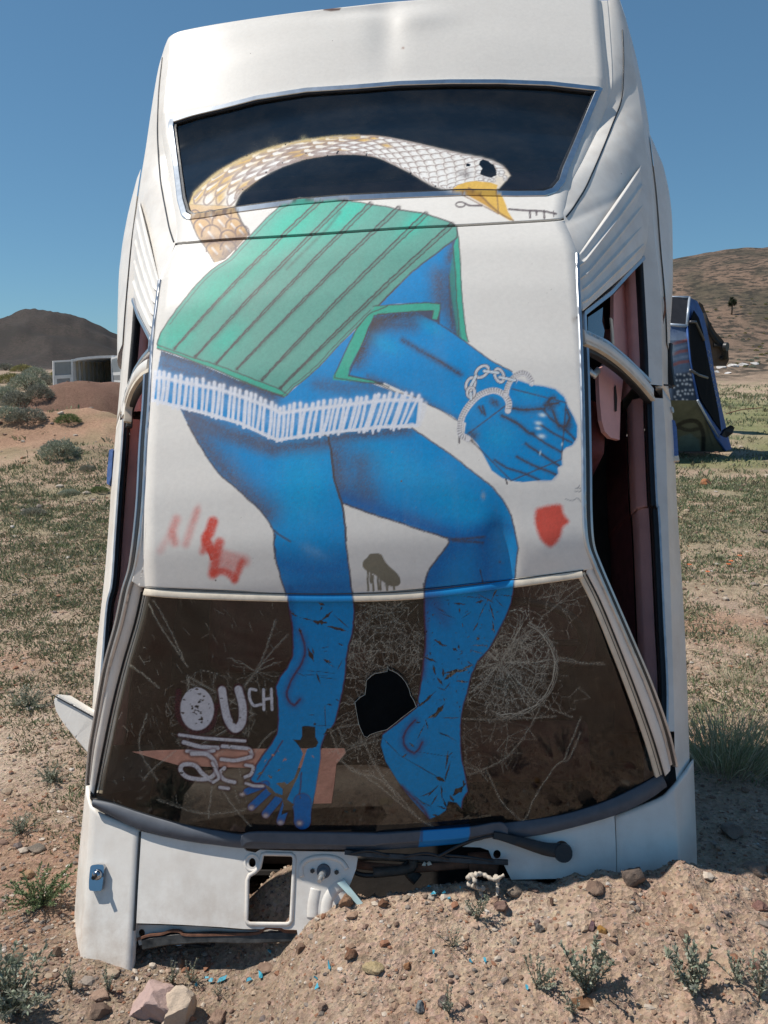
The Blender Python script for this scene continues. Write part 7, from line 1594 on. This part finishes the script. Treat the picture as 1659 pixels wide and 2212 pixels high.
# ------------------------------------------------------------------ white truck box with its rear doors open
VY = 36.0
def vp(px, py, y=VY): return ground_pt(px, py, y)
Z6 = lambda x, y: (x * .3, 597.3 + y * .3)
van = empty("white_truck", tuple([*vp(*Z6(660, 700))[:2], 0.0]), 0, "old white panel truck with its rear doors hanging open beyond the brown mound", "truck")
vx = van.location; off = np.array([vx.x, vx.y, 0])
WV2 = simple('chalky_white_truck_paint', (.80, .80, .79), .6, 0, .12, 4); LIN = simple('beige_ribbed_lining', (.40, .35, .27), .8, 0, .15, 3); GLS = simple('grey_window_glass', (.28, .31, .33), .15, 0, .1, 3)
def vbox(name, a, b, y0, y1, mt, parent):
    """box from two survey corners at the truck's distance, between two depths"""
    A = vp(*Z6(*a)) - off; B = vp(*Z6(*b)) - off; mb = MB(); mb.box(((A[0] + B[0]) / 2, (y0 + y1) / 2, (A[2] + B[2]) / 2), (abs(B[0] - A[0]), y1 - y0, abs(A[2] - B[2]))); return mb.build(name, mt, parent)
L = 4.2
for nm, a, b, mt in (("side_wall", (518, 596), (530, 860), WV2), ("side_wall", (797, 590), (815, 860), WV2)): vbox(nm, a, b, 0, L, mt, van)
vbox("floor", (518, 812), (815, 830), 0, L, WV2, van); vbox("front_wall", (518, 596), (815, 860), L, L + .06, LIN, van)
for k in range(7): vbox("wall_rib", (531, 600), (533 + 2, 812), .4 + k * .55, .48 + k * .55, LIN, van)
for k in range(6):
    x = 545 + k * 33; vbox("lining_panel", (x, 604), (x + 29, 800), L - .12, L - .02, LIN, van)
A = [vp(*Z6(*q)) - off for q in ((510, 600), (560, 586), (640, 576), (720, 570), (800, 568), (862, 572))]; rows = [np.array(A), np.array(A) + [0, L + .2, 0], np.array(A) + [0, L + .2, -.10], np.array(A) + [0, 0, -.10], np.array(A)]
skin("roof", rows, WV2, van, smooth=False)
vbox("cab_seat", (728, 702), (796, 800), 1.2, 1.8, M['rubber'], van); vbox("rear_sill", (515, 826), (815, 842), -.1, .0, WV2, van)
def door(name, pts, win, panels, y0, y1, lab):
    """swung door: P corners (hinge top, outer top, outer bottom, hinge bottom) with a glazed upper half"""
    def P3(q, t): return vp(*Z6(*q), VY + t) - off
    o = [P3(q, y0 if i in (0, 3) else y1) for i, q in enumerate(pts)]; n = np.cross(o[1] - o[0], o[3] - o[0]); n /= np.linalg.norm(n)
    def bil(u, v): return (o[0] * (1 - u) + o[1] * u) * (1 - v) + (o[3] * (1 - u) + o[2] * u) * v
    def ring(w): return [bil(w[0], w[1]), bil(w[2], w[1]), bil(w[2], w[3]), bil(w[0], w[3])]
    m = plate([p.tolist() for p in o], [[p.tolist() for p in ring(win)]] + [[p.tolist() for p in ring(w)] for w in panels], .05, tuple(n)); d_ = link(name, m, WV2, van); d_['label'] = lab
    m = plate([p.tolist() for p in ring(win)], [], .012, tuple(n)); link("window_pane", m, GLS, d_)
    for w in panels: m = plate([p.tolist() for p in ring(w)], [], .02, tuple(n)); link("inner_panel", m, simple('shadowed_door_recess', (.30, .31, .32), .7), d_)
door("rear_door", ((520, 600), (377, 608), (382, 800), (524, 790)), (.08, .06, .92, .55), [(.15, .68, .82, .86)], 0, -.6, "left rear door swung wide open")
door("rear_door", ((797, 586), (862, 566), (880, 850), (806, 836)), (.10, .05, .95, .42), [(.15, .50, .9, .64), (.15, .74, .9, .90)], 0, -.4, "right rear door half hidden by the near car")

# ------------------------------------------------------------------ the blue wreck standing on its nose at the right
BY = 13.8
Z5 = lambda x, y: (1128.2 + x * .36, 331.8 + y * .36)
bl_o = np.array([*ground_pt(*Z5(1050, 1770), BY)[:2], 0.0]); blue = empty("blue_wrecked_car", tuple(bl_o), 0, "blue car upended nose down with stars and stripes painted on its roof", "car")
def bp(x, y, dy=0.0): return ground_pt(*Z5(x, y), BY + dy) - bl_o
def blue_mat(name, base, fl=False):
    m, nt, b = nodes(name); n = tex_noise(nt, 3, 5); cc = np.array(base); r = ramp(nt, n.outputs[0], [(.3, cc * .7), (.7, cc * 1.3)]); nt.links.new(dusty(nt, r.outputs[0], .08, 4), b.inputs['Base Color']); b.inputs['Roughness'].default_value = .6; b.inputs['Specular IOR Level'].default_value = .25; return m
NAVY = blue_mat('faded_navy_paint', (.035, .10, .30)); PALE = blue_mat('pale_blue_paint', (.17, .22, .31)); WIN = simple('dark_cabin', (.010, .011, .013), .9, spec=.05); TRIM = simple('pale_window_trim', (.42, .48, .56), .35, .3)
# faces: the roof side faces left/front, the flank faces right/front
def bpoly(name, pts, th, mt, parent=blue, n=(0, 1, 0)):
    m = plate([p.tolist() for p in pts], [], th, n); return link(name, m, mt, parent)
edge = [(1002, 862), (985, 1035), (996, 1120), (1008, 1240), (1030, 1370), (1052, 1480), (1110, 1600), (1160, 1700), (1218, 1785)]
far = [(1050, 885), (1085, 960), (1108, 1050), (1130, 1160), (1150, 1290), (1178, 1440), (1205, 1560), (1228, 1660), (1256, 1772)]
left = [(700, 858), (700, 1040), (700, 1120), (700, 1240), (700, 1370), (700, 1480), (700, 1600), (700, 1700), (700, 1785)]
dE = [.55, .25, .12, .05, .0, -.02, .18, .30, .45]
E3 = np.array([bp(x, y, dE[i]) for i, (x, y) in enumerate(edge)]); L3 = np.array([bp(x, y, dE[i] - .15) for i, (x, y) in enumerate(left)])
# roof skin (deck/rear window, roof, windscreen zones) as separate panels
def zone(name, a, b, mt, nu=60, nv=40, bulge=.03):
    e = E3[a:b + 1]; l = L3[a:b + 1]; ee = resample(e, nv); ll = resample(l, nv); u = np.linspace(0, 1, nu)[None, :, None]; g = ll[:, None] * (1 - u) + ee[:, None] * u; g[..., 1] -= bulge * np.sin(np.pi * u[..., 0]) * .6
    V, q = grid_mesh("z", g); m = mesh_np(name, V, q); o = link(name, m, mt, blue); return o, g
zone("rear_window", 0, 1, simple('brown_reflecting_glass', (.05, .045, .045), .1))
ro, rg_ = zone("roof", 1, 5, PALE, 110, 110)
Wp = rg_.reshape(-1, 3) + bl_o - [0, 0, EYE]; cc_ = Wp @ MW; SPx = np.stack([SW / 2 + FPX * cc_[:, 0] / cc_[:, 2], SH / 2 - FPX * cc_[:, 1] / cc_[:, 2]], 1)
cb = Canvas(SPx, (.17, .22, .31)); z5 = lambda *p: F('z5', *p)
cb.shade(z5((870, 1060), (990, 1040)), np.array([.03, .06, .16]), 22, .7); 
for p_ in (((880, 1150), (930, 1135), (990, 1120)), ((905, 1205), (950, 1188), (1005, 1180)), ((905, 1268), (950, 1252), (1010, 1245))): cb.stroke(z5(*p_), 6.5, np.array([.46, .13, .10]), 1.5, .8)
for p_ in (((880, 1180), (990, 1150)), ((905, 1236), (1005, 1212))): cb.stroke(z5(*p_), 6, np.array([.33, .38, .48]), 1.5, .7)
cb.poly(z5((895, 1330), (1010, 1310), (1060, 1490), (900, 1530)), np.array([.035, .05, .08]), 5)
for i in range(34):
    x = 915 + (i % 6) * 20 + rng.uniform(-8, 8) + (i // 6) % 2 * 10; y = 1335 + (i // 6) * 30 + rng.uniform(-9, 9) - (i % 6) * 3; cb.spray(z5((x, y))[0], 2.6, np.array([.75, .76, .78]), 1, grain=.1)
cb.spray(z5((895, 1180))[0], 9, np.array([.5, .55, .56]), .9, ry=20); cb.stroke(z5((905, 1320), (908, 1400)), 4, np.array([.6, .62, .62]), 1.2, .9)
set_col(ro.data, "paint", cb.rgba()); ro.data.materials[0] = attr_mat('stars_and_stripes_roof_paint', 'paint', .5, 0, 6, .4, .1)
wo_, wg = zone("windscreen", 5, 8, attr_mat('mural_windscreen', 'paint', .35, 0, 6, .4, 0), 100, 90)
Wp = wg.reshape(-1, 3) + bl_o - [0, 0, EYE]; cc_ = Wp @ MW; SPx = np.stack([SW / 2 + FPX * cc_[:, 0] / cc_[:, 2], SH / 2 - FPX * cc_[:, 1] / cc_[:, 2]], 1)
cb = Canvas(SPx, (.10, .105, .075)); cb.spray(z5((1080, 1580))[0], 22, np.array([.16, .15, .10]), .6); cb.poly(z5((940, 1700), (1010, 1680), (1060, 1720), (1070, 1790), (930, 1790)), np.array([.10, .14, .13]), 3)
cb.stroke(z5((900, 1660), (970, 1610), (1050, 1610), (1085, 1680), (1085, 1790)), 9, np.array([.012, .012, .014]), 2, 1); cb.stroke(z5((930, 1640), (1000, 1660), (1060, 1650)), 8, np.array([.02, .02, .02]), 2, .9); cb.spray(z5((1150, 1700))[0], 14, np.array([.13, .14, .11]), .7); cb.stroke(z5((1100, 1620), (1140, 1750)), 4, np.array([.04, .05, .04]), 2, .7)
set_col(wo_.data, "paint", cb.rgba())
for a, b, r_w in ((0, 1, .022), (1, 8, .020)):
    mb = MB(); mb.tube(E3[a:b + 1] - [0, .01, 0], r_w, seg=6); mb.build("edge_trim", TRIM if a == 0 else NAVY, blue, smooth=True)
mb = MB(); mb.tube(np.array([bp(885, 862, .5), bp(1002, 862, .55)]), .022, seg=6); mb.tube(np.array([bp(880, 1028, .2), bp(985, 1035, .24)]), .03, seg=6); mb.build("rear_window_frame", TRIM, blue, smooth=True)
FA = np.array([bp(x, y, 1.0 + .1 * i) for i, (x, y) in enumerate(far)])
V, q = loft([E3, E3 * .8 + FA * .2, E3 * .5 + FA * .5, E3 * .2 + FA * .8, FA, FA + [.05, .25, 0]]); link("flank", mesh_np("flank", V, q), NAVY, blue)
wn_ = [(1030, 940), (1060, 985), (1085, 1070), (1105, 1180), (1128, 1300), (1155, 1430), (1180, 1560), (1196, 1668), (1150, 1600), (1100, 1520), (1070, 1470), (1045, 1380), (1020, 1240), (1004, 1120), (1006, 1020)]
def lerpd(x, y):
    i = np.interp(y, [q[1] for q in edge], np.arange(9)); j = np.interp(y, [q[1] for q in far], np.arange(9)); ex = np.interp(i, np.arange(9), [q[0] for q in edge]); fx_ = np.interp(j, np.arange(9), [q[0] for q in far])
    t = np.clip((x - ex) / max(fx_ - ex, 1), 0, 1); return np.interp(i, np.arange(9), dE) * (1 - t) + np.interp(j, np.arange(9), 1.0 + .1 * np.arange(9)) * t
wp = np.array([bp(x, y, lerpd(x, y) - .17) for x, y in wn_]); m = plate(wp.tolist(), [], .02, (0, 1, 0)); wf = link("side_window", m, WIN, blue)
mb = MB(); mb.tube(np.array([bp(1052, 1480, lerpd(1052, 1480) - .2), bp(1110, 1590, lerpd(1110, 1590) - .2), bp(1175, 1700, lerpd(1175, 1700) - .2)]), .02, seg=6); mb.build("window_frame", TRIM, blue, smooth=True)
for a in (((1010, 1010), (1040, 1010), (1090, 1120)), ((1008, 1300), (1060, 1330), (1110, 1345))): mb = MB(); mb.tube(np.array([bp(x, y, lerpd(x, y) - .22) for x, y in a]), .025, seg=6); mb.build("inner_bar", simple('grey_bar', (.10, .10, .11), .5), blue, smooth=True)
mpts = [bp(1198, 1690, .6), bp(1215, 1660, .6), bp(1262, 1632, .55), bp(1274, 1645, .55), bp(1262, 1680, .55), bp(1225, 1705, .6)]; bpoly("door_mirror", mpts, .10, M['rubber'])
# white scribbles on its flank
for k in range(9):
    y = 1180 + k * 40; x = np.interp(y, [q[1] for q in far], [q[0] for q in far]) - 14; mb = MB(); mb.tube(np.array([bp(x - 6, y, lerpd(x, y) - .12), bp(x + 5, y + 10, lerpd(x, y) - .12), bp(x - 3, y + 22, lerpd(x, y) - .12)]), .010, seg=5); mb.build("painted_scribble", simple('pale_scribble_paint', (.35, .38, .45), .5), blue)
# floor pan and back so that it is a closed body, buried nose
V, q = loft([FA, FA + [-.1, 1.2, 0], L3 + [0, 1.6, 0], L3]); link("underbody", mesh_np("underbody", V, q), NAVY, blue)
# rusty car body leaning behind it
rw_o = ground_pt(*Z5(1180, 1270), 19.0); rw_o[2] = 0; rw = empty("rusty_wreck", tuple(rw_o), 0, "rusty brown car wreck leaning behind the blue one", "car")
def rp(x, y, dy=0): return ground_pt(*Z5(x, y), 19.0 + dy) - rw_o
RB = simple('brown_rusted_panels', (.10, .065, .045), .8, 0, .5, 3, .3)
o_ = [(1060, 890), (1082, 905), (1120, 1000), (1160, 1070), (1205, 1120), (1236, 1175), (1240, 1240), (1222, 1275), (1130, 1272), (1060, 1240), (1020, 1100)]
m = plate([rp(x, y).tolist() for x, y in o_], [], 1.4, (0, 1, 0)); link("body", m, RB, rw)
for pts in (((1085, 960), (1120, 1060), (1160, 1120), (1205, 1170), (1220, 1235)), ((1150, 1150), (1190, 1150), (1215, 1210), (1190, 1235))): mb = MB(); mb.tube(np.array([rp(x, y, -.05) for x, y in pts]), .05, seg=6); mb.build("axle_and_frame", M['dark'], rw, smooth=True)
mb = MB(); c_ = rp(1212, 1160, -.1); mb.tube(np.array([c_, c_ + [.05, -.05, 0]]), .10, seg=18); mb.build("wheel", M['rubber'], rw, auto=40)
# bent rod sticking out by the blue car
rd = np.array([ground_pt(*Z5(*q), 13.6) for q in ((1222, 1562), (1280, 1545), (1350, 1532), (1440, 1525))]); mb = MB(); mb.tube(resample(catmull(rd, 5), 14), .008, seg=6); o = mb.build("metal_rod", M['rust'], None, smooth=True); tag(o, "thin rusty rod poking out from the blue car's far side", "rod")

# ------------------------------------------------------------------ small litter round the near car
ROOTM = simple('bleached_root', (.52, .45, .37), .85, 0, .3, 80, .5, 200)
root = None; z0 = ghit(*F('w5', (565, 345))[0]); root = empty("dry_root", tuple(z0), 0, "bleached twisted root lying where the mound meets the engine bay", "root")
for k, pts in enumerate((((500, 312), (515, 300), (528, 318), (520, 340), (545, 358), (550, 372)), ((528, 292), (560, 300), (600, 304), (640, 290)), ((608, 300), (618, 330), (612, 375)), ((505, 330), (520, 350), (545, 345)), ((560, 350), (552, 372), (558, 380)))):
    q = F('w5', *pts); yy = z0[1] - .02; P3 = np.array([ground_pt(a[0], a[1], yy) for a in q]) - z0; P3[:, 2] = P3[:, 2] * .9 + .004; P3[:, 1] += .01 * np.sin(np.arange(len(P3)) * 2.0)
    mb = MB(); mb.tube(resample(catmull(P3, 5), 24), np.linspace(.0058, .0032, 24) * (1 + .25 * np.sin(np.arange(24) * 1.7)), seg=6); mb.build("branch", ROOTM, root, smooth=True)
TQ = simple('turquoise_paint_flake', (.06, .34, .46), .45, 0, .2, 60)
chips = [('w4', 1100, 1078, 30, 34, .3), ('w4', 1045, 1108, 34, 16, .5), ('w4', 905, 1098, 80, 12, .55), ('w4', 850, 1110, 30, 12, .2), ('w4', 826, 1094, 24, 10, .1), ('w4', 1148, 958, 26, 16, .4), ('w4', 1397, 1140, 30, 24, -.6), ('w4', 1456, 1034, 18, 28, .1), ('w4', 1386, 1100, 22, 14, 1), ('w4', 772, 1128, 26, 12, .3),
         ('w5', 366, 380, 34, 9, .6), ('w5', 408, 372, 18, 8, .3), ('w5', 350, 352, 22, 6, .2), ('w5', 468, 354, 16, 8, -.2), ('w5', 512, 636, 26, 9, .1), ('w5', 566, 633, 14, 12, .2), ('w5', 370, 602, 12, 14, .2), ('w5', 430, 398, 20, 5, .1), ('w5', 728, 742, 12, 12, .3)]
base_ = None
for k, (fr, x, y, w, h, rz) in enumerate(chips):
    q = F(fr, (x, y))[0]; p = ghit(*q); s = np.linalg.norm(p - [0, 0, EYE]) / FPX * FR[fr][2]; r = np.random.default_rng(k)
    a = np.sort(r.uniform(0, 6.28, 6)); V = np.stack([np.cos(a) * w * s * .4, np.sin(a) * h * s * .8, r.uniform(-.001, .003, 6)], 1)
    m = plate(V.tolist(), [], .0015, (0, 0, 1)); o = link("paint_flake", m, TQ); o.location = (p[0], p[1], p[2] + .006); o.rotation_euler = (.45 + r.normal(0, .15), r.normal(0, .2), rz)
    tag(o, "turquoise flake of broken paint lying on the dirt", "paint flake", "turquoise paint flakes on the dirt")
# dry twigs on the ground at the right
TW = simple('straw_twig', (.36, .28, .19), .8, 0, .2, 50)
for (pts, lab) in ((((1010, 812), (1060, 806), (1140, 810)), "thin dark twig across the gravel right of the car"), (((1100, 180), (1150, 182), (1200, 178)), "short straight twig between the green mats right of the car"), (((1000, 965), (1040, 968), (1075, 978)), "pale broken twig near the car's right side"), (((1120, 1252), (1160, 1268), (1205, 1290)), "fine twig above the tall pale grass clump"), (((1320, 395), (1370, 400), (1440, 412)), "pale stalk beside the orange wildflowers")):
    g = np.array([ghit(*q) for q in F('w6', *pts)]) + [0, 0, .012]; mb = MB(); mb.tube(resample(catmull(g, 4), 10), .0035, seg=5); o = mb.build("twig", TW, None, smooth=True); tag(o, lab, "twig")
